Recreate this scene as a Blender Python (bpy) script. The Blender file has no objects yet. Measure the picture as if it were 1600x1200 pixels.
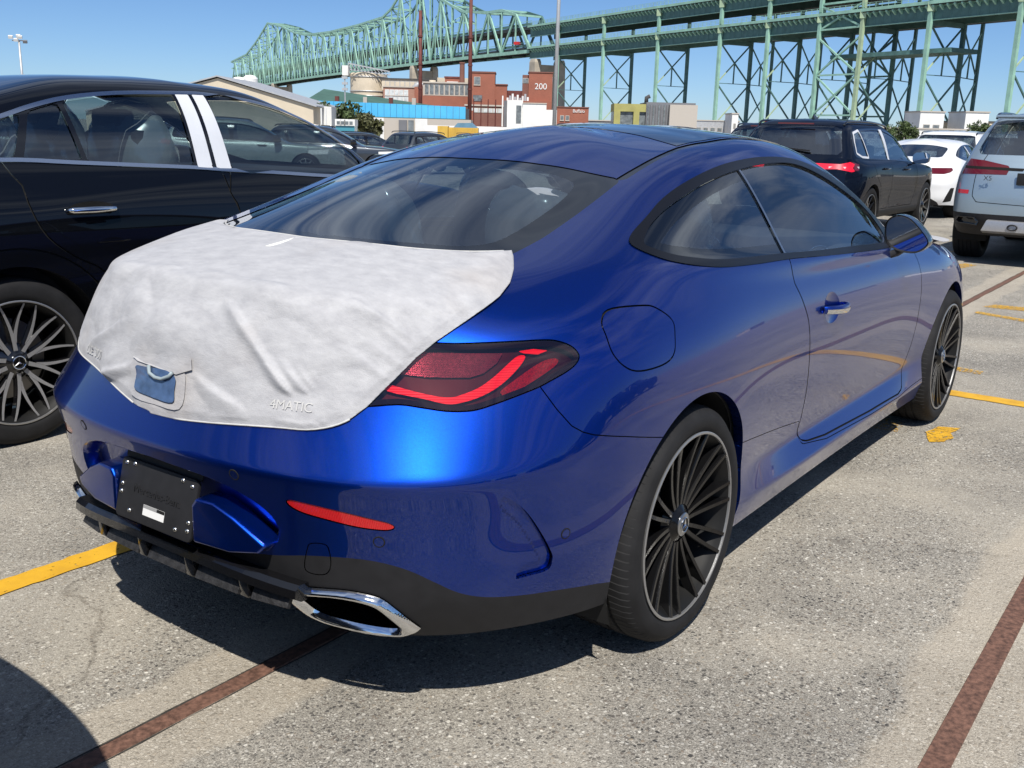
import bpy, bmesh, math, random
import numpy as np
from mathutils import Matrix, Vector
random.seed(7)
RNG = np.random.default_rng(7)
SC = bpy.context.scene
COL = SC.collection

# ------------------------------------------------------------------ camera
# world frame: x = driving direction of the blue coupe (0 at its rear axle), y = its left, z up, metres
CAM = (-2.4042, -2.0336, 1.3922)
YAW, PITCH, ROLL, FPX = 0.62374, 0.24893, 0.025355, 1565.87
def cam_axes():
    f = Vector((math.cos(PITCH)*math.cos(YAW), math.cos(PITCH)*math.sin(YAW), -math.sin(PITCH)))
    r = Vector((math.sin(YAW), -math.cos(YAW), 0)); u = r.cross(f)
    return math.cos(ROLL)*r + math.sin(ROLL)*u, -math.sin(ROLL)*r + math.cos(ROLL)*u, f
_r, _u, _f = cam_axes()
cam = bpy.data.cameras.new('camera'); cam_o = bpy.data.objects.new('camera', cam); COL.objects.link(cam_o)
cam_o.matrix_world = Matrix(((_r.x, _u.x, -_f.x, CAM[0]), (_r.y, _u.y, -_f.y, CAM[1]), (_r.z, _u.z, -_f.z, CAM[2]), (0, 0, 0, 1)))
cam.sensor_width = 36.0; cam.lens = FPX/1600*36; cam.clip_start = 0.05; cam.clip_end = 6000
SC.camera = cam_o

# ------------------------------------------------------------------ sky, sun, exposure
SUN_KX, SUN_KY = 0.56, 0.46            # a point at height h throws its shadow to (+kx h, +ky h)
SUN_EL = math.atan(1/math.hypot(SUN_KX, SUN_KY))
SUN_DIR = Vector((-SUN_KX, -SUN_KY, 1)).normalized()     # towards the sun
world = bpy.data.worlds.new('World'); SC.world = world; world.use_nodes = True
def build_world():
    nt = world.node_tree; N = nt.nodes; L = nt.links
    bg = N['Background']
    sky = N.new('ShaderNodeTexSky'); sky.sky_type = 'NISHITA'; sky.sun_disc = False
    sky.sun_elevation = SUN_EL
    sky.sun_rotation = math.atan2(SUN_DIR.x, SUN_DIR.y)
    sky.air_density = 0.85; sky.dust_density = 0.45; sky.ozone_density = 10.0; sky.altitude = 1100
    # thin streaky fair-weather cloud high in the sky, all round
    tc = N.new('ShaderNodeTexCoord')
    sep = N.new('ShaderNodeSeparateXYZ'); L.new(tc.outputs['Generated'], sep.inputs[0])
    mx = N.new('ShaderNodeMath'); mx.operation = 'MAXIMUM'; mx.inputs[1].default_value = 0.05; L.new(sep.outputs['Z'], mx.inputs[0])
    dx = N.new('ShaderNodeMath'); dx.operation = 'DIVIDE'; L.new(sep.outputs['X'], dx.inputs[0]); L.new(mx.outputs[0], dx.inputs[1])
    dy = N.new('ShaderNodeMath'); dy.operation = 'DIVIDE'; L.new(sep.outputs['Y'], dy.inputs[0]); L.new(mx.outputs[0], dy.inputs[1])
    cb = N.new('ShaderNodeCombineXYZ'); L.new(dx.outputs[0], cb.inputs[0]); L.new(dy.outputs[0], cb.inputs[1])
    mp = N.new('ShaderNodeMapping'); mp.inputs['Rotation'].default_value = (0, 0, 0.5); mp.inputs['Scale'].default_value = (0.55, 1.5, 1); L.new(cb.outputs[0], mp.inputs[0])
    nz = N.new('ShaderNodeTexNoise'); nz.inputs['Scale'].default_value = 1.3; nz.inputs['Detail'].default_value = 9; nz.inputs['Roughness'].default_value = 0.58; nz.inputs['Distortion'].default_value = 0.6
    L.new(mp.outputs[0], nz.inputs['Vector'])
    rp = N.new('ShaderNodeValToRGB'); rp.color_ramp.elements[0].position = 0.43; rp.color_ramp.elements[1].position = 0.70
    L.new(nz.outputs['Fac'], rp.inputs[0])
    fade = N.new('ShaderNodeMapRange'); fade.inputs['From Min'].default_value = 0.16; fade.inputs['From Max'].default_value = 0.42; L.new(sep.outputs['Z'], fade.inputs['Value'])
    ml = N.new('ShaderNodeMath'); ml.operation = 'MULTIPLY'; L.new(rp.outputs[0], ml.inputs[0]); L.new(fade.outputs[0], ml.inputs[1])
    m2 = N.new('ShaderNodeMath'); m2.operation = 'MULTIPLY'; m2.inputs[1].default_value = 0.78; L.new(ml.outputs[0], m2.inputs[0])
    mix = N.new('ShaderNodeMixRGB'); mix.inputs[2].default_value = (6.6, 7.4, 8.6, 1); L.new(m2.outputs[0], mix.inputs[0]); L.new(sky.outputs[0], mix.inputs[1])
    L.new(mix.outputs[0], bg.inputs['Color']); bg.inputs['Strength'].default_value = 0.080
build_world()
sun = bpy.data.lights.new('sun', 'SUN'); sun.energy = 4.2; sun.angle = math.radians(0.53); sun.color = (1.0, 0.95, 0.87)
sun_o = bpy.data.objects.new('sun', sun); COL.objects.link(sun_o)
sun_o.rotation_mode = 'QUATERNION'; sun_o.rotation_quaternion = SUN_DIR.to_track_quat('Z', 'Y')
vs = SC.view_settings; vs.view_transform = 'Standard'; vs.look = 'None'; vs.exposure = 0.42; vs.gamma = 1.0; vs.use_curve_mapping = False
SC.cycles.max_bounces = 8; SC.cycles.transparent_max_bounces = 12; SC.cycles.caustics_reflective = False; SC.cycles.caustics_refractive = False

# ------------------------------------------------------------------ object helpers
def tag(o, label=None, cat=None, group=None, kind=None):
    if label: o['label'] = label
    if cat: o['category'] = cat
    if group: o['group'] = group
    if kind: o['kind'] = kind
    return o
def link(o, parent=None):
    COL.objects.link(o)
    if parent is not None: o.parent = parent
    return o
def empty(name, loc=(0, 0, 0), rz=0.0, parent=None):
    o = bpy.data.objects.new(name, None); o.location = loc; o.rotation_euler = (0, 0, rz); o.empty_display_size = 0.2
    return link(o, parent)
def mesh_obj(name, V, F, mat, parent=None, smooth=False, angle=None):
    me = bpy.data.meshes.new(name); me.from_pydata([tuple(map(float, v)) for v in V], [], [tuple(map(int, f)) for f in F]); me.update()
    if smooth:
        me.shade_smooth()
        if angle: me.set_sharp_from_angle(angle=math.radians(angle))
    if mat: me.materials.append(mat)
    return link(bpy.data.objects.new(name, me), parent)
def copy_tree(o, parent=None):
    c = o.copy(); link(c)
    c.parent = parent
    for ch in list(o.children): copy_tree(ch, c)
    return c
class MB:
    """collects simple solids into one mesh"""
    def __init__(s): s.V = []; s.F = []
    def add(s, V, F):
        n = len(s.V); s.V += [tuple(v) for v in V]; s.F += [tuple(i+n for i in f) for f in F]; return s
    def box(s, c, d, M=None):
        x, y, z = d[0]/2, d[1]/2, d[2]/2
        V = [(-x, -y, -z), (x, -y, -z), (x, y, -z), (-x, y, -z), (-x, -y, z), (x, -y, z), (x, y, z), (-x, y, z)]
        V = [(Vector(v) if M is None else M @ Vector(v)) + Vector(c) for v in V]
        return s.add(V, [(0, 3, 2, 1), (4, 5, 6, 7), (0, 1, 5, 4), (1, 2, 6, 5), (2, 3, 7, 6), (3, 0, 4, 7)])
    def bar(s, a, b, w, h, up=(0, 0, 1)):
        a, b = Vector(a), Vector(b); d = (b-a); L = d.length; d.normalize()
        up = Vector(up)
        if abs(d.dot(up)) > 0.98: up = Vector((1, 0, 0))
        r = d.cross(up).normalized(); u = r.cross(d)
        V = []
        for p in (a, b):
            for i, j in ((-1, -1), (1, -1), (1, 1), (-1, 1)): V.append(p + r*(i*w/2) + u*(j*h/2))
        return s.add(V, [(0, 1, 2, 3), (7, 6, 5, 4), (0, 4, 5, 1), (1, 5, 6, 2), (2, 6, 7, 3), (3, 7, 4, 0)])
    def tube(s, pts, r, n=8, closed=False, cap=True):
        P = [Vector(p) for p in pts]; m = len(P); rr = r if hasattr(r, '__len__') else [r]*m
        base = len(s.V); prev = None
        for i, p in enumerate(P):
            if closed: t = P[(i+1) % m]-P[i-1]
            else: t = (P[min(i+1, m-1)]-P[max(i-1, 0)])
            t.normalize()
            if prev is None:
                a = Vector((0, 0, 1)) if abs(t.z) < 0.9 else Vector((1, 0, 0)); x = t.cross(a).normalized()
            else: x = (prev - t*prev.dot(t)).normalized()
            prev = x; y = t.cross(x)
            for k in range(n):
                an = 2*math.pi*k/n; s.V.append(tuple(p + x*(rr[i]*math.cos(an)) + y*(rr[i]*math.sin(an))))
        for i in range(m if closed else m-1):
            j = (i+1) % m
            for k in range(n):
                k2 = (k+1) % n; s.F.append((base+i*n+k, base+j*n+k, base+j*n+k2, base+i*n+k2))
        if cap and not closed:
            s.F.append(tuple(base+k for k in range(n))); s.F.append(tuple(base+(m-1)*n+k for k in reversed(range(n))))
        return s
    def lathe(s, prof, n=48, M=None, closed=False):
        """profile (r, h) turned about local Y axis"""
        base = len(s.V); m = len(prof)
        for k in range(n):
            a = 2*math.pi*k/n
            for r, h in prof:
                v = Vector((r*math.cos(a), h, r*math.sin(a))); s.V.append(tuple(v if M is None else M @ v))
        for k in range(n):
            k2 = (k+1) % n
            for i in range(m if closed else m-1):
                j = (i+1) % m; s.F.append((base+k*m+i, base+k*m+j, base+k2*m+j, base+k2*m+i))
        return s
    def prism(s, poly, h, M=None, z0=0.0):
        """2d polygon extruded along local z"""
        n = len(poly); V = [Vector((x, y, z0)) for x, y in poly] + [Vector((x, y, z0+h)) for x, y in poly]
        if M is not None: V = [M @ v for v in V]
        return s.add(V, [tuple(reversed(range(n))), tuple(range(n, 2*n))] + [(i, (i+1) % n, n+(i+1) % n, n+i) for i in range(n)])
    def build(s, name, mat, parent=None, smooth=False, angle=None, bevel=0, seg=2):
        o = mesh_obj(name, s.V, s.F, mat, parent, smooth, angle)
        bm = bmesh.new(); bm.from_mesh(o.data); bmesh.ops.recalc_face_normals(bm, faces=bm.faces[:])
        if bevel:
            bmesh.ops.bevel(bm, geom=[e for e in bm.edges if e.calc_face_angle(0) > 0.4], offset=bevel, segments=seg, profile=0.6, affect='EDGES', clamp_overlap=True)
        bm.to_mesh(o.data); bm.free()
        if bevel:
            o.data.shade_smooth(); o.data.set_sharp_from_angle(angle=math.radians(angle or 35))
        return o

# ------------------------------------------------------------------ materials
MAT = {}
def pmat(name, color, rough=0.5, metal=0.0, coat=0.0, coat_rough=0.03, spec=0.5, emit=None):
    m = bpy.data.materials.new(name); m.use_nodes = True; b = m.node_tree.nodes['Principled BSDF']
    b.inputs['Base Color'].default_value = (*color, 1); b.inputs['Roughness'].default_value = rough; b.inputs['Metallic'].default_value = metal
    b.inputs['Coat Weight'].default_value = coat; b.inputs['Coat Roughness'].default_value = coat_rough; b.inputs['Specular IOR Level'].default_value = spec
    MAT[name] = m; return m
def noise_var(m, scale=8, amount=0.25, bump=0.0, bump_scale=None, detail=4, rough_var=0.0, coord='Object', dist=0.01):
    """multiply base colour by soft noise, optional bump"""
    nt = m.node_tree; N = nt.nodes; L = nt.links; b = N['Principled BSDF']; col = b.inputs['Base Color'].default_value[:]
    tc = N.new('ShaderNodeTexCoord'); nz = N.new('ShaderNodeTexNoise'); nz.inputs['Scale'].default_value = scale; nz.inputs['Detail'].default_value = detail
    L.new(tc.outputs[coord], nz.inputs['Vector'])
    mr = N.new('ShaderNodeMapRange'); mr.inputs['From Min'].default_value = 0.3; mr.inputs['From Max'].default_value = 0.7; mr.inputs['To Min'].default_value = 1-amount; mr.inputs['To Max'].default_value = 1+amount
    L.new(nz.outputs['Fac'], mr.inputs['Value'])
    mu = N.new('ShaderNodeMixRGB'); mu.blend_type = 'MULTIPLY'; mu.inputs[0].default_value = 1; mu.inputs[1].default_value = col; L.new(mr.outputs[0], mu.inputs[2])
    L.new(mu.outputs[0], b.inputs['Base Color'])
    if rough_var:
        r0 = b.inputs['Roughness'].default_value
        m3 = N.new('ShaderNodeMapRange'); m3.inputs['To Min'].default_value = max(0, r0-rough_var); m3.inputs['To Max'].default_value = r0+rough_var; L.new(nz.outputs['Fac'], m3.inputs['Value']); L.new(m3.outputs[0], b.inputs['Roughness'])
    if bump:
        n2 = N.new('ShaderNodeTexNoise'); n2.inputs['Scale'].default_value = bump_scale or scale*4; n2.inputs['Detail'].default_value = 6; L.new(tc.outputs[coord], n2.inputs['Vector'])
        bp = N.new('ShaderNodeBump'); bp.inputs['Strength'].default_value = bump; bp.inputs['Distance'].default_value = dist; L.new(n2.outputs['Fac'], bp.inputs['Height']); L.new(bp.outputs[0], b.inputs['Normal'])
    return m
def car_paint(name, color, metal=0.75, rough=0.32, flake=0.25, coat=1.0, cior=1.5):
    m = pmat(name, color, rough, metal, coat, 0.015, 0.0 if metal == 0 else 0.5); m.node_tree.nodes['Principled BSDF'].inputs['Coat IOR'].default_value = cior
    nt = m.node_tree; N = nt.nodes; L = nt.links; b = N['Principled BSDF']
    if flake:
        tc = N.new('ShaderNodeTexCoord'); vo = N.new('ShaderNodeTexVoronoi'); vo.inputs['Scale'].default_value = 900; L.new(tc.outputs['Object'], vo.inputs['Vector'])
        hs = N.new('ShaderNodeMixRGB'); hs.blend_type = 'MULTIPLY'; hs.inputs[0].default_value = flake; hs.inputs[1].default_value = (*color, 1); L.new(vo.outputs['Color'], hs.inputs[2])
        L.new(hs.outputs[0], b.inputs['Base Color'])
    # faint film of dust and dried water on the clear coat
    n2 = N.new('ShaderNodeTexNoise'); n2.inputs['Scale'].default_value = 3.0; n2.inputs['Detail'].default_value = 8
    tc2 = N.new('ShaderNodeTexCoord'); L.new(tc2.outputs['Object'], n2.inputs['Vector'])
    mr = N.new('ShaderNodeMapRange'); mr.inputs['From Min'].default_value = 0.35; mr.inputs['From Max'].default_value = 0.75; mr.inputs['To Min'].default_value = 0.004; mr.inputs['To Max'].default_value = 0.022
    L.new(n2.outputs['Fac'], mr.inputs['Value']); L.new(mr.outputs[0], b.inputs['Coat Roughness'])
    return m
def glass_mat(name, tint, ior=1.5, rough=0.0, boost=1.0):
    m = bpy.data.materials.new(name); m.use_nodes = True; nt = m.node_tree; N = nt.nodes; L = nt.links
    for n in list(N):
        if n.type != 'OUTPUT_MATERIAL': N.remove(n)
    out = [n for n in N if n.type == 'OUTPUT_MATERIAL'][0]
    tr = N.new('ShaderNodeBsdfTransparent'); tr.inputs[0].default_value = (*tint, 1)
    gl = N.new('ShaderNodeBsdfGlossy'); gl.inputs['Roughness'].default_value = rough; gl.inputs['Color'].default_value = (1, 1, 1, 1)
    ge = N.new('ShaderNodeNewGeometry'); dt = N.new('ShaderNodeVectorMath'); dt.operation = 'DOT_PRODUCT'; L.new(ge.outputs['Incoming'], dt.inputs[0]); L.new(ge.outputs['Normal'], dt.inputs[1])
    ab = N.new('ShaderNodeMath'); ab.operation = 'ABSOLUTE'; L.new(dt.outputs['Value'], ab.inputs[0])
    om = N.new('ShaderNodeMath'); om.operation = 'SUBTRACT'; om.inputs[0].default_value = 1.0; L.new(ab.outputs[0], om.inputs[1])
    pw = N.new('ShaderNodeMath'); pw.operation = 'POWER'; pw.inputs[1].default_value = 4.5; L.new(om.outputs[0], pw.inputs[0])
    f0 = ((ior-1)/(ior+1))**2*boost*1.6
    mu = N.new('ShaderNodeMath'); mu.operation = 'MULTIPLY_ADD'; mu.use_clamp = True; mu.inputs[1].default_value = 1-f0; mu.inputs[2].default_value = f0; L.new(pw.outputs[0], mu.inputs[0])
    mx = N.new('ShaderNodeMixShader')
    L.new(mu.outputs[0], mx.inputs[0]); L.new(tr.outputs[0], mx.inputs[1]); L.new(gl.outputs[0], mx.inputs[2]); L.new(mx.outputs[0], out.inputs['Surface'])
    MAT[name] = m; return m
PAINT_BLUE = car_paint('paint_blue', (0.0003, 0.038, 0.345), 0.94, 0.36, 0.3, 1.0, 1.52)
PAINT_BLACK = car_paint('paint_black', (0.003, 0.0035, 0.005), 0.0, 0.5, 0.0)
PAINT_NAVY = car_paint('paint_navy', (0.004, 0.007, 0.016), 0.0, 0.5, 0.0, 0.55)
PAINT_WHITE = car_paint('paint_white', (0.75, 0.76, 0.77), 0.0, 0.4, 0.0)
PAINT_SILVER = car_paint('paint_silver_blue', (0.36, 0.46, 0.54), 0.6, 0.4, 0.15)
PAINT_GREY = car_paint('paint_grey', (0.045, 0.055, 0.07), 0.5, 0.4, 0.1)
PAINT_SAGE = car_paint('paint_sage', (0.32, 0.37, 0.36), 0.3, 0.4, 0.1)
BLACK_GLOSS = pmat('black_gloss', (0.006, 0.006, 0.007), 0.12, 0, 0.6)
BLACK_TRIM = noise_var(pmat('black_trim', (0.016, 0.016, 0.018), 0.6, spec=0.3), 30, 0.15, 0.12, 900, dist=0.002)
GAP = pmat('gap_dark', (0.002, 0.002, 0.002), 0.9)
LINER = pmat('liner_dark', (0.006, 0.006, 0.006), 0.95)
CHROME = pmat('chrome', (0.78, 0.79, 0.80), 0.08, 1.0)
ALU = noise_var(pmat('alu', (0.46, 0.46, 0.47), 0.36, 0.65), 60, 0.06)
SATIN = pmat('satin_trim', (0.45, 0.46, 0.48), 0.3, 1.0)
TYRE = noise_var(pmat('tyre', (0.013, 0.013, 0.014), 0.75, spec=0.3), 20, 0.25, 0.1, 200, dist=0.002)
RIM_BLACK = pmat('rim_black', (0.005, 0.005, 0.0055), 0.16, 0.0, 0.0, 0.1, 0.35)
RIM_EDGE = pmat('rim_edge', (0.42, 0.42, 0.42), 0.40, 0.8)
DISC = pmat('brake_disc', (0.30, 0.29, 0.28), 0.35, 1.0)
CALIPER_RED = pmat('caliper_red', (0.25, 0.01, 0.01), 0.4)
GLASS = glass_mat('car_glass', (0.64, 0.73, 0.75), 1.5, 0, 2.1)
GLASS_DARK = glass_mat('car_glass_dark', (0.34, 0.41, 0.44), 1.52, 0, 2.7)
GLASS_MID = glass_mat('car_glass_mid', (0.46, 0.54, 0.56), 1.5, 0, 2.0)
FRIT = pmat('glass_frit', (0.004, 0.0045, 0.005), 0.03, 0, 0.5)
MIRROR = pmat('mirror_glass', (0.80, 0.82, 0.84), 0.01, 1.0)
RED_LENS = pmat('red_lens', (0.11, 0.003, 0.006), 0.06, 0, 1.0)
RED_DARK = pmat('red_lens_dark', (0.022, 0.004, 0.007), 0.3, 0.2, 0.3)
RED_BRIGHT = pmat('red_strip', (0.90, 0.010, 0.040), 0.35, 0, 0.6)
SUNLIT_LENS = noise_var(pmat('sunlit_lens', (0.34, 0.20, 0.27), 0.2, 0.75, 0.8), 120, 0.25)  # clear lens panel; sunlight on it is put into the pink colour
RED_REFL = pmat('red_reflector', (0.62, 0.008, 0.012), 0.18, 0, 1.0)
SEAT = noise_var(pmat('seat_leather', (0.035, 0.035, 0.038), 0.6), 20, 0.2)
PLASTIC_FILM = glass_mat('plastic_film', (0.72, 0.76, 0.78), 1.6, 0.15, 2.2)
def milky(m, amount=0.30):
    nt = m.node_tree; N = nt.nodes; L = nt.links; out = [n for n in N if n.type == 'OUTPUT_MATERIAL'][0]; src = out.inputs['Surface'].links[0].from_socket
    d = N.new('ShaderNodeBsdfDiffuse'); d.inputs[0].default_value = (.62, .68, .72, 1); x = N.new('ShaderNodeMixShader'); x.inputs[0].default_value = amount; L.new(src, x.inputs[1]); L.new(d.outputs[0], x.inputs[2]); L.new(x.outputs[0], out.inputs['Surface'])
milky(PLASTIC_FILM)
RED_GLASS = glass_mat('red_glass', (0.86, 0.36, 0.40), 1.5, 0.0, 1.3)
WHITE_FILM = noise_var(pmat('white_film', (0.62, 0.64, 0.68), 0.4), 6, 0.05, 0.15, 25, dist=0.004)
WHITE_LABEL = pmat('white_label', (0.78, 0.78, 0.77), 0.5)
SCREW = pmat('screw', (0.75, 0.74, 0.70), 0.25, 1.0)
SATIN_BRIGHT = pmat('satin_bright', (0.66, 0.68, 0.71), 0.22, 1.0)

# ------------------------------------------------------------------ site frame: X to the right, Z away from where the photographer stands
FW = Vector((math.cos(YAW), math.sin(YAW), 0)); RT = Vector((math.sin(YAW), -math.cos(YAW), 0))
def site(X, Z, z=0.0): return Vector((CAM[0], CAM[1], 0)) + FW*Z + RT*X + Vector((0, 0, z))
def ground_z(x, y):
    """the lot is level near by and falls gently away beyond"""
    Z = (x-CAM[0])*FW.x + (y-CAM[1])*FW.y
    t = min(1.0, max(0.0, (Z-18)/32.0)); return -0.52*t*t*(3-2*t)
WINDOW_TRIM = pmat('window_trim_black', (0.006, 0.006, 0.007), 0.3, 0, 0.0, 0.1, 0.3)
BARREL = pmat('rim_barrel_black', (0.006, 0.006, 0.006), 0.6, 0, 0, 0.1, 0.3)

def ribs(m, scale, strength, axis='Z', dist=.002):
    nt = m.node_tree; N = nt.nodes; L = nt.links; b = N['Principled BSDF']; tc = N.new('ShaderNodeTexCoord'); w = N.new('ShaderNodeTexWave'); w.bands_direction = axis; w.inputs['Scale'].default_value = scale; L.new(tc.outputs['Object'], w.inputs['Vector'])
    bp = N.new('ShaderNodeBump'); bp.inputs['Strength'].default_value = strength; bp.inputs['Distance'].default_value = dist; L.new(w.outputs['Fac'], bp.inputs['Height']); L.new(bp.outputs[0], b.inputs['Normal'])
ribs(SUNLIT_LENS, 95, .8, 'Z'); ribs(RED_BRIGHT, 60, .35, 'Z'); ribs(RED_REFL, 90, .4, 'Y')
# ------------------------------------------------------------------ car body surfaces: control rings -> smooth skin -> cut into panels
def cage_mesh(C):
    nr, nc, _ = C.shape; V = []; idx = {}
    def vid(r, c, s):
        k = (r, c, 0 if (c in (0, nc-1) or r == nr-1) else s)
        if k not in idx:
            p = C[r, c].copy()
            if k[2] == 1: p[1] = -p[1]
            idx[k] = len(V); V.append(p)
        return idx[k]
    F = []
    for r in range(nr-1):
        for c in range(nc-1):
            a, b, d, e = vid(r, c, 0), vid(r, c+1, 0), vid(r+1, c+1, 0), vid(r+1, c, 0); F.append((a, e, d, b))
            a, b, d, e = vid(r, c, 1), vid(r, c+1, 1), vid(r+1, c+1, 1), vid(r+1, c, 1); F.append((a, b, d, e))
    F = [tuple(dict.fromkeys(f)) for f in F]
    return V, [f for f in F if len(f) >= 3], idx
def subdiv(C, level, creases=()):
    V, F, idx = cage_mesh(C)
    me = bpy.data.meshes.new('cage'); me.from_pydata([tuple(v) for v in V], [], F); me.update()
    if creases:
        W = {}
        for r, c0, c1, w0, w1 in creases:
            for c in range(c0, c1):
                w = w0+(w1-w0)*(c-c0)/max(1, c1-c0-1)
                for sd in (0, 1):
                    a = idx.get((r, c, sd), idx.get((r, c, 0))); b = idx.get((r, c+1, sd), idx.get((r, c+1, 0))); W[(min(a, b), max(a, b))] = w
        at = me.attributes.new('crease_edge', 'FLOAT', 'EDGE')
        for e in me.edges:
            k = (min(e.vertices), max(e.vertices))
            if k in W: at.data[e.index].value = W[k]
    o = bpy.data.objects.new('cage', me); COL.objects.link(o)
    m = o.modifiers.new('s', 'SUBSURF'); m.levels = level; m.render_levels = level
    dg = bpy.context.evaluated_depsgraph_get(); e = o.evaluated_get(dg); m2 = e.to_mesh()
    n = len(m2.vertices); co = np.empty(n*3); m2.vertices.foreach_get('co', co)
    no = np.empty(n*3); m2.vertices.foreach_get('normal', no)
    m2.calc_loop_triangles(); t = np.empty(len(m2.loop_triangles)*3, np.int32); m2.loop_triangles.foreach_get('vertices', t)
    e.to_mesh_clear(); bpy.data.objects.remove(o); bpy.data.meshes.remove(me)
    return co.reshape(-1, 3), no.reshape(-1, 3), t.reshape(-1, 3)
def spline(pts, n=5, closed=True):
    """Catmull-Rom through 2d points"""
    P = np.array(pts, float); m = len(P); out = []
    for i in range(m if closed else m-1):
        p0, p1, p2, p3 = (P[(i-1) % m], P[i], P[(i+1) % m], P[(i+2) % m]) if closed else (P[max(i-1, 0)], P[i], P[i+1], P[min(i+2, m-1)])
        for k in range(n):
            t = k/n; out.append(0.5*((2*p1)+(-p0+p2)*t+(2*p0-5*p1+4*p2-p3)*t*t+(-p0+3*p1-3*p2+p3)*t**3))
    if not closed: out.append(P[-1])
    return np.array(out)
def sdf(Q, poly, far=1.0):
    """signed distance (negative inside) of points Q to a polygon"""
    poly = np.asarray(poly, float); lo = poly.min(0)-0.12; hi = poly.max(0)+0.12
    d = np.full(len(Q), far); near = np.where(((Q > lo) & (Q < hi)).all(1))[0]; q = Q[near]
    if len(q) == 0: return d
    best = np.full(len(q), 1e9); inside = np.zeros(len(q), bool)
    for i in range(len(poly)):
        a = poly[i]; b = poly[(i+1) % len(poly)]; ab = b-a; L2 = ab@ab
        if L2 < 1e-14: continue
        t = np.clip(((q-a)@ab)/L2, 0, 1); v = q-(a+t[:, None]*ab); best = np.minimum(best, (v*v).sum(1))
        c = (a[1] > q[:, 1]) != (b[1] > q[:, 1])
        if c.any(): inside ^= c & (q[:, 0] < (b[0]-a[0])*(q[:, 1]-a[1])/((b[1]-a[1]) if b[1] != a[1] else 1e-12)+a[0])
    r = np.sqrt(best); d[near] = np.where(inside, -r, r); return d
class Surf:
    def __init__(s, co, no, tri): s.co, s.no, s.tri = co, no, tri; s.lab = {}
    def uv(s, mode):
        x, y, z = s.co[:, 0], np.abs(s.co[:, 1]), s.co[:, 2]
        if mode == 'xz': return np.column_stack([x, z])
        if mode == 'uz': return np.column_stack([(x+y)*0.70711, z])
        if mode == 'yz': return np.column_stack([y, z])
        if mode == 'xy': return np.column_stack([x, y])
    def refine(s, mode, lo, hi, extra=None):
        q = s.uv(mode)[s.tri].mean(1); m = ((q > lo) & (q < hi)).all(1)
        if extra is not None: m &= extra(s.co[s.tri].mean(1))
        t = s.tri[m]; keep = s.tri[~m]; n = len(s.co)
        E = np.concatenate([t[:, [0, 1]], t[:, [1, 2]], t[:, [2, 0]]]); Es = np.sort(E, 1)
        n_ = np.int64(n); K, inv = np.unique(Es[:, 0].astype(np.int64)*n_+Es[:, 1], return_inverse=True); inv = inv.reshape(-1); U = np.column_stack([K//n_, K % n_])
        s.co = np.concatenate([s.co, (s.co[U[:, 0]]+s.co[U[:, 1]])/2]); nn = s.no[U[:, 0]]+s.no[U[:, 1]]; s.no = np.concatenate([s.no, nn/np.linalg.norm(nn, axis=1)[:, None]])
        k = len(t); a, b, c = n+inv[:k], n+inv[k:2*k], n+inv[2*k:]
        new = np.concatenate([np.column_stack([t[:, 0], a, c]), np.column_stack([a, t[:, 1], b]), np.column_stack([c, b, t[:, 2]]), np.column_stack([a, b, c])])
        for key in s.lab: s.lab[key] = np.concatenate([s.lab[key][~m], np.tile(s.lab[key][m], 4)])
        s.tri = np.concatenate([keep, new])
    def cut(s, name, f):
        """split triangles along f = 0; lab[name] True where f < 0"""
        f = np.where(np.abs(f) < 1e-6, 1e-6, f); neg = f < 0; tn = neg[s.tri]; cnt = tn.sum(1)
        mixed = (cnt > 0) & (cnt < 3); base = cnt == 3
        t = s.tri[mixed]; g = tn[mixed]
        lone = np.where(cnt[mixed] == 1, g.argmax(1), (~g).argmax(1))
        idx = (lone[:, None]+np.arange(3)) % 3; r = np.take_along_axis(t, idx, 1)
        a, b, c = r[:, 0], r[:, 1], r[:, 2]; side = neg[a]; n = len(s.co)
        E = np.sort(np.concatenate([np.column_stack([a, b]), np.column_stack([a, c])]), 1)
        if len(E):
            n_ = np.int64(n); K, inv = np.unique(E[:, 0].astype(np.int64)*n_+E[:, 1], return_inverse=True); inv = inv.reshape(-1); U = np.column_stack([K//n_, K % n_])
            w = (f[U[:, 0]]/(f[U[:, 0]]-f[U[:, 1]]))[:, None]
            s.co = np.concatenate([s.co, s.co[U[:, 0]]*(1-w)+s.co[U[:, 1]]*w]); nn = s.no[U[:, 0]]*(1-w)+s.no[U[:, 1]]*w
            s.no = np.concatenate([s.no, nn/np.linalg.norm(nn, axis=1)[:, None]])
            k = len(a); p, q = n+inv[:k], n+inv[k:]
            new = np.concatenate([np.column_stack([a, p, q]), np.column_stack([p, b, c]), np.column_stack([p, c, q])])
            sides = np.concatenate([side, ~side, ~side])
        else: new = np.zeros((0, 3), np.int64); sides = np.zeros(0, bool)
        for key in s.lab: s.lab[key] = np.concatenate([s.lab[key][~mixed], np.tile(s.lab[key][mixed], 3)])
        s.tri = np.concatenate([s.tri[~mixed], new]); s.lab[name] = np.concatenate([base[~mixed], sides])
        return s.lab[name]
    def cut_poly(s, name, mode, poly, off=0.0): return s.cut(name, sdf(s.uv(mode), poly)-off)
    def gap_poly(s, name, mode, poly, w=0.0022):
        """panel = inside; name+'_gap' = the shut line round it"""
        d = lambda: sdf(s.uv(mode), poly)
        s.cut(name+'_o', d()-w); s.cut(name, d()+w)
        s.lab[name+'_gap'] = s.lab[name+'_o'] & ~s.lab[name]
    def side(s): return s.co[s.tri].mean(1)[:, 1] > 0
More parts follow.
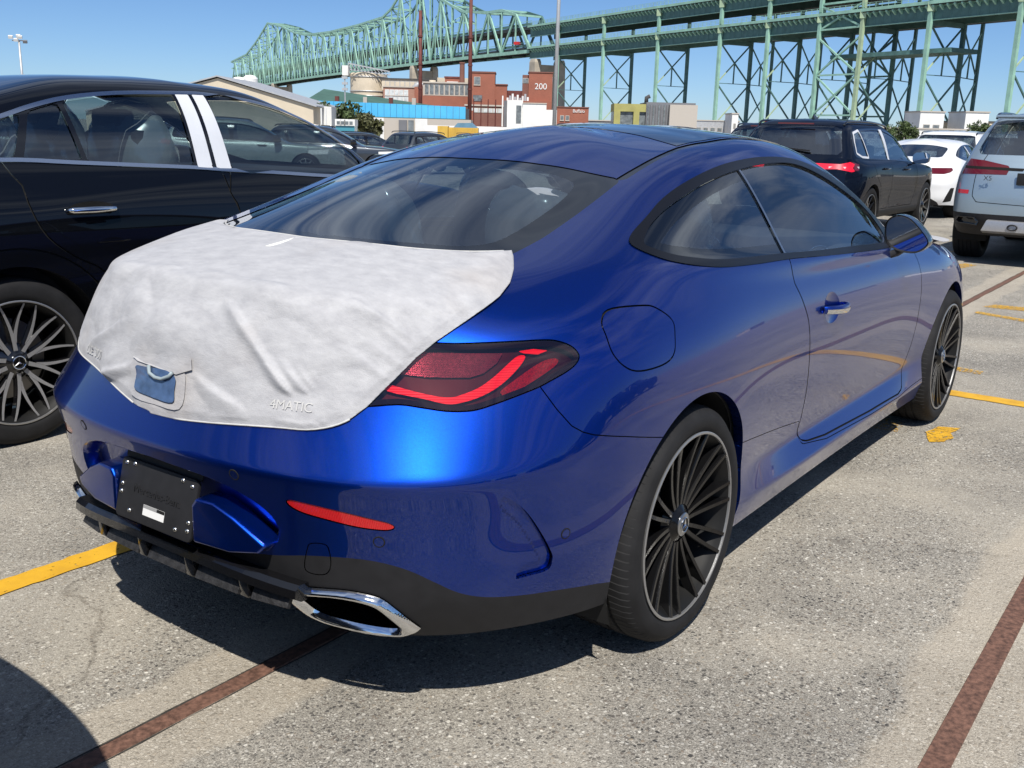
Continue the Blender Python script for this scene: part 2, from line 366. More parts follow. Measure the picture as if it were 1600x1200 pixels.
    def part(s, name, mask, mat, parent=None, off=0.0, solid=0.0, custom=True):
        t = s.tri[mask]
        if len(t) == 0: return None
        u, inv = np.unique(t, return_inverse=True); inv = inv.reshape(-1, 3)
        co = s.co[u].copy(); no = s.no[u]
        co += no*(off if np.isscalar(off) else off[u][:, None])
        a = np.cross(co[inv[:, 1]]-co[inv[:, 0]], co[inv[:, 2]]-co[inv[:, 0]]); bad = (a*no[inv[:, 0]]).sum(1) < 0; inv[bad] = inv[bad][:, ::-1]
        keep = np.linalg.norm(a, axis=1) > 1e-12; inv = inv[keep]
        me = bpy.data.meshes.new(name); me.vertices.add(len(co)); me.vertices.foreach_set('co', co.astype(np.float32).ravel())
        me.loops.add(len(inv)*3); me.loops.foreach_set('vertex_index', inv.astype(np.int32).ravel())
        me.polygons.add(len(inv)); me.polygons.foreach_set('loop_start', np.arange(0, len(inv)*3, 3, dtype=np.int32)); me.polygons.foreach_set('loop_total', np.full(len(inv), 3, np.int32))
        me.update(calc_edges=True); me.shade_smooth()
        if custom: me.normals_split_custom_set_from_vertices(no.astype(np.float32).tolist())
        me.materials.append(mat); o = bpy.data.objects.new(name, me); link(o, parent)
        if solid:
            md = o.modifiers.new('thickness', 'SOLIDIFY'); md.thickness = solid; md.offset = -1
        return o
    def rim_strip(s, name, mask, test, shift, mat, parent, n_out=None):
        """strip hanging from those open edges of a region whose two ends pass test(co): wheel-arch lips"""
        ok = test(s.co); t = s.tri[mask]; t = t[ok[t].sum(1) >= 2]
        E = np.sort(np.concatenate([t[:, [0, 1]], t[:, [1, 2]], t[:, [2, 0]]]), 1).astype(np.int64); n_ = len(s.co)
        U, cnt = np.unique(E[:, 0]*n_+E[:, 1], return_counts=True); U = U[cnt == 1]; B = np.column_stack([U//n_, U % n_]); B = B[ok[B].all(1)]
        # an edge is open only if no other kept triangle shares it
        if len(B) == 0: return None
        u, inv = np.unique(B, return_inverse=True); inv = inv.reshape(-1, 2); P = s.co[u]; n = len(P)
        V = np.concatenate([P, shift(P)]); F = [(a, b, b+n, a+n) for a, b in inv]
        return mesh_obj(name, V, F, mat, parent, True)
# ------------------------------------------------------------------ the blue coupe: control rings from bottom edge to roof, half body (y >= 0), 22 columns rear -> front
def plan_normals(B):
    T=np.gradient(B,axis=0); T[0]=(0,1); T[-1]=(0,-1)
    n=np.stack([-T[:,1],T[:,0]],1); n/=np.linalg.norm(n,axis=1)[:,None]
    n[0]=(-1,0); n[-1]=(1,0)
    return n
def coupe_cage():
    BASE=np.array([(-1.072,0),(-1.062,.26),(-1.015,.48),(-.93,.655),(-.815,.78),(-.653,.867),(-.42,.922),(-.16,.934),(.16,.934),(.42,.926),
     (.78,.914),(1.18,.911),(1.62,.911),(2.05,.913),(2.44,.92),(2.71,.928),(3.02,.924),(3.29,.895),(3.50,.82),(3.64,.66),(3.71,.36),(3.735,0)])
    N=plan_normals(BASE)
    # per ring: z per zone and inset per column, zones given at columns, linearly interpolated
    KC=[0,3,4,5,6,8,10,13,15,17,18,21]
    def lv(z,ins):
        c=np.arange(22); Z=np.interp(c,KC,z); I=np.interp(c,KC,ins)
        return np.column_stack([BASE-N*I[:,None],Z])
    R=[]
    #           0     3     4     5    6     8    10    13    15    17   18   21
    R.append(lv([.22, .245, .25, .255,.24,  .20, .185, .185, .19,  .20, .19, .19],[.13,.11,.09,.06,.035, .05, .045,.045,.04,.05,.08,.08]))
    R.append(lv([.30, .33, .34, .34,.32,  .30, .275, .275, .28,  .29, .28, .28],[.075,.052,.036,.030,.018,.02,.006,.006,.012,.02,.02,.02]))
    R.append(lv([.42, .42, .42,  .42, .42,  .42, .36,  .36,  .42,  .42, .40, .40],[.055,.036,.024,.015,.008,.012,.058,.058,.008,.01,.0,.0]))
    R.append(lv([.54, .54, .54,  .54, .55,  .56, .52,  .52,  .56,  .53, .50, .50],[.030,.028,.02,.010,.0,-.002,.022,.022,.0,.005,.0,.0]))
    R.append(lv([.645,.645,.65,  .66, .68,  .70, .67,  .67,  .69,  .63, .58, .58],[.0,.0,.0,.0,-.002,-.004,.004,.004,.0,.01,.01,.01]))
    R.append(lv([.735,.745,.755, .765,.79,  .81, .785, .775, .79,  .72, .66, .66],[.03,.065,.07,.04,.008,.004,.0,.0,.012,.03,.03,.03]))
    R.append(lv([.84, .85, .86,  .865,.885, .905,.875, .855, .855, .78, .72, .72],[.055,.12,.13,.08,.038,.034,.018,.017,.04,.06,.06,.06]))
    R.append(lv([.945,.945,.945, .945,.965, .985,.94,  .91,  .90,  .83, .765,.765],[.09,.16,.17,.12,.082,.072,.044,.044,.085,.11,.11,.11]))
    R[0][:3,2]=[.335,.318,.238]; R[1][:3,2]=[.368,.358,.330]; R[2][:3,2]=[.430,.428,.422]
    def pts(*p): return np.array(p,float)
    # boot lip / belt / bonnet edge
    R.append(pts((-.905,0,1.015),(-.895,.26,1.012),(-.835,.44,1.005),(-.745,.565,.995),(-.62,.655,.995),(-.48,.725,1.005),(-.29,.79,1.03),(-.08,.825,1.045),(.18,.84,1.04),(.44,.85,1.02),
     (.80,.860,.992),(1.18,.865,.975),(1.60,.865,.96),(2.0,.862,.945),(2.36,.845,.93),(2.66,.83,.915),(2.95,.80,.89),(3.18,.76,.86),(3.36,.67,.82),(3.47,.52,.81),(3.53,.28,.81),(3.55,0,.81)))
    # boot mid / belt edge / bonnet mid
    R.append(pts((-.70,0,1.058),(-.69,.24,1.056),(-.645,.43,1.05),(-.56,.565,1.048),(-.455,.645,1.047),(-.345,.712,1.057),(-.19,.775,1.07),(-.02,.807,1.068),(.21,.823,1.055),(.46,.835,1.035),
     (.80,.846,1.010),(1.18,.852,.993),(1.60,.852,.977),(1.98,.847,.962),(2.25,.815,.957),(2.45,.76,.955),(2.62,.68,.955),(2.74,.58,.955),(2.82,.46,.958),(2.87,.32,.962),(2.9,.16,.965),(2.91,0,.965)))
    R.append(pts((-.51,0,1.088),(-.50,.22,1.088),(-.455,.42,1.087),(-.36,.555,1.085),(-.29,.65,1.085),(-.21,.715,1.09),(-.09,.762,1.095),(.06,.788,1.088),(.26,.807,1.072),(.49,.82,1.052),
     (.81,.832,1.026),(1.18,.838,1.008),(1.58,.836,.992),(1.98,.825,.98),(2.17,.785,.982),(2.27,.70,.99),(2.32,.58,1.0),(2.35,.46,1.005),(2.37,.34,1.008),(2.38,.22,1.01),(2.385,.1,1.01),(2.39,0,1.01)))
    R.append(pts((-.15,0,1.215),(-.143,.21,1.212),(-.115,.39,1.198),(-.045,.52,1.172),(.02,.605,1.182),(.09,.652,1.188),(.18,.687,1.194),(.29,.707,1.198),(.42,.72,1.20),(.60,.728,1.20),
     (.84,.728,1.185),(1.14,.738,1.195),(1.48,.737,1.188),(1.78,.725,1.172),(1.91,.69,1.175),(1.98,.61,1.18),(2.02,.5,1.185),(2.04,.4,1.188),(2.055,.3,1.19),(2.06,.2,1.192),(2.065,.1,1.193),(2.07,0,1.194)))
    R.append(pts((.22,0,1.318),(.226,.19,1.314),(.24,.35,1.298),(.285,.485,1.285),(.35,.54,1.298),(.42,.565,1.312),(.50,.58,1.325),(.58,.59,1.334),(.67,.597,1.342),(.79,.602,1.35),
     (.93,.605,1.356),(1.11,.605,1.358),(1.31,.60,1.352),(1.49,.588,1.338),(1.58,.56,1.334),(1.64,.50,1.342),(1.675,.42,1.35),(1.69,.33,1.356),(1.70,.25,1.36),(1.705,.17,1.363),(1.71,.085,1.365),(1.715,0,1.366)))
    R.append(pts((.50,0,1.388),(.503,.16,1.385),(.515,.29,1.374),(.55,.40,1.352),(.60,.44,1.354),(.65,.46,1.359),(.70,.472,1.364),(.75,.48,1.37),(.81,.485,1.376),(.89,.488,1.381),
     (.98,.49,1.394),(1.10,.488,1.396),(1.22,.48,1.394),(1.34,.465,1.39),(1.42,.44,1.389),(1.46,.40,1.391),(1.48,.33,1.395),(1.49,.27,1.398),(1.495,.2,1.40),(1.50,.14,1.402),(1.505,.07,1.403),(1.51,0,1.404)))
    xs=np.interp(np.arange(22),[0,21],[.68,1.32]); zs=np.interp(xs,[.68,.85,1.0,1.15,1.32],[1.417,1.429,1.433,1.432,1.424])
    R.append(np.column_stack([xs,np.zeros(22),zs]))
    return np.array(R)   # (rings,22,3)
# ------------------------------------------------------------------ wheels
def star_emblem(name, r, y, mat, parent, t=0.003):
    """three-pointed star in a ring, facing -y"""
    m = MB()
    for k in range(3):
        a = math.pi/2 + k*2*math.pi/3; c = (math.cos(a), math.sin(a)); p = (-c[1], c[0]); w = r*0.13
        V = [(c[0]*r*0.93, y, c[1]*r*0.93), (p[0]*w, y, p[1]*w), (-p[0]*w-c[0]*w*.4, y, -p[1]*w-c[1]*w*.4), (-p[0]*w, y, -p[1]*w), (c[0]*r*.2, y-t, c[1]*r*.2)]
        m.add(V, [(0, 1, 4), (1, 2, 4), (2, 3, 4), (3, 0, 4)])
    m.tube([(r*math.cos(a), y, r*math.sin(a)) for a in np.linspace(0, 2*math.pi, 32, endpoint=False)], r*0.07, 6, True)
    return m.build(name, mat, parent)
def tyre_mat(name, nblk):
    m = noise_var(pmat(name, (0.013, 0.013, 0.014), 0.75, spec=0.3), 14, 0.3); nt = m.node_tree; N = nt.nodes; L = nt.links; b = N['Principled BSDF']
    tc = N.new('ShaderNodeTexCoord'); sp = N.new('ShaderNodeSeparateXYZ'); L.new(tc.outputs['Object'], sp.inputs[0])
    at = N.new('ShaderNodeMath'); at.operation = 'ARCTAN2'; L.new(sp.outputs['Z'], at.inputs[0]); L.new(sp.outputs['X'], at.inputs[1])
    # lateral cuts lean a little with the width
    sk = N.new('ShaderNodeMath'); sk.operation = 'MULTIPLY_ADD'; sk.inputs[1].default_value = 0.5; L.new(sp.outputs['Y'], sk.inputs[0]); L.new(at.outputs[0], sk.inputs[2])
    mu = N.new('ShaderNodeMath'); mu.operation = 'MULTIPLY'; mu.inputs[1].default_value = nblk/(2*math.pi); L.new(sk.outputs[0], mu.inputs[0])
    fr = N.new('ShaderNodeMath'); fr.operation = 'FRACT'; L.new(mu.outputs[0], fr.inputs[0])
    gt = N.new('ShaderNodeMapRange'); gt.interpolation_type = 'SMOOTHSTEP'; gt.inputs['From Min'].default_value = 0.0; gt.inputs['From Max'].default_value = 0.16; L.new(fr.outputs[0], gt.inputs['Value'])
    # only on the tread, not on the side walls
    xx = N.new('ShaderNodeVectorMath'); xx.operation = 'LENGTH'; cb = N.new('ShaderNodeCombineXYZ'); L.new(sp.outputs['X'], cb.inputs[0]); L.new(sp.outputs['Z'], cb.inputs[1]); L.new(cb.outputs[0], xx.inputs[0])
    sw = N.new('ShaderNodeMapRange'); sw.inputs['From Min'].default_value = 0.955; sw.inputs['From Max'].default_value = 0.97; L.new(xx.outputs['Value'], sw.inputs['Value'])
    mxx = N.new('ShaderNodeMix'); mxx.data_type = 'FLOAT'; L.new(sw.outputs[0], mxx.inputs[0]); mxx.inputs[2].default_value = 1.0; L.new(gt.outputs[0], mxx.inputs[3])
    bp = N.new('ShaderNodeBump'); bp.inputs['Strength'].default_value = 0.9; bp.inputs['Distance'].default_value = 0.006; L.new(mxx.outputs[0], bp.inputs['Height']); L.new(bp.outputs[0], b.inputs['Normal'])
    return sw, m
_sw, TYRE_TREAD = tyre_mat('tyre_tread', 90)
_sw.inputs['From Min'].default_value = 0.322; _sw.inputs['From Max'].default_value = 0.330
def tyre_profile(R, r, w):
    h = w/2; g = 0.006
    p = [(r-0.004, h-0.012), (r+0.012, h-0.002), (r+(R-r)*.45, h+0.006), (R-0.022, h), (R-0.008, h-0.012), (R-0.002, h-0.03)]
    for c in (0.062, 0.02, -0.02, -0.062):
        c = c*w/0.27; p += [(R, c+0.006), (R-g, c+0.005), (R-g, c-0.005), (R, c-0.006)]
    p += [(R-0.002, -h+0.03), (R-0.008, -h+0.012), (R-0.022, -h), (R-(R-r)*.35, -h-0.006), (r+(R-r)*.35, -h-0.007), (r+0.016, -h-0.003), (r+0.012, -h+0.001), (r+0.004, -h+0.002), (r-0.002, -h+0.01)]
    return p
WHEELS = {}
def make_wheel(parent, loc, side, style, R=0.338, r=0.258, w=0.262, tyre=None, caliper=None, ang=0.0, detail=True):
    k = (style, R, r, w, tyre.name if tyre else '', detail)
    if k not in WHEELS: WHEELS[k] = first_wheel(parent, loc, side, style, R, r, w, tyre, caliper, ang, detail); return WHEELS[k]
    wh = copy_tree(WHEELS[k], parent); wh.location = loc; wh.rotation_euler = (0, ang if side < 0 else -ang, math.pi if side > 0 else 0.0); return wh
def first_wheel(parent, loc, side, style, R=0.338, r=0.258, w=0.262, tyre=None, caliper=None, ang=0.0, detail=True):
    """wheel with its outer face towards -y; side=+1 turns it round"""
    wh = empty('wheel', loc, math.pi if side > 0 else 0.0, parent); wh.rotation_euler = (0, ang if side < 0 else -ang, wh.rotation_euler[2])
    ns = 72 if detail else 36
    MB().lathe(tyre_profile(R, r, w), ns).build('tyre', tyre or TYRE_TREAD, wh, True, 50)
    h = w/2
    MB().lathe([(r+0.008, -h+0.004), (r+0.0095, -h-0.004), (r+0.0055, -h-0.0065), (r+0.002, -h-0.005), (r+0.001, -h+0.004)], ns).build('rim_lip', RIM_EDGE, wh, True, 60)
    MB().lathe([(r+0.002, -h+0.000), (r-0.008, -h+0.012), (r-0.022, -h+0.03), (r-0.03, 0.0), (r-0.035, 0.05), (r-0.015, h-0.02), (r, h-0.012)], ns).build('rim_barrel', BARREL, wh, True, 60)
    # back plate, disc, caliper
    MB().lathe([(0.0, 0.045), (r-0.045, 0.045), (r-0.045, 0.06), (0.0, 0.06)], 32).build('dust_shield', LINER, wh)
    MB().lathe([(0.07, 0.0), (0.178, 0.0), (0.18, 0.012), (0.178, 0.026), (0.07, 0.026)], 40).build('brake_disc', DISC, wh, True, 40)
    m = MB()
    for i in range(7):
        a = math.radians(150+i*9 if side < 0 else 30-i*9)
        m.box((0.165*math.cos(a), -0.008, 0.165*math.sin(a)), (0.07, 0.07, 0.035), Matrix.Rotation(-a, 3, 'Y'))
    m.build('brake_caliper', caliper or RIM_BLACK, wh, bevel=0.005)
    yo = -h+0.012     # face plane of the spokes near the rim
    def spoke(a0, a1, w0, w1, r0, r1, y0, y1, th, ridge, mat, name, matf=None):
        """tapering bar with raised ridge; a = angles at inner / outer end"""
        rows = []; n = 7
        for i in range(n):
            t = i/(n-1); rr = r0+(r1-r0)*t; an = a0+(a1-a0)*t; ww = w0+(w1-w0)*t; yy = y0+(y1-y0)*(t**1.6)
            c = Vector((math.cos(an), 0, math.sin(an))); p = Vector((-math.sin(an), 0, math.cos(an))); C = c*rr
            rows.append([C-p*ww*0.52+Vector((0, yy+th, 0)), C-p*ww*0.5+Vector((0, yy+0.002, 0)), C-p*ww*0.40+Vector((0, yy-ridge, 0)), C+p*ww*0.40+Vector((0, yy-ridge, 0)), C+p*ww*0.5+Vector((0, yy+0.002, 0)), C+p*ww*0.52+Vector((0, yy+th, 0))])
        V = [v for row in rows for v in row]; F = []
        for i in range(n-1):
            for k in range(5): F.append((i*6+k, i*6+k+1, (i+1)*6+k+1, (i+1)*6+k))
        F += [tuple(range(6)), tuple(reversed(range((n-1)*6, n*6)))]
        o = mesh_obj(name, V, F, mat, wh)
        bm = bmesh.new(); bm.from_mesh(o.data); bmesh.ops.recalc_face_normals(bm, faces=bm.faces[:]); bm.to_mesh(o.data); bm.free()
        if matf:
            o.data.materials.append(matf)
            for pl in o.data.polygons:
                if pl.normal.y < -0.7: pl.material_index = 1
        return o
    if style == 'multi':
        for k in range(10):
            a = 2*math.pi*k/10 + 0.12
            for sg in (-1, 1):
                spoke(a+sg*math.radians(8.0), a+sg*math.radians(6.0), 0.0145, 0.0125, 0.055, r+.001, -0.098, -h-.001, 0.030, 0.003, RIM_BLACK, 'spoke')
    elif style == 'twin':
        for k in range(5):
            a = 2*math.pi*k/5 + math.pi/2 + 0.35
            for sg in (-1, 1):
                spoke(a+sg*math.radians(18), a+sg*math.radians(6), 0.024, 0.011, 0.05, r-0.004, -0.10, yo-.002, 0.03, 0.002, BLACK_GLOSS, 'spoke', ALU)
                spoke(a+sg*math.radians(18), a+sg*math.radians(30), 0.022, 0.010, 0.085, r-0.004, -0.10, yo-.002, 0.028, 0.002, BLACK_GLOSS, 'spoke', ALU)
    else:
        for k in range(5):
            a = 2*math.pi*k/5 + math.pi/2
            for sg in (-1, 1):
                spoke(a+sg*math.radians(12), a+sg*math.radians(19), 0.045, 0.026, 0.045, r-0.006, -0.085, yo, 0.03, 0.003, BLACK_GLOSS, 'spoke', ALU if style == 'alloy' else None)
    MB().lathe([(0.0, -0.112), (0.034, -0.112), (0.037, -0.108), (0.055, -0.098), (0.078, -0.082), (0.082, -0.05), (0.07, -0.02)], 32).build('hub', RIM_BLACK if style == 'multi' else BLACK_GLOSS, wh, True, 35)
    if detail:
        for k in range(5):
            a = 2*math.pi*k/5+0.3
            MB().lathe([(0.0, -0.096), (0.008, -0.096), (0.010, -0.085), (0.010, -0.07)], 8, Matrix.Translation((0.057*math.cos(a), 0, 0.057*math.sin(a)))).build('wheel_bolt', CHROME, wh)
        cap = MB().lathe([(0.0, -0.1165), (0.030, -0.1165), (0.0335, -0.114), (0.034, -0.110)], 28).build('hub_cap', SATIN if style == 'multi' else BLACK_GLOSS, wh, True, 40)
        if style in ('multi', 'twin'):
            MB().lathe([(0.0, -0.1172), (0.020, -0.1172), (0.021, -0.116)], 24).build('cap_field', RIM_BLACK, cap)
            star_emblem('star', 0.0205 if style == 'multi' else 0.028, -0.1185, CHROME, cap)
    return wh

def text_mesh(name, txt, size, mat, M, parent, extrude=0.0008, spacing=1.0):
    cu = bpy.data.curves.new(name, 'FONT'); cu.body = txt; cu.size = size; cu.extrude = extrude; cu.align_x = 'CENTER'; cu.align_y = 'CENTER'; cu.space_character = spacing
    o = bpy.data.objects.new(name, cu); COL.objects.link(o); dg = bpy.context.evaluated_depsgraph_get()
    me = bpy.data.meshes.new_from_object(o.evaluated_get(dg)); bpy.data.objects.remove(o); bpy.data.curves.remove(cu)
    me.name = name; me.materials.clear(); me.materials.append(mat); me.transform(M)
    return link(bpy.data.objects.new(name, me), parent)

# ------------------------------------------------------------------ the blue coupe
AXF = 2.865
RED_OUTER = noise_var(pmat('red_side_marker', (.26, .012, .022), .35, .2, .5), 300, .5)
RECESS = spline([(-.25, .612), (.0, .612), (.20, .604), (.29, .586), (.355, .556), (.385, .518), (.378, .474), (.335, .438), (.25, .414), (.0, .398), (-.25, .398)], 4)
EXH_O = spline([(-.421, .345), (-.408, .360), (-.344, .373), (-.280, .379), (-.222, .372), (-.190, .354), (-.127, .289), (-.119, .277), (-.144, .264), (-.180, .260), (-.231, .261), (-.281, .267), (-.360, .280), (-.400, .310)], 3)
EXH_I = spline([(-.392, .339), (-.316, .355), (-.245, .349), (-.209, .330), (-.168, .283), (-.172, .276), (-.202, .275), (-.281, .283), (-.346, .294), (-.375, .316)], 3)
COUPE_CREASE = [(4, 0, 5, .62, .45), (4, 5, 8, .35, .05), (8, 0, 4, .5, .3), (7, 7, 14, .25, .35), (2, 9, 15, .5, .5), (1, 9, 15, .6, .6)]
def build_coupe():
    root = empty('coupe'); tag(root, 'metallic blue two-door coupe with black multi-spoke wheels, its boot under a white cloth', 'car')
    S = Surf(*subdiv(coupe_cage(), 4, COUPE_CREASE))
    S.refine('uz', (-0.75, 0.36), (0.30, 0.96), lambda c: c[:, 0] < 0)
    S.refine('uz', (-0.24, 0.76), (0.28, 0.95), lambda c: c[:, 0] < 0)
    S.refine('uz', (-.46, .235), (-.08, .40), lambda c: c[:, 0] < 0)
    # wheel arches
    for cx, cz, Rr, nm in ((0.003, 0.332, 0.385, 'archR'), (AXF, 0.332, 0.385, 'archF')):
        S.cut(nm, np.hypot(S.co[:, 0]-cx, S.co[:, 2]-cz)-Rr)
    # side glass
    dlo_o = spline([(-.088, 1.104), (-.07, 1.118), (-.024, 1.135), (.071, 1.165), (.208, 1.209), (.36, 1.247), (.553, 1.282), (.74, 1.304), (.995, 1.318), (1.255, 1.313), (1.441, 1.289), (1.62, 1.246), (1.78, 1.188), (1.90, 1.124), (1.99, 1.05), (2.03, .985), (1.99, .958), (1.84, .957), (1.45, .972), (1.067, .99), (.766, 1.005), (.52, 1.012), (.304, 1.022), (.177, 1.034), (.076, 1.048), (-.01, 1.065), (-.067, 1.086)], 4)
    dlo_i = spline([(-.040, 1.108), (.002, 1.127), (.063, 1.150), (.193, 1.188), (.412, 1.236), (.614, 1.267), (.78, 1.283), (.99, 1.296), (1.208, 1.296), (1.371, 1.275), (1.528, 1.234), (1.70, 1.172), (1.83, 1.112), (1.90, 1.05), (1.915, .998), (1.86, .978), (1.80, .979), (1.4, .996), (1.07, 1.008), (.74, 1.024), (.50, 1.033), (.329, 1.041), (.203, 1.051), (.052, 1.072), (-.030, 1.096)], 4)
    S.cut_poly('dlo', 'xz', dlo_o); S.cut_poly('glass', 'xz', dlo_i)
    S.cut('bdiv0', S.co[:, 0]-0.752); S.cut('bdiv1', S.co[:, 0]-0.766)
    S.cut_poly('frit', 'xz', dlo_i, -0.030)
    # rear window, windscreen, roof glass, roof strips
    rw = np.array([(-.552, -.12), (-.546, 0), (-.530, .182), (-.504, .359), (-.441, .493), (-.365, .555), (-.236, .558), (-.052, .547), (.10, .536), (.205, .527), (.222, .50), (.205, .413), (.180, .25), (.165, .044), (.163, -.12)])
    S.cut_poly('rwin', 'xy', rw); S.cut_poly('rwin_clear', 'xy', spline([(.135, -.2), (.135, 0), (.13, .25), (.122, .39), (.10, .435), (.003, .463), (-.143, .478), (-.266, .482), (-.337, .474), (-.388, .441), (-.426, .377), (-.467, .215), (-.48, .036), (-.48, -.2)], 3))
    ws = np.array([(1.72, -.1), (1.72, 0), (1.70, .30), (1.64, .455), (1.70, .50), (2.12, .685), (2.2, .665), (2.29, .5), (2.35, .25), (2.37, 0), (2.37, -.1)])
    S.cut_poly('wscr', 'xy', ws)
    strip = np.array([(.20, .507), (.225, .535), (.35, .531), (.5, .526), (.62, .523), (.8, .531), (1.2, .535), (1.5, .528), (1.62, .51), (1.62, .488), (1.5, .503), (1.2, .511), (.8, .505), (.62, .497), (.5, .502), (.35, .506)])
    zt = S.co[:, 2] > 1.2
    S.cut('strip', np.where(S.co[:, 2] > 1.2, sdf(S.uv('xy'), strip), 1.0))
    pano = np.array([(.775, -.1), (.77, 0), (.755, .125), (.713, .304), (.63, .488), (.8, .492), (1.2, .498), (1.5, .49), (1.60, .46), (1.66, .30), (1.68, 0), (1.68, -.1)])
    S.cut('pano', np.where(S.co[:, 2] > 1.2, sdf(S.uv('xy'), pano), 1.0))
    # doors, fuel flap, bumper
    door = [(.772, 1.05), (.763, .991), (.769, .926), (.793, .887), (.837, .802), (.881, .679), (.933, .545), (.972, .425), (.980, .37), (.995, .338), (1.04, .325), (1.211, .310), (1.722, .294), (2.12, .29), (2.185, .302), (2.225, .35), (2.25, .40), (2.27, .483), (2.27, .585), (2.258, .688), (2.25, .777), (2.25, .90), (2.2, 1.0), (1.9, 1.05)]
    S.gap_poly('door', 'xz', np.array(door), 0.003)
    bowl = np.array([(1.08+.082*math.cos(a), .812+.054*math.sin(a)) for a in np.linspace(0, 2*math.pi, 40, endpoint=False)])
    S.refine('xz', (.97, .74), (1.19, .89)); S.refine('xz', (.97, .74), (1.19, .89)); S.cut_poly('bowl', 'xz', bowl)
    S.gap_poly('sill', 'xz', np.array([(.20, .512), (.40, .487), (.70, .449), (.963, .415), (.99, .325), (1.211, .297), (1.722, .281), (2.12, .277), (2.3, .29), (2.6, .30), (2.6, .1), (.2, .1)]), .0014)
    flap = spline([(-.380, .955), (-.332, .978), (-.206, .974), (-.156, .962), (-.104, .926), (-.116, .887), (-.142, .847), (-.201, .831), (-.307, .832), (-.358, .850), (-.386, .884), (-.387, .925)], 4)
    S.gap_poly('flap', 'xz', flap, 0.002)
    bump = [(-.95, .78), (-.74, .775), (-.45, .785), (-.25, .80), (-.05, .82), (.12, .845), (.15, .835), (.19, .782), (.226, .742), (.255, .724), (.283, .713), (.383, .686), (.517, .645), (.56, .55), (.55, .1), (-.95, .1)]
    d = lambda: np.where(S.co[:, 0] < 0.2, sdf(S.uv('uz'), bump), 1.0)
    S.cut('bump_o', d()-0.0013); S.cut('bump', d()+0.0013); S.lab['bump_gap'] = S.lab['bump_o'] & ~S.lab['bump']
    rear = lambda poly: np.where(S.co[:, 0] < 0.2, sdf(S.uv('uz'), poly), 1.0)
    trim = spline([(-.95, .405), (-.60, .412), (-.46, .432), (-.368, .453), (-.279, .462), (-.213, .459), (-.148, .442), (-.091, .413), (-.036, .383), (.024, .364), (.108, .351), (.211, .337), (.298, .320), (.345, .307), (.42, .28)], 4, False).tolist() + [(.50, .05), (-.95, .05)]
    S.cut('trim', rear(np.array(trim)))
    tail = spline([(-.30, .80), (-.29, .87), (-.22, .925), (-.097, .928), (-.04, .926), (.032, .927), (.106, .928), (.163, .928), (.198, .924), (.232, .911), (.250, .892), (.243, .876), (.218, .861), (.177, .845), (.148, .834), (.100, .820), (.043, .804), (.007, .795), (-.022, .792), (-.064, .793), (-.115, .800), (-.168, .806), (-.24, .80)], 3)
    S.cut('tail_o', rear(tail)-0.003); S.cut('tail', rear(tail)); S.cut('tail_i', rear(tail)+0.011); S.lab['tail_e'] = ~S.lab['tail_i']
    S.cut('strip_red', rear(spline([(-.188, .845), (-.139, .834), (-.086, .823), (-.052, .820), (-.027, .825), (.013, .839), (.050, .862), (.081, .886), (.104, .901), (.122, .899), (.103, .875), (.064, .844), (.020, .822), (-.028, .809), (-.063, .807), (-.114, .818), (-.190, .832)], 3)))
    S.cut('outer_red', rear(spline([(.064, .824), (.066, .834), (.140, .877), (.180, .891), (.202, .889), (.197, .877), (.158, .856), (.100, .829), (.066, .818)], 3)))
    S.cut('top_red', rear(np.array([(.105, .911), (.142, .914), (.177, .909), (.152, .902), (.119, .906)])))
    S.cut('pink', rear(np.array([(-.165, .868), (-.111, .912), (.070, .909), (.056, .889), (.024, .868), (-.007, .860), (-.096, .861)])))
    refl = spline([(-.411, .587), (-.384, .588), (-.298, .577), (-.234, .565), (-.192, .556), (-.180, .546), (-.200, .539), (-.257, .542), (-.320, .552), (-.377, .562), (-.405, .574)], 3)
    S.cut('refl_o', rear(refl)-0.002); S.cut('refl', rear(refl))
    tow = spline([(-.378, .42), (-.370, .47), (-.361, .486), (-.331, .489), (-.322, .476), (-.318, .445), (-.323, .421), (-.337, .409), (-.364, .407)], 3)
    S.cut('tow_o', np.where(S.co[:, 1] < 0, rear(tow), 1)-0.0012); S.cut('tow', np.where(S.co[:, 1] < 0, rear(tow), 1)+0.0012)
    vent = np.array(spline([(-.02, .624), (.047, .616), (.085, .594), (.12, .558), (.158, .498), (.184, .446), (.187, .428), (.178, .404), (.128, .400), (.046, .404), (-.03, .47), (-.04, .56)], 4))
    S.cut('vent', rear(vent))
    S.cut('recess', np.where(S.co[:, 0] < -0.8, sdf(S.uv('yz'), RECESS), 1.0))
    S.cut('exh_o', rear(EXH_O)); S.cut('exh_i', rear(EXH_I))
    L = S.lab; L['tail_e'] = ~L['tail_i']; sd = S.side()
    used = L['archR'] | L['archF']
    def take(mask):
        nonlocal used
        m = mask & ~used; used = used | m; return m
    glassmask = L['dlo'] & ~L['archF'] & (S.co[S.tri].mean(1)[:, 2] > .9)
    for sg, s_ in ((True, 'left'), (False, 'right')):
        m = take(glassmask & L['glass'] & L['bdiv0'] & ~L['frit'] & (sd == sg)); fr = S.part('quarter_window_frit', m, FRIT, root, -0.004)
        q = take(glassmask & L['glass'] & L['bdiv0'] & L['frit'] & (sd == sg)); S.part('quarter_window', q, GLASS_DARK, root, -0.004)
        m = take(glassmask & L['glass'] & ~L['bdiv1'] & (sd == sg)); S.part('door_window', m, GLASS, root, -0.005)
        m = take(glassmask & L['glass'] & L['bdiv1'] & ~L['bdiv0'] & (sd == sg)); S.part('window_divider', m, SATIN, root, 0.001)
        m = take(glassmask & ~L['glass'] & (sd == sg)); tr = S.part('window_trim', m, WINDOW_TRIM, root, 0.003)
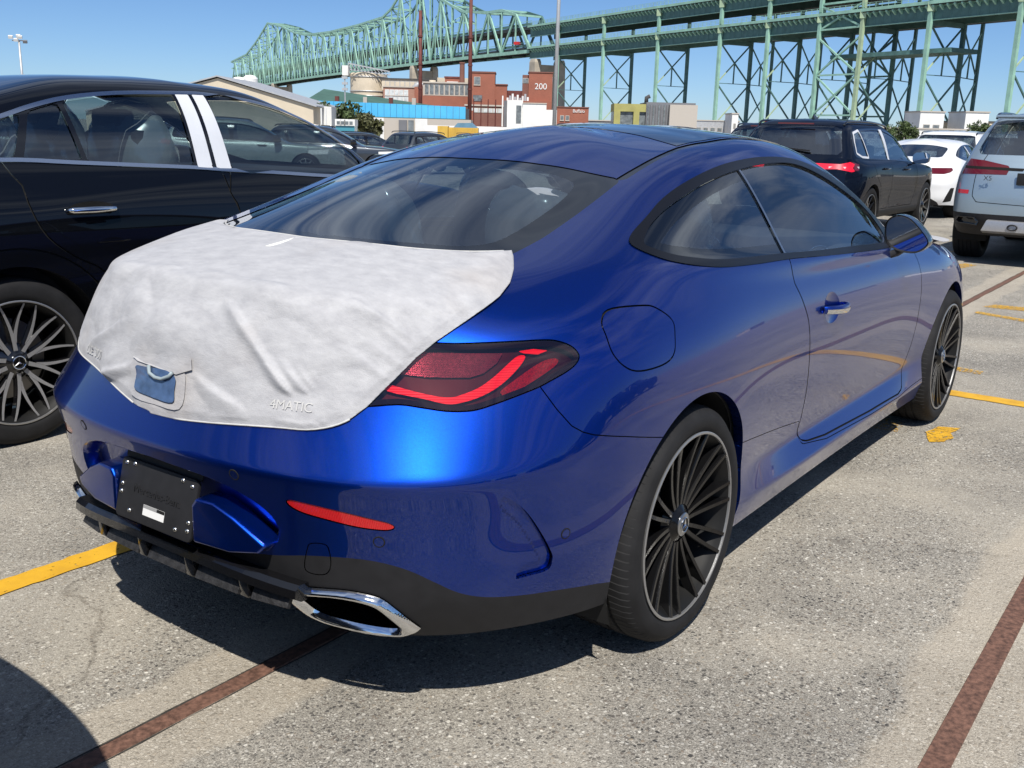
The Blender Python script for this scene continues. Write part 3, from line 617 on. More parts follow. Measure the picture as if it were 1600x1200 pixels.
        edge = S.rim_strip('trim_edge', m, lambda c: (sdf(np.column_stack([c[:, 0], c[:, 2]]), dlo_i) > -2e-3) & (sdf(np.column_stack([c[:, 0], c[:, 2]]), dlo_i) < 2e-3), lambda P: P+np.array([0, -0.012 if sg else 0.012, 0]), SATIN, tr)
    m = take(L['rwin'] & L['rwin_clear'] & (S.co[S.tri].mean(1)[:, 2] > 1.0)); S.part('rear_window', m, GLASS_DARK, root, -0.002)
    m = take(L['rwin'] & (S.co[S.tri].mean(1)[:, 2] > 1.0)); S.part('rear_window_frit', m, FRIT, root, -0.002)
    m = take(L['wscr'] & (S.co[S.tri].mean(1)[:, 2] > .9)); S.part('windscreen', m, GLASS, root, -0.002)
    m = take(L['strip']); S.part('roof_strip', m & sd, BLACK_GLOSS, root, -0.003); S.part('roof_strip', m & ~sd, BLACK_GLOSS, root, -0.003)
    m = take(L['pano']); S.part('roof_glass', m, FRIT, root, 0.0015)
    # tail lights
    for sg in (True, False):
        q = (sd == sg) & (S.co[S.tri].mean(1)[:, 0] < 0)
        tl = take(L['tail'] & ~L['strip_red'] & ~L['outer_red'] & ~L['top_red'] & ~L['pink'] & q)
        lamp = S.part('tail_light', L['tail'] & q, RED_GLASS, root, 0.001)
        S.part('lamp_housing', L['tail'] & q, RED_DARK, lamp, -0.016)
        S.part('light_strip', take(L['tail'] & L['strip_red'] & q), RED_BRIGHT, lamp, -0.006)
        S.part('light_strip', take(L['tail'] & L['outer_red'] & q), RED_OUTER, lamp, -0.009)
        S.part('light_strip', take(L['tail'] & L['top_red'] & q), RED_BRIGHT, lamp, -0.006)
        S.part('sunlit_lens_panel', take(L['tail'] & L['pink'] & q), SUNLIT_LENS, lamp, -0.010)  # clear lens coloured as if the sun shone on it
        S.part('lamp_edge', L['tail'] & L['tail_e'] & q, FRIT, lamp, -0.002)
        S.part('lamp_gasket', take(L['tail_o'] & q), GAP, lamp, -0.006)
        rf = S.part('rear_reflector', take(L['refl'] & q), RED_REFL, root, -0.002)
        S.part('reflector_bezel', take(L['refl_o'] & q), GAP, rf, -0.006)
    # exhaust tips: rounded chrome frames round black mouths
    do, di = rear(EXH_O), rear(EXH_I); tt = np.clip(-do/np.maximum(-do+np.maximum(di, 0), 1e-6), 0, 1)
    for sg in (True, False):
        q = sd == sg
        tip = S.part('exhaust_tip', take(L['exh_o'] & ~L['exh_i'] & q), CHROME, root, 0.004+0.016*np.sin(np.pi*np.clip(tt, 0, 1)**0.8), custom=False)
        mo = take(L['exh_i'] & q); S.part('exhaust_mouth', mo, GAP, tip, -0.05)
        S.rim_strip('exhaust_inner', mo, lambda c: c[:, 0] < 9, lambda P: P+np.array([0.055, 0, 0.004]), RIM_BLACK, tip)
    # recess behind the number plate
    rd = sdf(S.uv('yz'), RECESS); g0 = np.clip(-rd/0.022, 0, 1); g0 = g0*g0*(3-2*g0)
    S.part('plate_recess', take(L['recess'] & ~L['trim'] & (S.co[S.tri].mean(1)[:, 0] < -.8)), PAINT_BLUE, root, -0.036*g0, custom=False)
    S.part('plate_recess_trim', take(L['recess'] & L['trim'] & (S.co[S.tri].mean(1)[:, 0] < -.8)), BLACK_TRIM, root, -0.036*g0, custom=False)
    # rear bumper
    m = take(L['tow'] & L['trim']); S.part('tow_eye_cover', m, BLACK_TRIM, root, 0.0); m = take(L['tow']); S.part('tow_eye_cover', m, PAINT_BLUE, root, 0.0)
    S.part('tow_cover_gap', take(L['tow_o']), GAP, root, -0.004)
    m = take(L['trim'] & (S.co[S.tri].mean(1)[:, 0] < 0.2)); S.part('bumper_trim', m, BLACK_TRIM, root, 0.0)
    vd = rear(vent); right_edge = spline([(.085, .594), (.12, .558), (.158, .498), (.184, .446), (.187, .428), (.178, .404), (.128, .400)], 4, False)
    uvv = S.uv('uz'); de = np.full(len(uvv), 9.0)
    for a, b in zip(right_edge[:-1], right_edge[1:]):
        ab = b-a; t = np.clip(((uvv-a)@ab)/(ab@ab), 0, 1); de = np.minimum(de, np.linalg.norm(uvv-a-t[:, None]*ab, axis=1))
    g = np.clip(1-de/0.10, 0, 1); g = g*g*(3-2*g)*np.clip(-vd/0.02+0.0, 0, 1)**0.0
    fade = np.clip((np.minimum.reduce([-vd*8]) + (de < 0.03)*1.0), 0, 1)
    for sg in (True, False):
        vm = take(L['vent'] & (sd == sg)); S.part('bumper_scoop', vm, PAINT_BLUE, root, -0.012*g*fade)
        S.rim_strip('scoop_wall', vm, lambda c: c[:, 0] < 0, lambda P: P+np.array([.009, -.012 if sg else .012, 0]), PAINT_BLUE, root)
    doors = {}
    S.part('sill_seam', take(L['sill_gap'] & (S.co[S.tri].mean(1)[:, 0] > .3) & (S.co[S.tri].mean(1)[:, 0] < 2.5)), GAP, root, -0.004)
    S.part('bumper_gap', take(L['bump_gap']), GAP, root, -0.006)
    m = take(L['bump']); S.part('rear_bumper', m, PAINT_BLUE, root)
    for sg in (True, False):
        bw = take(L['bowl'] & L['door'] & (sd == sg)); m = take(L['door'] & (sd == sg)); dr = doors[sg] = S.part('door', m, PAINT_BLUE, root); bx = ((S.co[:, 0]-1.08)/.082)**2+((S.co[:, 2]-.812)/.054)**2; S.part('handle_bowl', bw, PAINT_BLUE, dr, -.011*np.clip(1-bx, 0, 1)**.8, custom=False)
        S.part('door_gap', take(L['door_gap'] & (sd == sg)), GAP, root, -0.006)
        pass
    bx = ((S.co[:, 0]-1.08)/.082)**2+((S.co[:, 2]-.812)/.054)**2
    for sg in (True, False):
        build_handle(doors[sg], -1 if not sg else 1); build_mirror(root, -1 if not sg else 1)
    m = take(L['flap'] & ~sd); S.part('fuel_flap', m, PAINT_BLUE, root); S.part('fuel_flap_gap', take(L['flap_gap'] & ~sd), GAP, root, -0.005)
    shell = ~used; S.part('body_shell', shell, PAINT_BLUE, root)
    # arch lips, wheel houses, floor
    allbody = ~(L['archR'] | L['archF'])
    on_arch = lambda c: (np.abs(np.hypot(c[:, 0]-.003, c[:, 2]-.332)-.385) < 4e-3) | (np.abs(np.hypot(c[:, 0]-AXF, c[:, 2]-.332)-.385) < 4e-3)
    S.rim_strip('underbody_flange', allbody, lambda c: (c[:, 2] < .36) & ~on_arch(c), lambda P: np.column_stack([(P[:, 0]-1.3)*.90+1.3, P[:, 1]*.88, np.maximum(P[:, 2]*.2+.215, P[:, 2]-.02)]), LINER, root)
    for cx in (0.003, AXF):
        for sg in (1, -1):
            tst = lambda c: (np.abs(np.hypot(c[:, 0]-cx, c[:, 2]-.332)-.385) < 2e-3) & (c[:, 1]*sg > 0)
            S.rim_strip('arch_lip', allbody, tst, lambda P: np.column_stack([P[:, 0], P[:, 1]-sg*.03, P[:, 2]]), PAINT_BLUE, root)
            m = MB(); n = 24; V = []; F = []
            for i in range(n+1):
                a = math.radians(-25+230*i/n)
                for y in (0.885, 0.55): V.append((cx+.392*math.cos(a), sg*y, .332+.392*math.sin(a)))
            for i in range(n): F.append((2*i, 2*i+1, 2*i+3, 2*i+2))
            k = len(V); V += [(cx, sg*.55, .332)]
            F += [(k, 2*i+1, 2*i+3) for i in range(n)]
            mesh_obj('wheel_house', V, F, LINER, root, True)
    cg = coupe_cage()[0]; n = len(cg); V = [((p[0]-1.3)*.96+1.3, p[1]*.93, .262) for p in cg] + [((p[0]-1.3)*.96+1.3, -p[1]*.93, .262) for p in cg]
    mesh_obj('underbody', V, [tuple(range(n)) + tuple(range(2*n-1, n-1, -1))], LINER, root)
    # wheels
    for x, sy in ((0, -1), (0, 1), (AXF, -1), (AXF, 1)):
        make_wheel(root, (x, sy*0.790 if x == 0 else sy*0.795, 0.338), sy, 'multi', w=0.262 if x == 0 else 0.245, ang=0.0 if x == 0 else 0.4)
    return root, S
def build_handle(door, sg):
    """bowl recess ring and bow-shaped chrome handle"""
    C = Vector((1.08, sg*0.9095, .812))
    m = MB(); pts = [(C.x-.105, C.y-sg*.004, C.z+.004), (C.x-.085, C.y+sg*.016, C.z+.004), (C.x-.04, C.y+sg*.032, C.z+.002), (C.x, C.y+sg*.037, C.z), (C.x+.05, C.y+sg*.034, C.z-.002), (C.x+.095, C.y+sg*.02, C.z-.004), (C.x+.118, C.y-sg*.002, C.z-.004)]
    P = spline(pts, 4, False); Vh = []; Fh = []; k = 10
    for i, p in enumerate(P):
        t = i/(len(P)-1); w = .017*(0.75+0.25*math.sin(math.pi*t)); d = .008
        for j in range(k):
            a = 2*math.pi*j/k; Vh.append((p[0], p[1]+d*math.cos(a), p[2]+w*math.sin(a)))
    for i in range(len(P)-1):
        for j in range(k): Fh.append((i*k+j, i*k+(j+1) % k, (i+1)*k+(j+1) % k, (i+1)*k+j))
    Fh += [tuple(range(k)), tuple(range((len(P)-1)*k, len(P)*k))]
    h = mesh_obj('door_handle', Vh, Fh, PAINT_BLUE, door, True)
    # bright inlay along the lower half
    V2 = []; F2 = []
    for i, p in enumerate(P[2:-2]):
        V2 += [(p[0], p[1]+sg*.0087, p[2]+.003), (p[0], p[1]+sg*.0092, p[2]-.004), (p[0], p[1]+sg*.006, p[2]-.0125)]
    for i in range(len(P)-5):
        for j in range(2): F2.append((3*i+j, 3*i+j+1, 3*i+j+4, 3*i+j+3))
    mesh_obj('handle_inlay', V2, F2, CHROME, door, True)
def build_mirror(root, sg):
    """door mirror: shell open to the rear, glass, dark foot"""
    mr = empty('side_mirror', (1.90, sg*.86, .99), 0, root)
    out = spline([(-.030, 1.058), (-.005, 1.085), (.030, 1.092), (.072, 1.078), (.118, 1.038), (.150, 1.000), (.148, .975), (.108, .945), (.042, .944), (-.008, .965), (-.030, 1.0)], 3)
    n = len(out); c = out.mean(0); V = []; F = []
    for (dx, s) in ((-.030, 1.0), (0.0, 1.02), (.035, 1.0), (.075, .90), (.105, .70), (.122, .42), (.128, .08)):
        for p in out:
            q = c+(p-c)*s; V.append((dx-(p[0]-c[0])*.16, sg*(q[0]), q[1]-.99))
    for i in range(6):
        for k in range(n): F.append((i*n+k, i*n+(k+1) % n, (i+1)*n+(k+1) % n, (i+1)*n+k))
    mesh_obj('mirror_shell', V, F, BLACK_GLOSS, mr, True)
    V = [( -.026-(p[0]-c[0])*.16-(p[1]-c[1])*.10, sg*(c[0]+(p[0]-c[0])*.93), c[1]+(p[1]-c[1])*.91-.99) for p in out]
    V2 = [( -.022-(p[0]-c[0])*.16, sg*(c[0]+(p[0]-c[0])*1.0), c[1]+(p[1]-c[1])*1.0-.99) for p in out]
    mesh_obj('mirror_glass', V, [tuple(range(n)) if sg < 0 else tuple(reversed(range(n)))], MIRROR, mr)
    mesh_obj('mirror_frame', V + V2, [(k, (k+1) % n, n+(k+1) % n, n+k) for k in range(n)], BLACK_TRIM, mr)
    m = MB(); m.add([(-.03, sg*.0, -.045), (.10, sg*.0, -.045), (.085, sg*.07, -.02), (-.0, sg*.07, -.02), (-.05, sg*-.01, -.09), (.10, sg*-.01, -.09), (.075, sg*.05, -.045), (.01, sg*.05, -.045)], [(0, 1, 2, 3), (4, 5, 6, 7), (0, 1, 5, 4), (1, 2, 6, 5), (2, 3, 7, 6), (3, 0, 4, 7)])
    m.build('mirror_foot', BLACK_TRIM, mr, bevel=.008)
# ------------------------------------------------------------------ coupe: plate, pods, diffuser, sensors, interior
def surf_at(S, p):
    i = ((S.co-np.array(p))**2).sum(1).argmin(); return Vector(S.co[i]), Vector(S.no[i])
def rear_x(y): y = abs(y); return -1.062 + 0.06*y*y + 0.75*y**4
def build_coupe_parts(root, S):
    # number-plate holder, black with screws and a printed label
    C = Vector((-1.040, 0, .500)); sl = 0.2477; ez = Vector((sl, 0, 1)).normalized(); ey = Vector((0, -1, 0)); ex = ey.cross(ez)   # local x right, y up, z out (towards the rear)
    M = Matrix(((ey.x, ez.x, ex.x, C.x), (ey.y, ez.y, ex.y, C.y), (ey.z, ez.z, ex.z, C.z), (0, 0, 0, 1)))
    if ex.x > 0: M = Matrix(((ey.x, ez.x, -ex.x, C.x), (ey.y, ez.y, -ex.y, C.y), (ey.z, ez.z, -ex.z, C.z), (0, 0, 0, 1)))
    def rr(w, h, r, n=5):
        out = []
        for cx, cy, a0 in ((w/2-r, h/2-r, 0), (-w/2+r, h/2-r, 90), (-w/2+r, -h/2+r, 180), (w/2-r, -h/2+r, 270)):
            for k in range(n): a = math.radians(a0+90*k/(n-1)); out.append((cx+r*math.cos(a), cy+r*math.sin(a)))
        return out
    pl = MB().prism(rr(.300, .150, .014), .010, M).build('plate_holder', BLACK_TRIM, root, bevel=.002)
    MB().prism(rr(.30, .022, .008), .004, M @ Matrix.Translation((0, .083, -.004))).build('plate_flange', BLACK_TRIM, pl)
    for x, y in ((-.128, .062), (-.095, .065), (.095, .065), (.132, .058), (-.135, .008), (-.135, -.012), (.137, -.028), (.137, -.048), (-.092, -.052), (.092, -.055)):
        MB().lathe([(0, -.004), (.0035, -.004), (.0055, -.002), (.006, .0)], 10, M @ Matrix.Translation((x, y, .0105)) @ Matrix.Rotation(math.pi/2, 4, 'X').inverted()).build('screw', SCREW, pl, True, 50)
    MB().prism([(-.042, -.013), (.042, -.013), (.042, .013), (-.042, .013)], .0006, M @ Matrix.Translation((.002, -.038, .0102))).build('label', WHITE_LABEL, pl)
    MB().prism([(-.042, .005), (.012, .005), (.012, .0128), (-.042, .0128)], .0004, M @ Matrix.Translation((.002, -.038, .0109))).build('label_band', pmat('label_grey', (.30, .30, .30), .5), pl)
    MB().prism([(.012, .005), (.042, .005), (.042, .0128), (.012, .0128)], .0004, M @ Matrix.Translation((.002, -.038, .0109))).build('label_band', GAP, pl)
    text_mesh('plate_lettering', 'Mercedes-Benz', .030, BLACK_TRIM, M @ Matrix.Translation((0.004, .006, .0108)), pl, .0008)
    # painted pods either side of the plate
    for sg in (1, -1):
        out = [(.152, .432), (.152, .525), (.168, .545), (.225, .545), (.285, .520), (.372, .468), (.352, .447), (.27, .434)]; n = len(out)
        V = [(rear_x(q[0])-.012+max(0, .52-q[1])*.12+max(0, q[0]-.24)*.12+(.012 if q[1] > .51 else 0), sg*q[0], q[1]) for q in out] + [(rear_x(q[0])+.07, sg*q[0], q[1]) for q in out]
        MB().add(V, [tuple(range(n)), tuple(range(2*n-1, n-1, -1))] + [(k, (k+1) % n, n+(k+1) % n, n+k) for k in range(n)]).build('bumper_pod', PAINT_BLUE, root, bevel=.010, seg=4, angle=60)
    # diffuser: gloss bar, fins, ribbed slats
    ys = np.linspace(-.44, .44, 25); V = []; F = []; sec = ((-.004, .402), (-.016, .392), (-.018, .372), (.0, .360), (.05, .358), (.05, .40))
    for y in ys:
        for dx, z in sec: V.append((rear_x(y)+.035+dx, y, z-.02*(abs(y)/.44)**2))
    k = len(sec)
    for i in range(len(ys)-1):
        for j in range(k): F.append((i*k+j, i*k+(j+1) % k, (i+1)*k+(j+1) % k, (i+1)*k+j))
    F += [tuple(range(k)), tuple(range((len(ys)-1)*k, len(ys)*k))]
    mesh_obj('diffuser_bar', V, F, BLACK_GLOSS, root)
    for y in (-.285, -.095, .095, .285):
        x = rear_x(y)+.025; MB().add([(x, y-.016, .375), (x+.005, y-.016, .318), (x+.16, y-.016, .30), (x+.16, y-.016, .375), (x, y+.016, .375), (x+.005, y+.016, .318), (x+.16, y+.016, .30), (x+.16, y+.016, .375)],
            [(0, 1, 2, 3), (7, 6, 5, 4), (0, 4, 5, 1), (1, 5, 6, 2), (2, 6, 7, 3), (3, 7, 4, 0)]).build('diffuser_fin', BLACK_GLOSS, root, bevel=.004)
    for y0, y1 in ((-.41, -.305), (-.265, -.115), (-.075, .075), (.115, .265), (.305, .41)):
        m = MB(); ya = (y0+y1)/2; x = rear_x(ya)+.052
        R0 = Matrix.Rotation(math.atan2(rear_x(y1)-rear_x(y0), y1-y0)*-1, 3, 'Z') @ Matrix.Rotation(0.5, 3, 'Y')
        m.box((x-.010, ya, .334), (.014, y1-y0, .036), R0); m.build('diffuser_slat', RIBBED, root, bevel=.002)
    # parking sensors
    for p in ((-1.043, .294, .630), (-.924, .617, .508), (-.565, .876, .487)):
        for sg in (1, -1):
            c, nn = surf_at(S, (p[0], sg*p[1], p[2])); q = nn.to_track_quat('Z', 'Y').to_matrix().to_4x4(); Mx = Matrix.Translation(c) @ q
            sn = MB().tube([Mx @ Vector((.0125*math.cos(a), .0125*math.sin(a), .0)) for a in np.linspace(0, 2*math.pi, 20, endpoint=False)], .0016, 5, True).build('sensor_ring', GAP, root, True)
            MB().prism([(.011*math.cos(a), .011*math.sin(a)) for a in np.linspace(0, 2*math.pi, 20, endpoint=False)], .002, Mx, -.0008).build('parking_sensor', PAINT_BLUE, root)
    # interior
    cabin = S.co[S.tri].mean(1); L = S.lab
    roofm = (cabin[:, 2] > 1.16) & ~(L['rwin'] & (cabin[:, 2] > 1.0)) & ~L['wscr'] & ~L['dlo']
    S.part('headliner', roofm, HEADLINER, root, -0.03)
    for sg in (1, -1): S.part('cabin_lining', (cabin[:, 1]*sg > 0) & (cabin[:, 2] < 1.02) & (cabin[:, 2] > .45) & (cabin[:, 0] > -.35) & (cabin[:, 0] < 2.2) & (np.abs(cabin[:, 1]) > .6) & ~L['dlo'] & ~L['archR'], SEAT, root, -0.04)
    MB().box((.95, 0, .36), (2.6, 1.5, .04)).build('cabin_floor', LINER, root)
    MB().box((-.28, 0, 1.02), (.44, 1.15, .03)).build('parcel_shelf', SEAT, root, bevel=.01)
    def seat(x, y, zb, zh, w, film, rear=False):
        st = empty('seat', (x, y, 0), 0, root)
        MB().box((.22, 0, .50), (.52, w, .16)).build('seat_cushion', SEAT, st, bevel=.05, seg=3)
        Mr = Matrix.Rotation(-.28, 3, 'Y')
        MB().box((-.06, 0, (zb+.5)/2), (.14, w, zb-.45), Mr).build('seat_backrest', SEAT, st, bevel=.05, seg=3)
        hr = MB().box((-.18 if not rear else -.14, 0, zh-.08), (.09, .27, .17), Mr).build('headrest', SEAT, st, bevel=.04, seg=3)
        if film:
            bm = bmesh.new(); bmesh.ops.create_icosphere(bm, subdivisions=4, radius=1.0); rg = np.random.default_rng(int(abs(x*100+y*10)))
            a = rg.uniform(0, 6.28, 12); kf = rg.uniform(3, 9, 12)
            for v in bm.verts:
                th = math.atan2(v.co.y, v.co.x); f = 1+sum(.018*math.sin(kk*th+aa+v.co.z*3*(1 if i % 2 else -1)) for i, (aa, kk) in enumerate(zip(a, kf)))
                zz = v.co.z; px, py = v.co.x, v.co.y; ex_ = lambda t: math.copysign(abs(t)**.7, t)
                v.co = Vector(((-.17 if not rear else -.14)+ex_(px)*.10*f-(zz*.05), ex_(py)*(.18+max(0, -zz)*.06)*f, zh-.13+zz*.20*f))
            me = bpy.data.meshes.new('plastic_wrap'); bm.to_mesh(me); bm.free(); me.shade_smooth(); me.materials.append(PLASTIC_FILM); link(bpy.data.objects.new('plastic_wrap', me), st)
        return st
    seat(.98, .37, 1.0, 1.17, .50, True); seat(.98, -.37, 1.0, 1.17, .50, True)
    seat(.22, .34, .99, 1.16, .52, True, True); seat(.22, -.34, .99, 1.16, .52, True, True)
    m = MB(); V = [(1.70, .80), (2.25, .92), (2.25, .70), (1.75, .62)]
    MB().add([(1.72, y, z) if k == 0 else (1.80, y, z+.1) for y in (-.72, .72) for k, z in ((0, .70), (0, .88))] + [(1.86, y, .955) for y in (-.72, .72)] + [(2.25, y, .965) for y in (-.72, .72)] + [(2.25, y, .60) for y in (-.72, .72)],
        [(0, 1, 3, 2), (1, 4, 5, 3), (4, 6, 7, 5), (0, 2, 9, 8), (0, 8, 6, 4, 1), (2, 3, 5, 7, 9)]).build('dashboard', SEAT, root, bevel=.02)
    for y in (-.62, -.12, .0, .12, .62):
        MB().tube([(1.735, y+.05*math.cos(a), .90+.05*math.sin(a)) for a in np.linspace(0, 2*math.pi, 24, endpoint=False)], .006, 6, True).build('air_vent_ring', CHROME, root, True)
    sw = empty('steering_wheel', (1.45, .37, .86), 0, root); Q = Matrix.Rotation(-.35, 3, 'Y')
    MB().tube([Q @ Vector((0, .185*math.cos(a), .185*math.sin(a))) for a in np.linspace(0, 2*math.pi, 32, endpoint=False)], .015, 8, True).build('steering_rim', SEAT, sw, True)
    m = MB(); m.box((0, 0, 0), (.05, .14, .11), Q)
    for a in (0, math.pi, -math.pi/2): m.bar(Q @ Vector((0, .05*math.cos(a), .05*math.sin(a))), Q @ Vector((0, .18*math.cos(a), .18*math.sin(a))), .03, .015)
    m.build('steering_hub', SEAT, sw)
    MB().box((1.62, 0, 1.27), (.03, .22, .07)).build('rear_view_mirror', BLACK_TRIM, root, bevel=.012)
RIBBED = noise_var(pmat('ribbed_plastic', (.026, .026, .028), .5, spec=.3), 60, .4, .6, 160, dist=.004)
HEADLINER = pmat('headliner', (.10, .10, .11), .9)

# ------------------------------------------------------------------ white cloth covers
def cloth_mat(name='cloth_white'):
    m = pmat(name, (.70, .70, .72), .85); nt = m.node_tree; N = nt.nodes; L = nt.links; b = N['Principled BSDF']
    b.inputs['Sheen Weight'].default_value = .15
    tc = N.new('ShaderNodeTexCoord'); n1 = N.new('ShaderNodeTexNoise'); n1.inputs['Scale'].default_value = 30; n1.inputs['Detail'].default_value = 8; n1.inputs['Roughness'].default_value = .65
    mp = N.new('ShaderNodeMapping'); mp.inputs['Scale'].default_value = (1, .55, 1.2); mp.inputs['Rotation'].default_value = (.3, .2, .4); L.new(tc.outputs['Object'], mp.inputs[0]); L.new(mp.outputs[0], n1.inputs['Vector'])
    cr = N.new('ShaderNodeValToRGB'); cr.color_ramp.elements[0].position = .32; cr.color_ramp.elements[0].color = (.345, .345, .36, 1); cr.color_ramp.elements[1].position = .68; cr.color_ramp.elements[1].color = (.455, .455, .465, 1); L.new(n1.outputs['Fac'], cr.inputs[0])
    n3 = N.new('ShaderNodeTexNoise'); n3.inputs['Scale'].default_value = 3.2; n3.inputs['Detail'].default_value = 3; L.new(tc.outputs['Object'], n3.inputs['Vector'])
    c3 = N.new('ShaderNodeValToRGB'); c3.color_ramp.elements[0].position = .55; c3.color_ramp.elements[0].color = (1, 1, 1, 1); c3.color_ramp.elements[1].position = .78; c3.color_ramp.elements[1].color = (.95, .90, .85, 1); L.new(n3.outputs['Fac'], c3.inputs[0])
    mu = N.new('ShaderNodeMixRGB'); mu.blend_type = 'MULTIPLY'; mu.inputs[0].default_value = 1; L.new(cr.outputs[0], mu.inputs[1]); L.new(c3.outputs[0], mu.inputs[2]); L.new(mu.outputs[0], b.inputs['Base Color'])
    n2 = N.new('ShaderNodeTexNoise'); n2.inputs['Scale'].default_value = 420; n2.inputs['Detail'].default_value = 3; L.new(tc.outputs['Object'], n2.inputs['Vector'])
    ad = N.new('ShaderNodeMath'); ad.operation = 'MULTIPLY_ADD'; ad.inputs[1].default_value = 3.5; L.new(n1.outputs['Fac'], ad.inputs[0]); L.new(n2.outputs['Fac'], ad.inputs[2])
    bp = N.new('ShaderNodeBump'); bp.inputs['Strength'].default_value = .35; bp.inputs['Distance'].default_value = .0022; L.new(ad.outputs[0], bp.inputs['Height']); L.new(bp.outputs[0], b.inputs['Normal'])
    return m
CLOTH = cloth_mat()
CLOTH_EDGE = noise_var(pmat('cloth_hem', (.52, .515, .50), .85), 60, .06, .3, 200, dist=.002)
def ridge(uv, pts, w, amp, side=None):
    """fold height along a polyline: sharp on one flank, soft on the other"""
    P = spline(pts, 4, False); best = np.full(len(uv), 9.0); sg = np.zeros(len(uv)); tt = np.zeros(len(uv))
    for i, (a, b) in enumerate(zip(P[:-1], P[1:])):
        ab = b-a; t = np.clip(((uv-a)@ab)/(ab@ab), 0, 1); v = uv-a-t[:, None]*ab; d = np.linalg.norm(v, axis=1); m = d < best
        best = np.where(m, d, best); sg = np.where(m, np.sign(ab[0]*v[:, 1]-ab[1]*v[:, 0]), sg); tt = np.where(m, (i+t)/(len(P)-1), tt)
    ww = np.where(sg > 0, w, w*3.0) if side is None else w
    return amp*np.exp(-(best/ww)**2)*np.clip(np.sin(np.pi*np.clip(tt, .04, .96)), 0, 1)**.5
def build_boot_cover():
    S = Surf(*subdiv(coupe_cage(), 4, [(4, 0, 5, .62, .45), (8, 0, 5, .6, .35)]))
    S.refine('uz', (-.80, .66), (.25, 1.15), lambda c: c[:, 0] < -.2)
    right = [(.135, 1.30), (.136, 1.082), (.126, 1.060), (.107, 1.035), (.075, 1.012), (.017, .984), (-.038, .955), (-.082, .93), (-.126, .898), (-.168, .859), (-.204, .826), (-.232, .799), (-.269, .772), (-.315, .751), (-.364, .742), (-.42, .742), (-.508, .735), (-.6, .725), (-.682, .716), (-.80, .714), (-.9, .714), (-.9, 1.30)]
    left = [(.135, 1.30), (.136, 1.082), (.126, 1.060), (.107, 1.035), (.075, 1.012), (.017, .984), (-.038, .955), (-.082, .93), (-.126, .898), (-.168, .865), (-.204, .836), (-.25, .80), (-.32, .78), (-.407, .777), (-.473, .774), (-.542, .764), (-.629, .741), (-.69, .724), (-.80, .714), (-.9, .714), (-.9, 1.30)]
    win = np.array([(-.535, -.12), (-.533, 0), (-.518, .182), (-.492, .355), (-.43, .485), (-.36, .545), (-.2, .62), (.4, .62), (.4, -.12)])
    uz = S.uv('uz'); xr = S.co[:, 0] < -.15
    f = np.where(S.co[:, 1] < 0, sdf(uz, np.array(right)), sdf(uz, np.array(left)))
    f = np.where(xr, f, 1.0); w = sdf(S.uv('xy'), win); f = np.maximum(f, np.where(S.co[:, 2] > 1.0, -w, -1.0))
    S.cut('cov', f)
    uz = S.uv('uz'); R_ = S.co[:, 1] < 0
    f = np.where(R_, sdf(uz, np.array(right)), sdf(uz, np.array(left))); w = sdf(S.uv('xy'), win); f = np.maximum(np.where(S.co[:, 0] < -.15, f, 1.0), np.where(S.co[:, 2] > 1.0, -w, -1.0))
    e = np.clip(-f/.04, 0, 1)
    off = .004 + .004*np.clip(-f/.015, 0, 1)
    # loose cloth bridging between the lip and the lower edge, and over the hollow of the lid
    x, y, z = S.co.T
    off += .014*np.exp(-((z-.89)/.06)**2)*np.clip(1-np.abs(y)/.5, 0, 1)*e
    off += .014*np.exp(-((x+.87+.12*y*y)/.03)**2)*np.clip((z-.93)/.06, 0, 1)*e
    R1 = np.where(R_, 1.0, 0.0); L1 = 1-R1
    for pts, wd, am, mk in (([(-.541, .985), (-.479, .918), (-.42, .844), (-.378, .79), (-.342, .752)], .006, .016, R1), ([(-.412, .878), (-.377, .835), (-.336, .787), (-.32, .752)], .006, .010, R1),
            ([(-.37, .86), (-.33, .80), (-.305, .76)], .005, .007, R1), ([(-.33, .84), (-.30, .80), (-.275, .775)], .006, .008, R1), ([(-.277, 1.006), (-.221, .986), (-.166, .956), (-.118, .924)], .006, .009, R1),
            ([(-.617, .818), (-.554, .787), (-.479, .756)], .010, .009, R1), ([(-.48, .80), (-.42, .77), (-.36, .747)], .006, .007, R1), ([(-.554, .898), (-.49, .853), (-.402, .801)], .008, .012, L1),
            ([(-.672, .826), (-.6, .786), (-.549, .762)], .008, .010, L1), ([(-.62, .80), (-.56, .775), (-.52, .765)], .006, .007, L1), ([(-.23, .93), (-.18, .90), (-.15, .875)], .006, .006, R1), ([(-.27, .91), (-.21, .87), (-.18, .85)], .007, .006, R1), ([(-.20, .955), (-.15, .92), (-.125, .90)], .005, .005, R1),
            ([(.10, 1.05), (.05, 1.03), (.02, 1.0)], .008, .005, R1)):
        calm = 1-.85*np.exp(-((y+.405)/.085)**4-((z-.786)/.03)**4)
        off += ridge(uz, pts, wd, am)*mk*np.clip(-f/.012, 0, 1)*calm
    rg = np.random.default_rng(3)
    for k in range(26):     # small soft undulation
        a = rg.uniform(0, 6.28); kx, kz = rg.uniform(8, 45)*math.cos(a), rg.uniform(8, 45)*math.sin(a); off += .0009*np.sin(kx*(y+x*.5)+kz*z*1.3+rg.uniform(0, 6.28))
    off = np.maximum(off, .005+.006*np.clip(-f/.02, 0, 1)+.006*np.clip((z-.98)/.03, 0, 1)*np.clip(-f/.03, 0, 1))
    root = empty('boot_cover'); tag(root, 'white fleecy cloth cover stretched over the boot of the blue coupe', 'cloth cover')
    cl = S.part('cloth', S.lab['cov'], CLOTH, root, off, custom=False); cl.modifiers.new('thickness', 'SOLIDIFY').thickness = .002
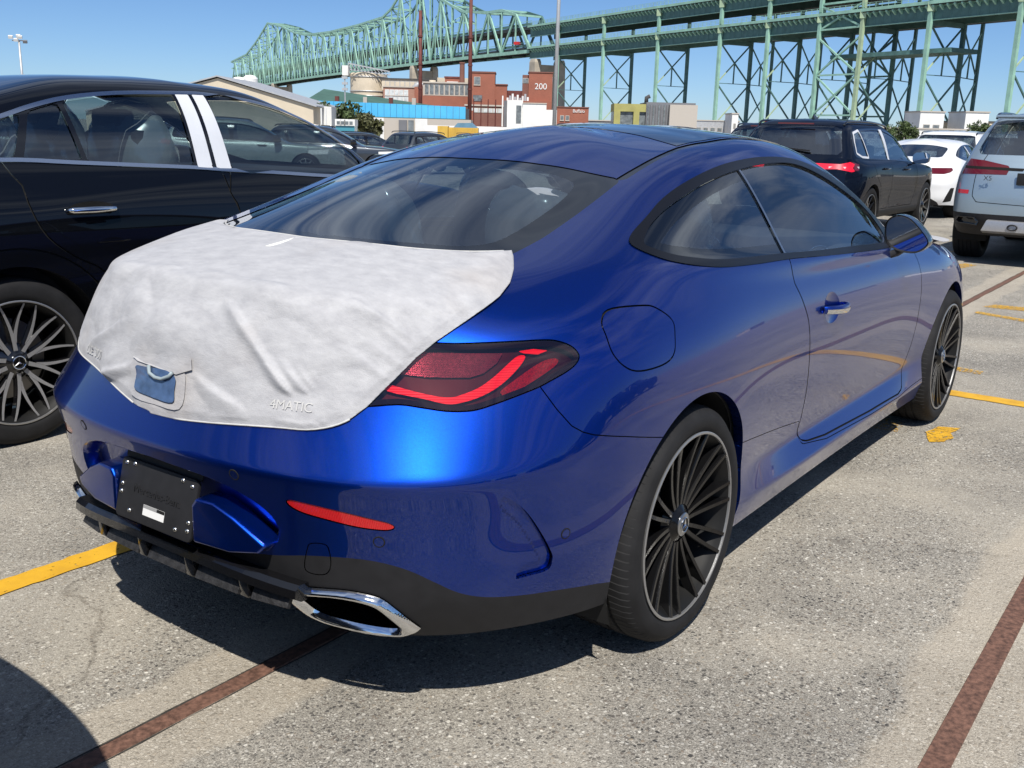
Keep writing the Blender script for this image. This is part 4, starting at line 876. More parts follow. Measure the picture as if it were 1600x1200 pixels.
    # rolled hem along the lower edge
    def hem(poly, sg, i0, i1, r):
        P = spline(np.array(poly)[i0:i1], 5, False); out = []
        for u, zz in P:
            m = np.where((S.co[:, 1]*sg > -1e-4) & (S.co[:, 0] < -.15))[0]; d = (uz[m, 0]-u)**2+(uz[m, 1]-zz)**2; i = m[d.argmin()]
            out.append(Vector(S.co[i])+Vector(S.no[i])*.005)
        k = [out[0]]
        for p in out[1:]:
            if (p-k[-1]).length > .012: k.append(p)
        for _ in range(3): k = [k[0]] + [(k[i-1]+k[i]*2+k[i+1])/4 for i in range(1, len(k)-1)] + [k[-1]]
        return MB().tube(k, r, 8).build('hem', CLOTH_EDGE, root, True)
    hem(right, -1, 12, 19, .0022); hem(left, 1, 11, 18, .0022)
    pts_ = []
    for yy in np.linspace(-.535, .535, 40):
        ay = abs(yy); xx = float(np.interp(ay, [0, .182, .355, .485, .545], [-.533, -.518, -.492, -.43, -.36])); m_ = ((S.co[:, 0]-xx)**2+(S.co[:, 1]-yy)**2+(S.co[:, 2] < 1.0)*9).argmin(); pts_.append(Vector((xx, yy, S.co[m_, 2]))+Vector(S.no[m_])*.006)
    for _ in range(4): pts_ = [pts_[0]]+[(pts_[k-1]+pts_[k]*2+pts_[k+1])/4 for k in range(1, len(pts_)-1)]+[pts_[-1]]
    MB().tube(pts_, .0022, 8).build('hem', CLOTH_EDGE, root, True)
    def srf(y, zz, lift=.03):
        m = np.where((S.co[:, 0] < -.7) & (np.sign(S.co[:, 1]) == (np.sign(y) if y else 1)))[0]; i = m[((S.co[m, 1]-y)**2+(S.co[m, 2]-zz)**2).argmin()]
        return Vector(S.co[i])+Vector(S.no[i])*(off[i]+lift), Vector(S.no[i])
    def patch(name, pts, mat, lift, th=.0):
        c = np.mean(pts, 0); Q = spline(pts, 4); n_ = len(Q); V = []; F = []
        for k, t in enumerate((1.0, .8, .55, .3, .04)):
            for q in Q: p = c+(q-c)*t; b0, bn = srf(p[0], p[1], lift); w = Vector((b0.x, p[0], p[1])); V.append(w-bn*((w-b0).dot(bn)))
            if k: F += [((k-1)*n_+i, (k-1)*n_+(i+1) % n_, k*n_+(i+1) % n_, k*n_+i) for i in range(n_)]
        F.append(tuple(range(4*n_, 5*n_))); return mesh_obj(name, V, F, mat, root, True)
    patch('pocket_border', [(.085, .835), (.0, .838), (-.09, .834), (-.112, .80), (-.108, .745), (-.02, .742), (.075, .748), (.088, .79)], CLOTH, .003)
    patch('pocket_window', [(.065, .820), (.03, .822), (-.044, .824), (-.079, .813), (-.084, .785), (-.085, .757), (-.017, .757), (.055, .763), (.066, .777), (.063, .80)], POCKET, .007)
    fl = [srf(yy, zz, .005)[0] for yy, zz in ((.082, .860), (-.115, .858), (-.125, .832), (-.079, .816), (.062, .826), (.095, .830))]
    o = mesh_obj('pocket_flap', fl, [tuple(range(6))], CLOTH, root); o.modifiers.new('thickness', 'SOLIDIFY').thickness = .0015
    MB().tube([srf(a, b, .012)[0] for a, b in ((.019, .822), (.008, .806), (-.012, .797), (-.04, .798), (-.062, .808), (-.073, .818))], .0045, 8).build('pull_loop', LOOP, root, True)
    # raised badge lettering showing through the cloth
    for txt, y, zz, sz, w in (('CLE 300', .315, .806, .034, 1), ('4MATIC', -.405, .786, .030, 1)):
        c, nn = srf(y, zz, .004); ez = (Vector((0, 0, 1))-nn*nn.z).normalized(); exx = ez.cross(nn).normalized()
        M = Matrix(((exx.x, ez.x, nn.x, c.x), (exx.y, ez.y, nn.y, c.y), (exx.z, ez.z, nn.z, c.z), (0, 0, 0, 1)))
        o = text_mesh('badge_relief', txt, sz, CLOTH_EDGE, M, root, .0002, 1.0)
        for vv in o.data.vertices:      # lay the letters on the curved cloth
            q = vv.co.copy(); lift = (q-c).dot(nn); base, bn = srf(q.y, q.z, .0); d = (q-base).dot(bn); vv.co = q-bn*d+bn*(.0022+lift*.3)
    # paper sticker near the window
    c = Vector((-.605, 0, 1.090)); u = Vector((.093, -.015, .018)); v = Vector((.012, -.042, .0))
    mesh_obj('sticker', [c-u*.5-v*.5, c+u*.5-v*.5, c+u*.5+v*.5, c-u*.5+v*.5], [(0, 3, 2, 1)], STICKER, root).modifiers.new('thickness', 'SOLIDIFY').thickness = .0015
    return root
POCKET = noise_var(pmat('pocket_plastic', (.055, .095, .19), .2, 0, .7), 40, .3, .3, 40, dist=.006)
LOOP = pmat('pull_loop', (.30, .36, .38), .4, 0, .5)
STICKER = pmat('sticker_paper', (.80, .80, .72), .6)
def build_bonnet_cover():
    S = Surf(*subdiv(coupe_cage(), 3, COUPE_CREASE))
    S.refine('xy', (2.4, -.1), (3.7, .9), lambda c: c[:, 2] > .6)
    poly = spline([(2.46, -.6), (2.46, .3), (2.52, .68), (2.80, .81), (3.12, .79), (3.38, .64), (3.5, .3), (3.5, -.6)], 3)
    S.cut('c', np.where(S.co[:, 2] > .7, sdf(S.uv('xy'), poly), 1.0))
    root = empty('bonnet_cover'); tag(root, 'white cloth cover lying on the bonnet of the blue coupe', 'cloth cover')
    x, y, z = S.co.T; off = .016+.005*np.sin(x*14+y*9)*np.sin(y*17)+.03*np.clip((x-2.7)*2, 0, 1)*np.clip((np.abs(y)-.45)*4, 0, 1)
    o = S.part('cloth', S.lab['c'], CLOTH, root, off, custom=False); o.modifiers.new('thickness', 'SOLIDIFY').thickness = .002
    return root
# ------------------------------------------------------------------ the other cars
def plan_ring(xr, xf, w, zr, zm, zf, rr=.20, rf=.22, tw=1.0):
    """rounded plan outline as 22 columns; z runs rear -> middle -> front"""
    side = np.linspace(xr+rr*1.9, xf-rf*1.9, 8)
    P = [(xr, 0), (xr+.005, .30*w), (xr+.02, .60*w), (xr+rr*.22, .82*w), (xr+rr*.5, .935*w), (xr+rr*1.05, .985*w)] + [(x, w) for x in side] + [(xf-rf*1.05, .985*w), (xf-rf*.5, .93*w), (xf-rf*.25, .80*w), (xf-.035, .65*w), (xf-.02, .49*w), (xf-.01, .32*w), (xf-.003, .16*w), (xf, 0)]
    z = np.interp(np.arange(22), [0, 4, 7, 12, 15, 21], [zr, zr, zm, zm, zf, zf])
    return np.column_stack([np.array(P), z])
def suv_cage(xr, xf, wb, W, zb, belt, hood, gh, tail=(.0, .0, .015, .03, .055), rear_z=None, nose=.12):
    """gh: list of 4 rings (rear x, front x, half width, z rear, z mid, z front) from glass base to roof edge, then roof inner; belt=(rear, mid, front)"""
    mp = lambda x: np.interp(x, [-1.072, 0, 2.865, 3.735], [xr, 0, wb, xf])
    B = np.array([(-1.072, 0), (-1.066, .26), (-1.045, .50), (-.99, .70), (-.88, .83), (-.70, .90), (-.42, .926), (-.16, .934), (.16, .934), (.42, .928), (.78, .918), (1.18, .914), (1.62, .914), (2.05, .916), (2.44, .922), (2.71, .928), (3.02, .922), (3.29, .89), (3.50, .80), (3.64, .62), (3.71, .34), (3.735, 0)])
    B = np.column_stack([mp(B[:, 0]), B[:, 1]*W/.934]); N = plan_normals(B); KC = [0, 3, 5, 6, 8, 10, 13, 15, 17, 18, 21]; c = np.arange(22); R = []
    fr = [0, .09, .24, .40, .55, .70, .85, .955]
    si = [.06, .02, .035, .020, .004, .0, .012, .035]; re = [.12, .05, .01, .0, .0, .012, .03, .055]; ff = [.12, .04, .0, .0, .01, .03, .06, .10]
    rz = rear_z or belt[0]
    for k in range(8):
        zz = [zb+fr[k]*(h-zb) for h in (rz, rz, rz, belt[0], belt[0], belt[1], belt[2], hood[1], hood[1]-.01, hood[0], hood[0])]
        ii = [re[k], re[k], re[k], si[k]*.8, si[k]*.6, si[k], si[k], si[k]*.8, si[k]*.8+.01, ff[k], ff[k]]
        R.append(np.column_stack([B-N*np.interp(c, KC, ii)[:, None], np.interp(c, KC, zz)]))
    g = [plan_ring(*q) for q in gh]; base = g[0]
    r7 = R[7].copy()
    top = base.copy()
    for t, dz in ((.45, .012), (.82, .012)):
        q = r7*(1-t)+top*t; q[:, 2] += dz*np.sin(math.pi*t)*np.interp(c, [0, 5, 14, 21], [1, .3, .3, 2.5]); R.append(q)
    R += g[:4]
    ctr = g[3]; xs = np.linspace(ctr[0, 0]+.25, ctr[-1, 0]-.25, 22); R.append(np.column_stack([xs, np.zeros(22), np.interp(c, [0, 10, 21], [ctr[0, 2]+.012, ctr[10, 2]+.02, ctr[-1, 2]+.012])]))
    return np.array(R)
def build_car(name, label, cage, paint, loc, rz=0, group=None, level=3, wb=2.87, arch=(.33, .40), axle_z=.36, cladding=None, clad_mat=None, trim=None, windows=(), pillars=(), rear_win=None, wscr=None, patches=(), wheel=('alloy', .36, .255, .25), hw=.95, gaps=(), detail=True, crease=(), rails=None, extras=None, glass=None, trim_mat=None, wheels=True, chrome_w=0, frames=()):
    root = empty(name, loc, rz); tag(root, label, 'car', group)
    S = Surf(*subdiv(cage, level, crease))
    for k, cx in enumerate((0, wb)): S.cut('arch%d' % k, np.hypot(S.co[:, 0]-cx, S.co[:, 2]-axle_z)-arch[1])
    if trim is not None: S.cut_poly('trim', 'xz', trim)
    for k, w in enumerate(windows): S.cut_poly('win%d' % k, 'xz', w[1])
    if chrome_w: S.cut_poly('trim_in', 'xz', trim, -chrome_w)
    for k, (p, wd, m) in enumerate(frames): S.cut_poly('frm%d' % k, 'xz', p, wd)
    for k, (p, m) in enumerate(pillars): S.cut_poly('pil%d' % k, 'xz', p)
    if rear_win is not None: S.cut('rwin', np.where(S.co[:, 0] < rear_win[2], sdf(S.uv(rear_win[0]), rear_win[1]), 1.0))
    if wscr is not None: S.cut('wscr', np.where((S.co[:, 0] > wscr[1]) & (S.co[:, 2] > wscr[2]), sdf(S.uv('xy'), wscr[0]), 1.0))
    for k, (nm, mode, poly, mat, xlim, off) in enumerate(patches): S.cut('pat%d' % k, np.where((S.co[:, 0] < xlim) if xlim < 1.5 else (S.co[:, 0] > xlim), sdf(S.uv(mode), poly), 1.0))
    for k, (mode, poly) in enumerate(gaps): S.gap_poly('gap%d' % k, mode, poly, .004)
    if cladding is not None: S.cut('clad', cladding(S.co))
    L = S.lab; sd = S.side(); used = L['arch0'] | L['arch1']; ctr = S.co[S.tri].mean(1)
    def take(m):
        nonlocal used
        m = m & ~used; used = used | m; return m
    gl = glass or GLASS_DARK
    if trim is not None:
        for k, (p, m) in enumerate(pillars):
            for s_ in (True, False): S.part('pillar_cover', take(L['pil%d' % k] & (sd == s_) & (ctr[:, 2] > .8)), m, root, .004)
        for k, w in enumerate(windows):
            for s_ in (True, False): S.part(w[0], take(L['win%d' % k] & (sd == s_) & (ctr[:, 2] > .8)), gl, root, -.004)
        for k, (p, wd, m) in enumerate(frames):
            for s_ in (True, False): S.part('window_frame_film', take(L['frm%d' % k] & (sd == s_) & (ctr[:, 2] > .8)), m, root, .005)
        if chrome_w:
            for s_ in (True, False): S.part('chrome_strip', take(L['trim'] & ~L['trim_in'] & (sd == s_) & (ctr[:, 2] > .8)), SATIN_BRIGHT, root, .006)
        for s_ in (True, False): S.part('window_trim', take(L['trim'] & (sd == s_) & (ctr[:, 2] > .8)), trim_mat or BLACK_GLOSS, root, .002)
    if rear_win is not None: S.part('rear_window', take(L['rwin']), gl, root, -.003)
    if wscr is not None: S.part('windscreen', take(L['wscr']), gl, root, -.003)
    for k, (nm, mode, poly, mat, xlim, off) in enumerate(patches):
        m = take(L['pat%d' % k] & ((ctr[:, 0] < xlim) if xlim < 1.5 else (ctr[:, 0] > xlim)))
        S.part(nm, m & sd, mat, root, off); S.part(nm, m & ~sd, mat, root, off)
    for k in range(len(gaps)): S.part('panel_gap', take(L['gap%d_gap' % k]), GAP, root, -.006)
    if cladding is not None: S.part('lower_cladding', take(L['clad']), clad_mat or BLACK_TRIM, root)
    S.part('body_shell', ~used, paint, root)
    allb = ~(L['arch0'] | L['arch1'])
    for cx in (0, wb):
        for sg in (1, -1):
            S.rim_strip('arch_lip', allb, lambda c: (np.abs(np.hypot(c[:, 0]-cx, c[:, 2]-axle_z)-arch[1]) < 3e-3) & (c[:, 1]*sg > 0), lambda P: np.column_stack([P[:, 0], P[:, 1]-sg*.05, P[:, 2]]), BLACK_TRIM, root)
            V = []; F = []; n = 16
            for i in range(n+1):
                a = math.radians(-20+220*i/n)
                for y in (hw-.05, hw-.42): V.append((cx+(arch[1]+.006)*math.cos(a), sg*y, axle_z+(arch[1]+.006)*math.sin(a)))
            F = [(2*i, 2*i+1, 2*i+3, 2*i+2) for i in range(n)]; k = len(V); V.append((cx, sg*(hw-.42), axle_z)); F += [(k, 2*i+1, 2*i+3) for i in range(n)]
            mesh_obj('wheel_house', V, F, LINER, root, True)
    b = cage[0]; n = 22; zf = b[:, 2].min()+.05
    mesh_obj('underbody', [(p[0]*.98+.02, p[1]*.95, zf) for p in b]+[(p[0]*.98+.02, -p[1]*.95, zf) for p in b], [tuple(range(n))+tuple(range(2*n-1, n-1, -1))], LINER, root)
    # dark cabin block so that glass has something behind it
    zc = b[:, 2].min()+.30; zt = cage[10][10][2]-.04
    MB().box(((cage[10][0][0]+cage[10][-1][0])/2, 0, (zc+zt)/2), (cage[10][-1][0]-cage[10][0][0]-.35, hw*1.55, zt-zc)).build('cabin_tub', SEAT, root)
    for y in (-.38, .38):
        for x in ((.95, .15) if zt > 1.0 and detail else (.95,)):
            MB().box((x, y, zt-.02), (.14, .46, .50), Matrix.Rotation(-.2, 3, 'Y')).build('seat_backrest', SEAT, root, bevel=.04)
            MB().box((x-.08, y, zt+.24), (.09, .26, .15)).build('headrest', SEAT, root, bevel=.03)
    if wheels:
        st, R, r, w = wheel
        for cx in (0, wb):
            for sg in (-1, 1): make_wheel(root, (cx, sg*(hw-.02-w/2-.006), R), sg, st, R=R, r=r, w=w, tyre=TYRE, detail=detail, ang=.3 if cx else 0)
    if rails:
        x0, x1, yr, z0, z1 = rails
        for sg in (1, -1):
            pts = [(x0, sg*yr, z0-.05), (x0+.08, sg*yr, z0)] + [(x0+(x1-x0)*t, sg*(yr+.01*math.sin(math.pi*t)), z0+(z1-z0)*t+.03*math.sin(math.pi*t)) for t in (.2, .4, .6, .8)] + [(x1-.08, sg*yr, z1), (x1, sg*yr, z1-.05)]
            MB().tube(spline(pts, 3, False), .016, 8).build('roof_rail', BLACK_GLOSS, root, True)
    if extras: extras(root, S)
    return root, S
def car_mirrors(root, x, y, z, paint, s=1.0):
    for sg in (1, -1):
        mr = empty('side_mirror', (x, sg*y, z), 0, root)
        m = MB(); V = []; F = []; n = 16
        for dx, sc in ((-.05, .96), (-.02, 1.0), (.05, .95), (.10, .75), (.13, .4)):
            for k in range(n):
                a = 2*math.pi*k/n; V.append((dx, sg*(.10+.125*sc*math.copysign(abs(math.cos(a))**.6, math.cos(a))), .02+.085*sc*math.copysign(abs(math.sin(a))**.6, math.sin(a))))
        for i in range(4):
            for k in range(n): F.append((i*n+k, i*n+(k+1) % n, (i+1)*n+(k+1) % n, (i+1)*n+k))
        F.append(tuple(range(4*n, 5*n)))
        mesh_obj('mirror_shell', V, F, paint, mr, True)
        mesh_obj('mirror_glass', [(-.045, v[1], v[2]) for v in V[:n]], [tuple(range(n))], MIRROR, mr)
        MB().bar((.03, -sg*.03, -.06), (.03, sg*.08, -.03), .07, .03).build('mirror_foot', BLACK_TRIM, mr)

# --- black coupe SUV on the left
def glc_cage():
    return suv_cage(-1.02, 3.72, 2.888, .945, .26, (1.05, 1.10, 1.08), (.93, 1.02),
        [(-.80, 2.52, .83, 1.17, 1.165, 1.09), (-.30, 2.24, .750, 1.385, 1.365, 1.33), (.26, 1.80, .640, 1.530, 1.525, 1.515), (.50, 1.60, .51, 1.592, 1.602, 1.585)], rear_z=1.02)
def build_glc():
    trim = spline([(-.44, 1.214), (-.2, 1.305), (.122, 1.40), (.27, 1.445), (.458, 1.487), (.725, 1.518), (1.086, 1.533), (1.256, 1.533), (1.55, 1.507), (1.8, 1.448), (2.05, 1.345), (2.25, 1.225), (2.36, 1.11), (2.2, 1.088), (1.849, 1.104), (1.467, 1.130), (1.164, 1.148), (.996, 1.161), (.395, 1.190), (.136, 1.204), (-.2, 1.207)], 3)
    w = [('quarter_window', np.array([(-.38, 1.226), (-.16, 1.305), (.10, 1.377), (.205, 1.405), (.115, 1.221), (-.2, 1.224)])),
         ('rear_door_window', np.array([(.245, 1.415), (.40, 1.458), (.425, 1.21), (.158, 1.221)])),
         ('rear_door_window', np.array([(.425, 1.464), (.58, 1.487), (.80, 1.505), (1.045, 1.515), (1.015, 1.178), (.45, 1.205)])),
         ('front_door_window', spline([(1.25, 1.515), (1.5, 1.494), (1.75, 1.440), (2.0, 1.347), (2.17, 1.24), (2.20, 1.14), (2.1, 1.110), (1.85, 1.122), (1.5, 1.146), (1.24, 1.164)], 2))]
    pil = [(np.array([(1.062, 1.517), (1.140, 1.519), (1.118, 1.164), (1.030, 1.170)]), WHITE_FILM), (np.array([(1.164, 1.520), (1.235, 1.520), (1.232, 1.160), (1.142, 1.163)]), WHITE_FILM)]
    circ = np.array([(.49*math.cos(a), .365+.49*math.sin(a)) for a in np.linspace(0, 2*math.pi, 60, endpoint=False)])
    rdoor = spline([(.135, 1.25), (.11, 1.11), (.112, 1.006), (.162, .896), (.28, .80), (.42, .72), (.50, .55), (.53, .36), (.6, .34), (1.1, .34), (1.19, .36), (1.22, .6), (1.215, .945), (1.175, 1.05), (1.16, 1.25)], 3)
    fdoor = np.array([(1.16, 1.25), (1.175, 1.05), (1.215, .945), (1.22, .6), (1.19, .36), (1.3, .34), (2.2, .34), (2.32, .40), (2.36, .7), (2.34, 1.0), (2.30, 1.25)])
    def extras(root, S):
        for sg in (1, -1):
            for x, z in ((.38, 1.0), (1.62, .985)):
                c, nn = surf_at(S, (x, sg*.92, z))
                n = 24; V = [tuple(c+Vector((.115*math.cos(a), sg*.003, .036*math.sin(a)))) for a in np.linspace(0, 2*math.pi, n, endpoint=False)]
                h = mesh_obj('handle_bowl', V+[tuple(c+Vector((0, -sg*.004, 0)))], [(i, (i+1) % n, n) for i in range(n)], GAP, root)
                MB().tube([c+Vector((-.12, 0, 0)), c+Vector((-.10, sg*.022, 0)), c+Vector((0, sg*.030, 0)), c+Vector((.10, sg*.022, 0)), c+Vector((.12, 0, 0))], [.010, .014, .015, .014, .010], 10).build('door_handle', CHROME, root, True)
        car_mirrors(root, 2.22, .90, 1.13, BLACK_GLOSS)
        # plastic-wrapped seats seen through the glass
        for x, y in ((1.0, -.38), (1.0, .38), (.2, -.4), (.2, .4)):
            bm = bmesh.new(); bmesh.ops.create_icosphere(bm, subdivisions=3, radius=1.0)
            for v in bm.verts:
                th = math.atan2(v.co.y, v.co.x); f = 1+.05*math.sin(5*th+v.co.z*4)+.03*math.sin(11*th-v.co.z*6)
                v.co = Vector((x-.04+v.co.x*.17*f, y+v.co.y*.29*f, 1.20+v.co.z*.30*f))
            me = bpy.data.meshes.new('plastic_wrap'); bm.to_mesh(me); bm.free(); me.shade_smooth(); me.materials.append(PLASTIC_FILM); link(bpy.data.objects.new('plastic_wrap', me), root)
    r, S = build_car('coupe_suv', 'glossy black coupe SUV with chrome window frame and white film on its middle pillar', glc_cage(), PAINT_BLACK, (-.24, 3.05, 0), level=4, wb=2.888, arch=(.365, .415), axle_z=.365, trim=trim, windows=w, pillars=pil, chrome_w=.017,
        rear_win=('yz', np.array([(-.3, 1.19), (.55, 1.20), (.50, 1.48), (-.3, 1.50)]), .4), wscr=(np.array([(1.80, -.2), (1.78, .45), (2.30, .70), (2.44, .5), (2.50, -.2)]), 1.6, 1.0),
        patches=[('tail_light', 'uz', np.array([(-.5, .92), (.15, .93), (.16, 1.0), (-.5, 1.01)]), RED_DARK, 0, .001), ('head_light', 'uz', np.array([(2.75, .72), (3.0, .74), (3.0, .86), (2.72, .84)]), FRIT, 2.9, .001), ('grille', 'yz', np.array([(-.4, .52), (.38, .55), (.42, .82), (-.4, .82)]), GAP, 3.2, .001)],
        gaps=[('xz', rdoor), ('xz', fdoor), ('xz', circ)], wheel=('twin', .365, .262, .255), hw=.945, extras=extras, glass=GLASS_MID)
    return r
def suv_common(**k): return k
# --- boxy SUVs (navy, silver, white) and low wagons
def x3_cage(): return suv_cage(-.95, 3.80, 2.865, .955, .30, (1.06, 1.08, 1.03), (.95, 1.02), [(-.84, 2.34, .84, 1.14, 1.10, 1.06), (-.72, 2.05, .765, 1.35, 1.34, 1.29), (-.62, 1.62, .655, 1.545, 1.555, 1.50), (-.38, 1.42, .53, 1.622, 1.640, 1.605)])
SUV_TRIM = spline([(-.55, 1.17), (-.50, 1.36), (-.40, 1.47), (-.1, 1.505), (.5, 1.525), (1.0, 1.52), (1.4, 1.46), (1.75, 1.36), (2.05, 1.19), (2.14, 1.075), (1.9, 1.062), (1.2, 1.085), (.3, 1.105), (-.3, 1.125)], 3)
SUV_WIN = [('quarter_window', np.array([(-.46, 1.20), (-.43, 1.33), (-.36, 1.44), (-.13, 1.475), (-.02, 1.145), (-.28, 1.155)])), ('rear_door_window', np.array([(-.04, 1.48), (.5, 1.50), (.80, 1.497), (.86, 1.115), (.30, 1.125), (.06, 1.14)])), ('front_door_window', np.array([(.97, 1.495), (1.2, 1.465), (1.45, 1.415), (1.72, 1.33), (1.95, 1.20), (2.0, 1.085), (1.2, 1.105), (.94, 1.112)]))]
SUV_REAR = ('yz', np.array([(-.3, 1.17), (.66, 1.17), (.70, 1.22), (.60, 1.52), (.5, 1.54), (-.3, 1.545)]), 0.2)
SUV_WSCR = (np.array([(1.66, -.2), (1.64, .40), (1.60, .52), (2.12, .70), (2.24, .5), (2.32, -.2)]), 1.45, .98)
def suv_doors(): return [('xz', np.array([(-.02, 1.3), (0, 1.1), (.02, 1.0), (.12, .88), (.34, .74), (.44, .55), (.46, .42), (.85, .42), (.90, .6), (.90, 1.3)])), ('xz', np.array([(.90, 1.3), (.90, .6), (.94, .42), (2.1, .42), (2.2, .55), (2.22, 1.0), (2.1, 1.3)]))]
def dress_suv(root, S):
    for sg in (1, -1):
        for x, z in ((.55, .98), (1.65, .96)):
            c, nn = surf_at(S, (x, sg*.93, z)); MB().tube([c+Vector((-.11, 0, 0)), c+Vector((-.09, sg*.03, 0)), c+Vector((.09, sg*.03, 0)), c+Vector((.11, 0, 0))], .013, 8).build('door_handle', BLACK_GLOSS, root, True)
    car_mirrors(root, 2.0, .92, 1.10, BLACK_GLOSS)
def build_navy_suv():
    W = WHITE_FILM; fr = np.array([(-.50, 1.18), (-.47, 1.35), (-.39, 1.47), (-.10, 1.50), (.04, 1.115), (-.28, 1.13)])
    pil = [(np.array([(.82, 1.515), (.95, 1.515), (.93, 1.095), (.86, 1.098)]), W)]
    wn = [(n, p) for n, p in SUV_WIN]
    def extras(root, S):
        dress_suv(root, S)
        # thin white film strip across the lamp, antenna fin, high brake light
        for sg in (1, -1):
            c, nn = surf_at(S, (-.80, sg*.80, 1.01)); c2, n2 = surf_at(S, (-.55, sg*.90, 1.01)); c3, n3 = surf_at(S, (-.90, sg*.60, 1.01))
            P = [c3+n3*.006, c+nn*.006, c2+n2*.006]; V = [];
            for p in P: V += [tuple(p+Vector((0, 0, .016))), tuple(p-Vector((0, 0, .016)))]
            mesh_obj('lamp_film', V, [(0, 1, 3, 2), (2, 3, 5, 4)], W, root)
        MB().add([(.0, -.03, 1.63), (.16, -.03, 1.635), (.0, .03, 1.63), (.16, .03, 1.635), (.0, 0, 1.70), (.05, 0, 1.70)], [(0, 1, 5, 4), (2, 4, 5, 3), (0, 4, 2), (1, 3, 5)]).build('antenna_fin', BLACK_GLOSS, root)
        MB().box((-.635, 0, 1.565), (.02, .50, .018)).build('brake_light', RED_LENS, root)
        MB().bar((-.83, -.30, 1.21), (-.80, .12, 1.24), .02, .02).build('wiper', BLACK_TRIM, root)
    pat = [('tail_light', 'uz', np.array([(-.42, .97), (-.10, .985), (.10, .95), (.16, .96), (.12, 1.0), (.16, 1.05), (.08, 1.08), (-.06, 1.05), (-.42, 1.055)]), RED_BRIGHT, 0, .003), ('tail_light_outer', 'uz', np.array([(.08, .955), (.245, .97), (.25, 1.05), (.09, 1.085)]), RED_LENS, 0, .002), ('head_light', 'uz', np.array([(2.75, .78), (3.05, .80), (3.05, .90), (2.72, .88)]), FRIT, 2.9, .001), ('grille', 'yz', np.array([(-.5, .55), (.42, .58), (.45, .88), (-.5, .88)]), GAP, 3.2, .001)]
    k = dict(level=4, wb=2.865, arch=(.37, .41), axle_z=.37, trim=SUV_TRIM, windows=wn, pillars=pil + [(fr, None)] if False else pil, rear_win=SUV_REAR, wscr=SUV_WSCR, patches=pat, gaps=suv_doors(), wheel=('dark', .37, .262, .26), hw=.955, rails=(-.45, 1.45, .60, 1.595, 1.57), extras=extras, frames=[(SUV_WIN[0][1], .028, WHITE_FILM)], cladding=lambda c: c[:, 2]-.40)
    a, _ = build_car('suv', 'dark navy SUV with white film round its rear quarter window, front right wheel in view', x3_cage(), PAINT_NAVY, (11.9, 3.15, 0), group='dark SUVs parked beyond the blue coupe', **k)
    b = copy_tree(a); b.location = (16.6, 5.55, 0); b['label'] = 'dark SUV behind the navy one, only its roof and rear window showing'
    c = copy_tree(a); c.location = (-5.45, .00, 0); c['label'] = 'dark SUV parked close behind the blue coupe, known from its rounded shadow'
    for k in range(8):
        d = copy_tree(a); d.location = (-11.0+k*3.1, -13.5+.3*math.sin(k*2.1), 0); d.rotation_euler = (0, 0, math.pi/2+.02*math.sin(k)); d['label'] = 'dark SUV in the far right row, known only from its reflection in the coupe'; d['group'] = 'dark SUVs in the row mirrored in the coupe side'
    return a
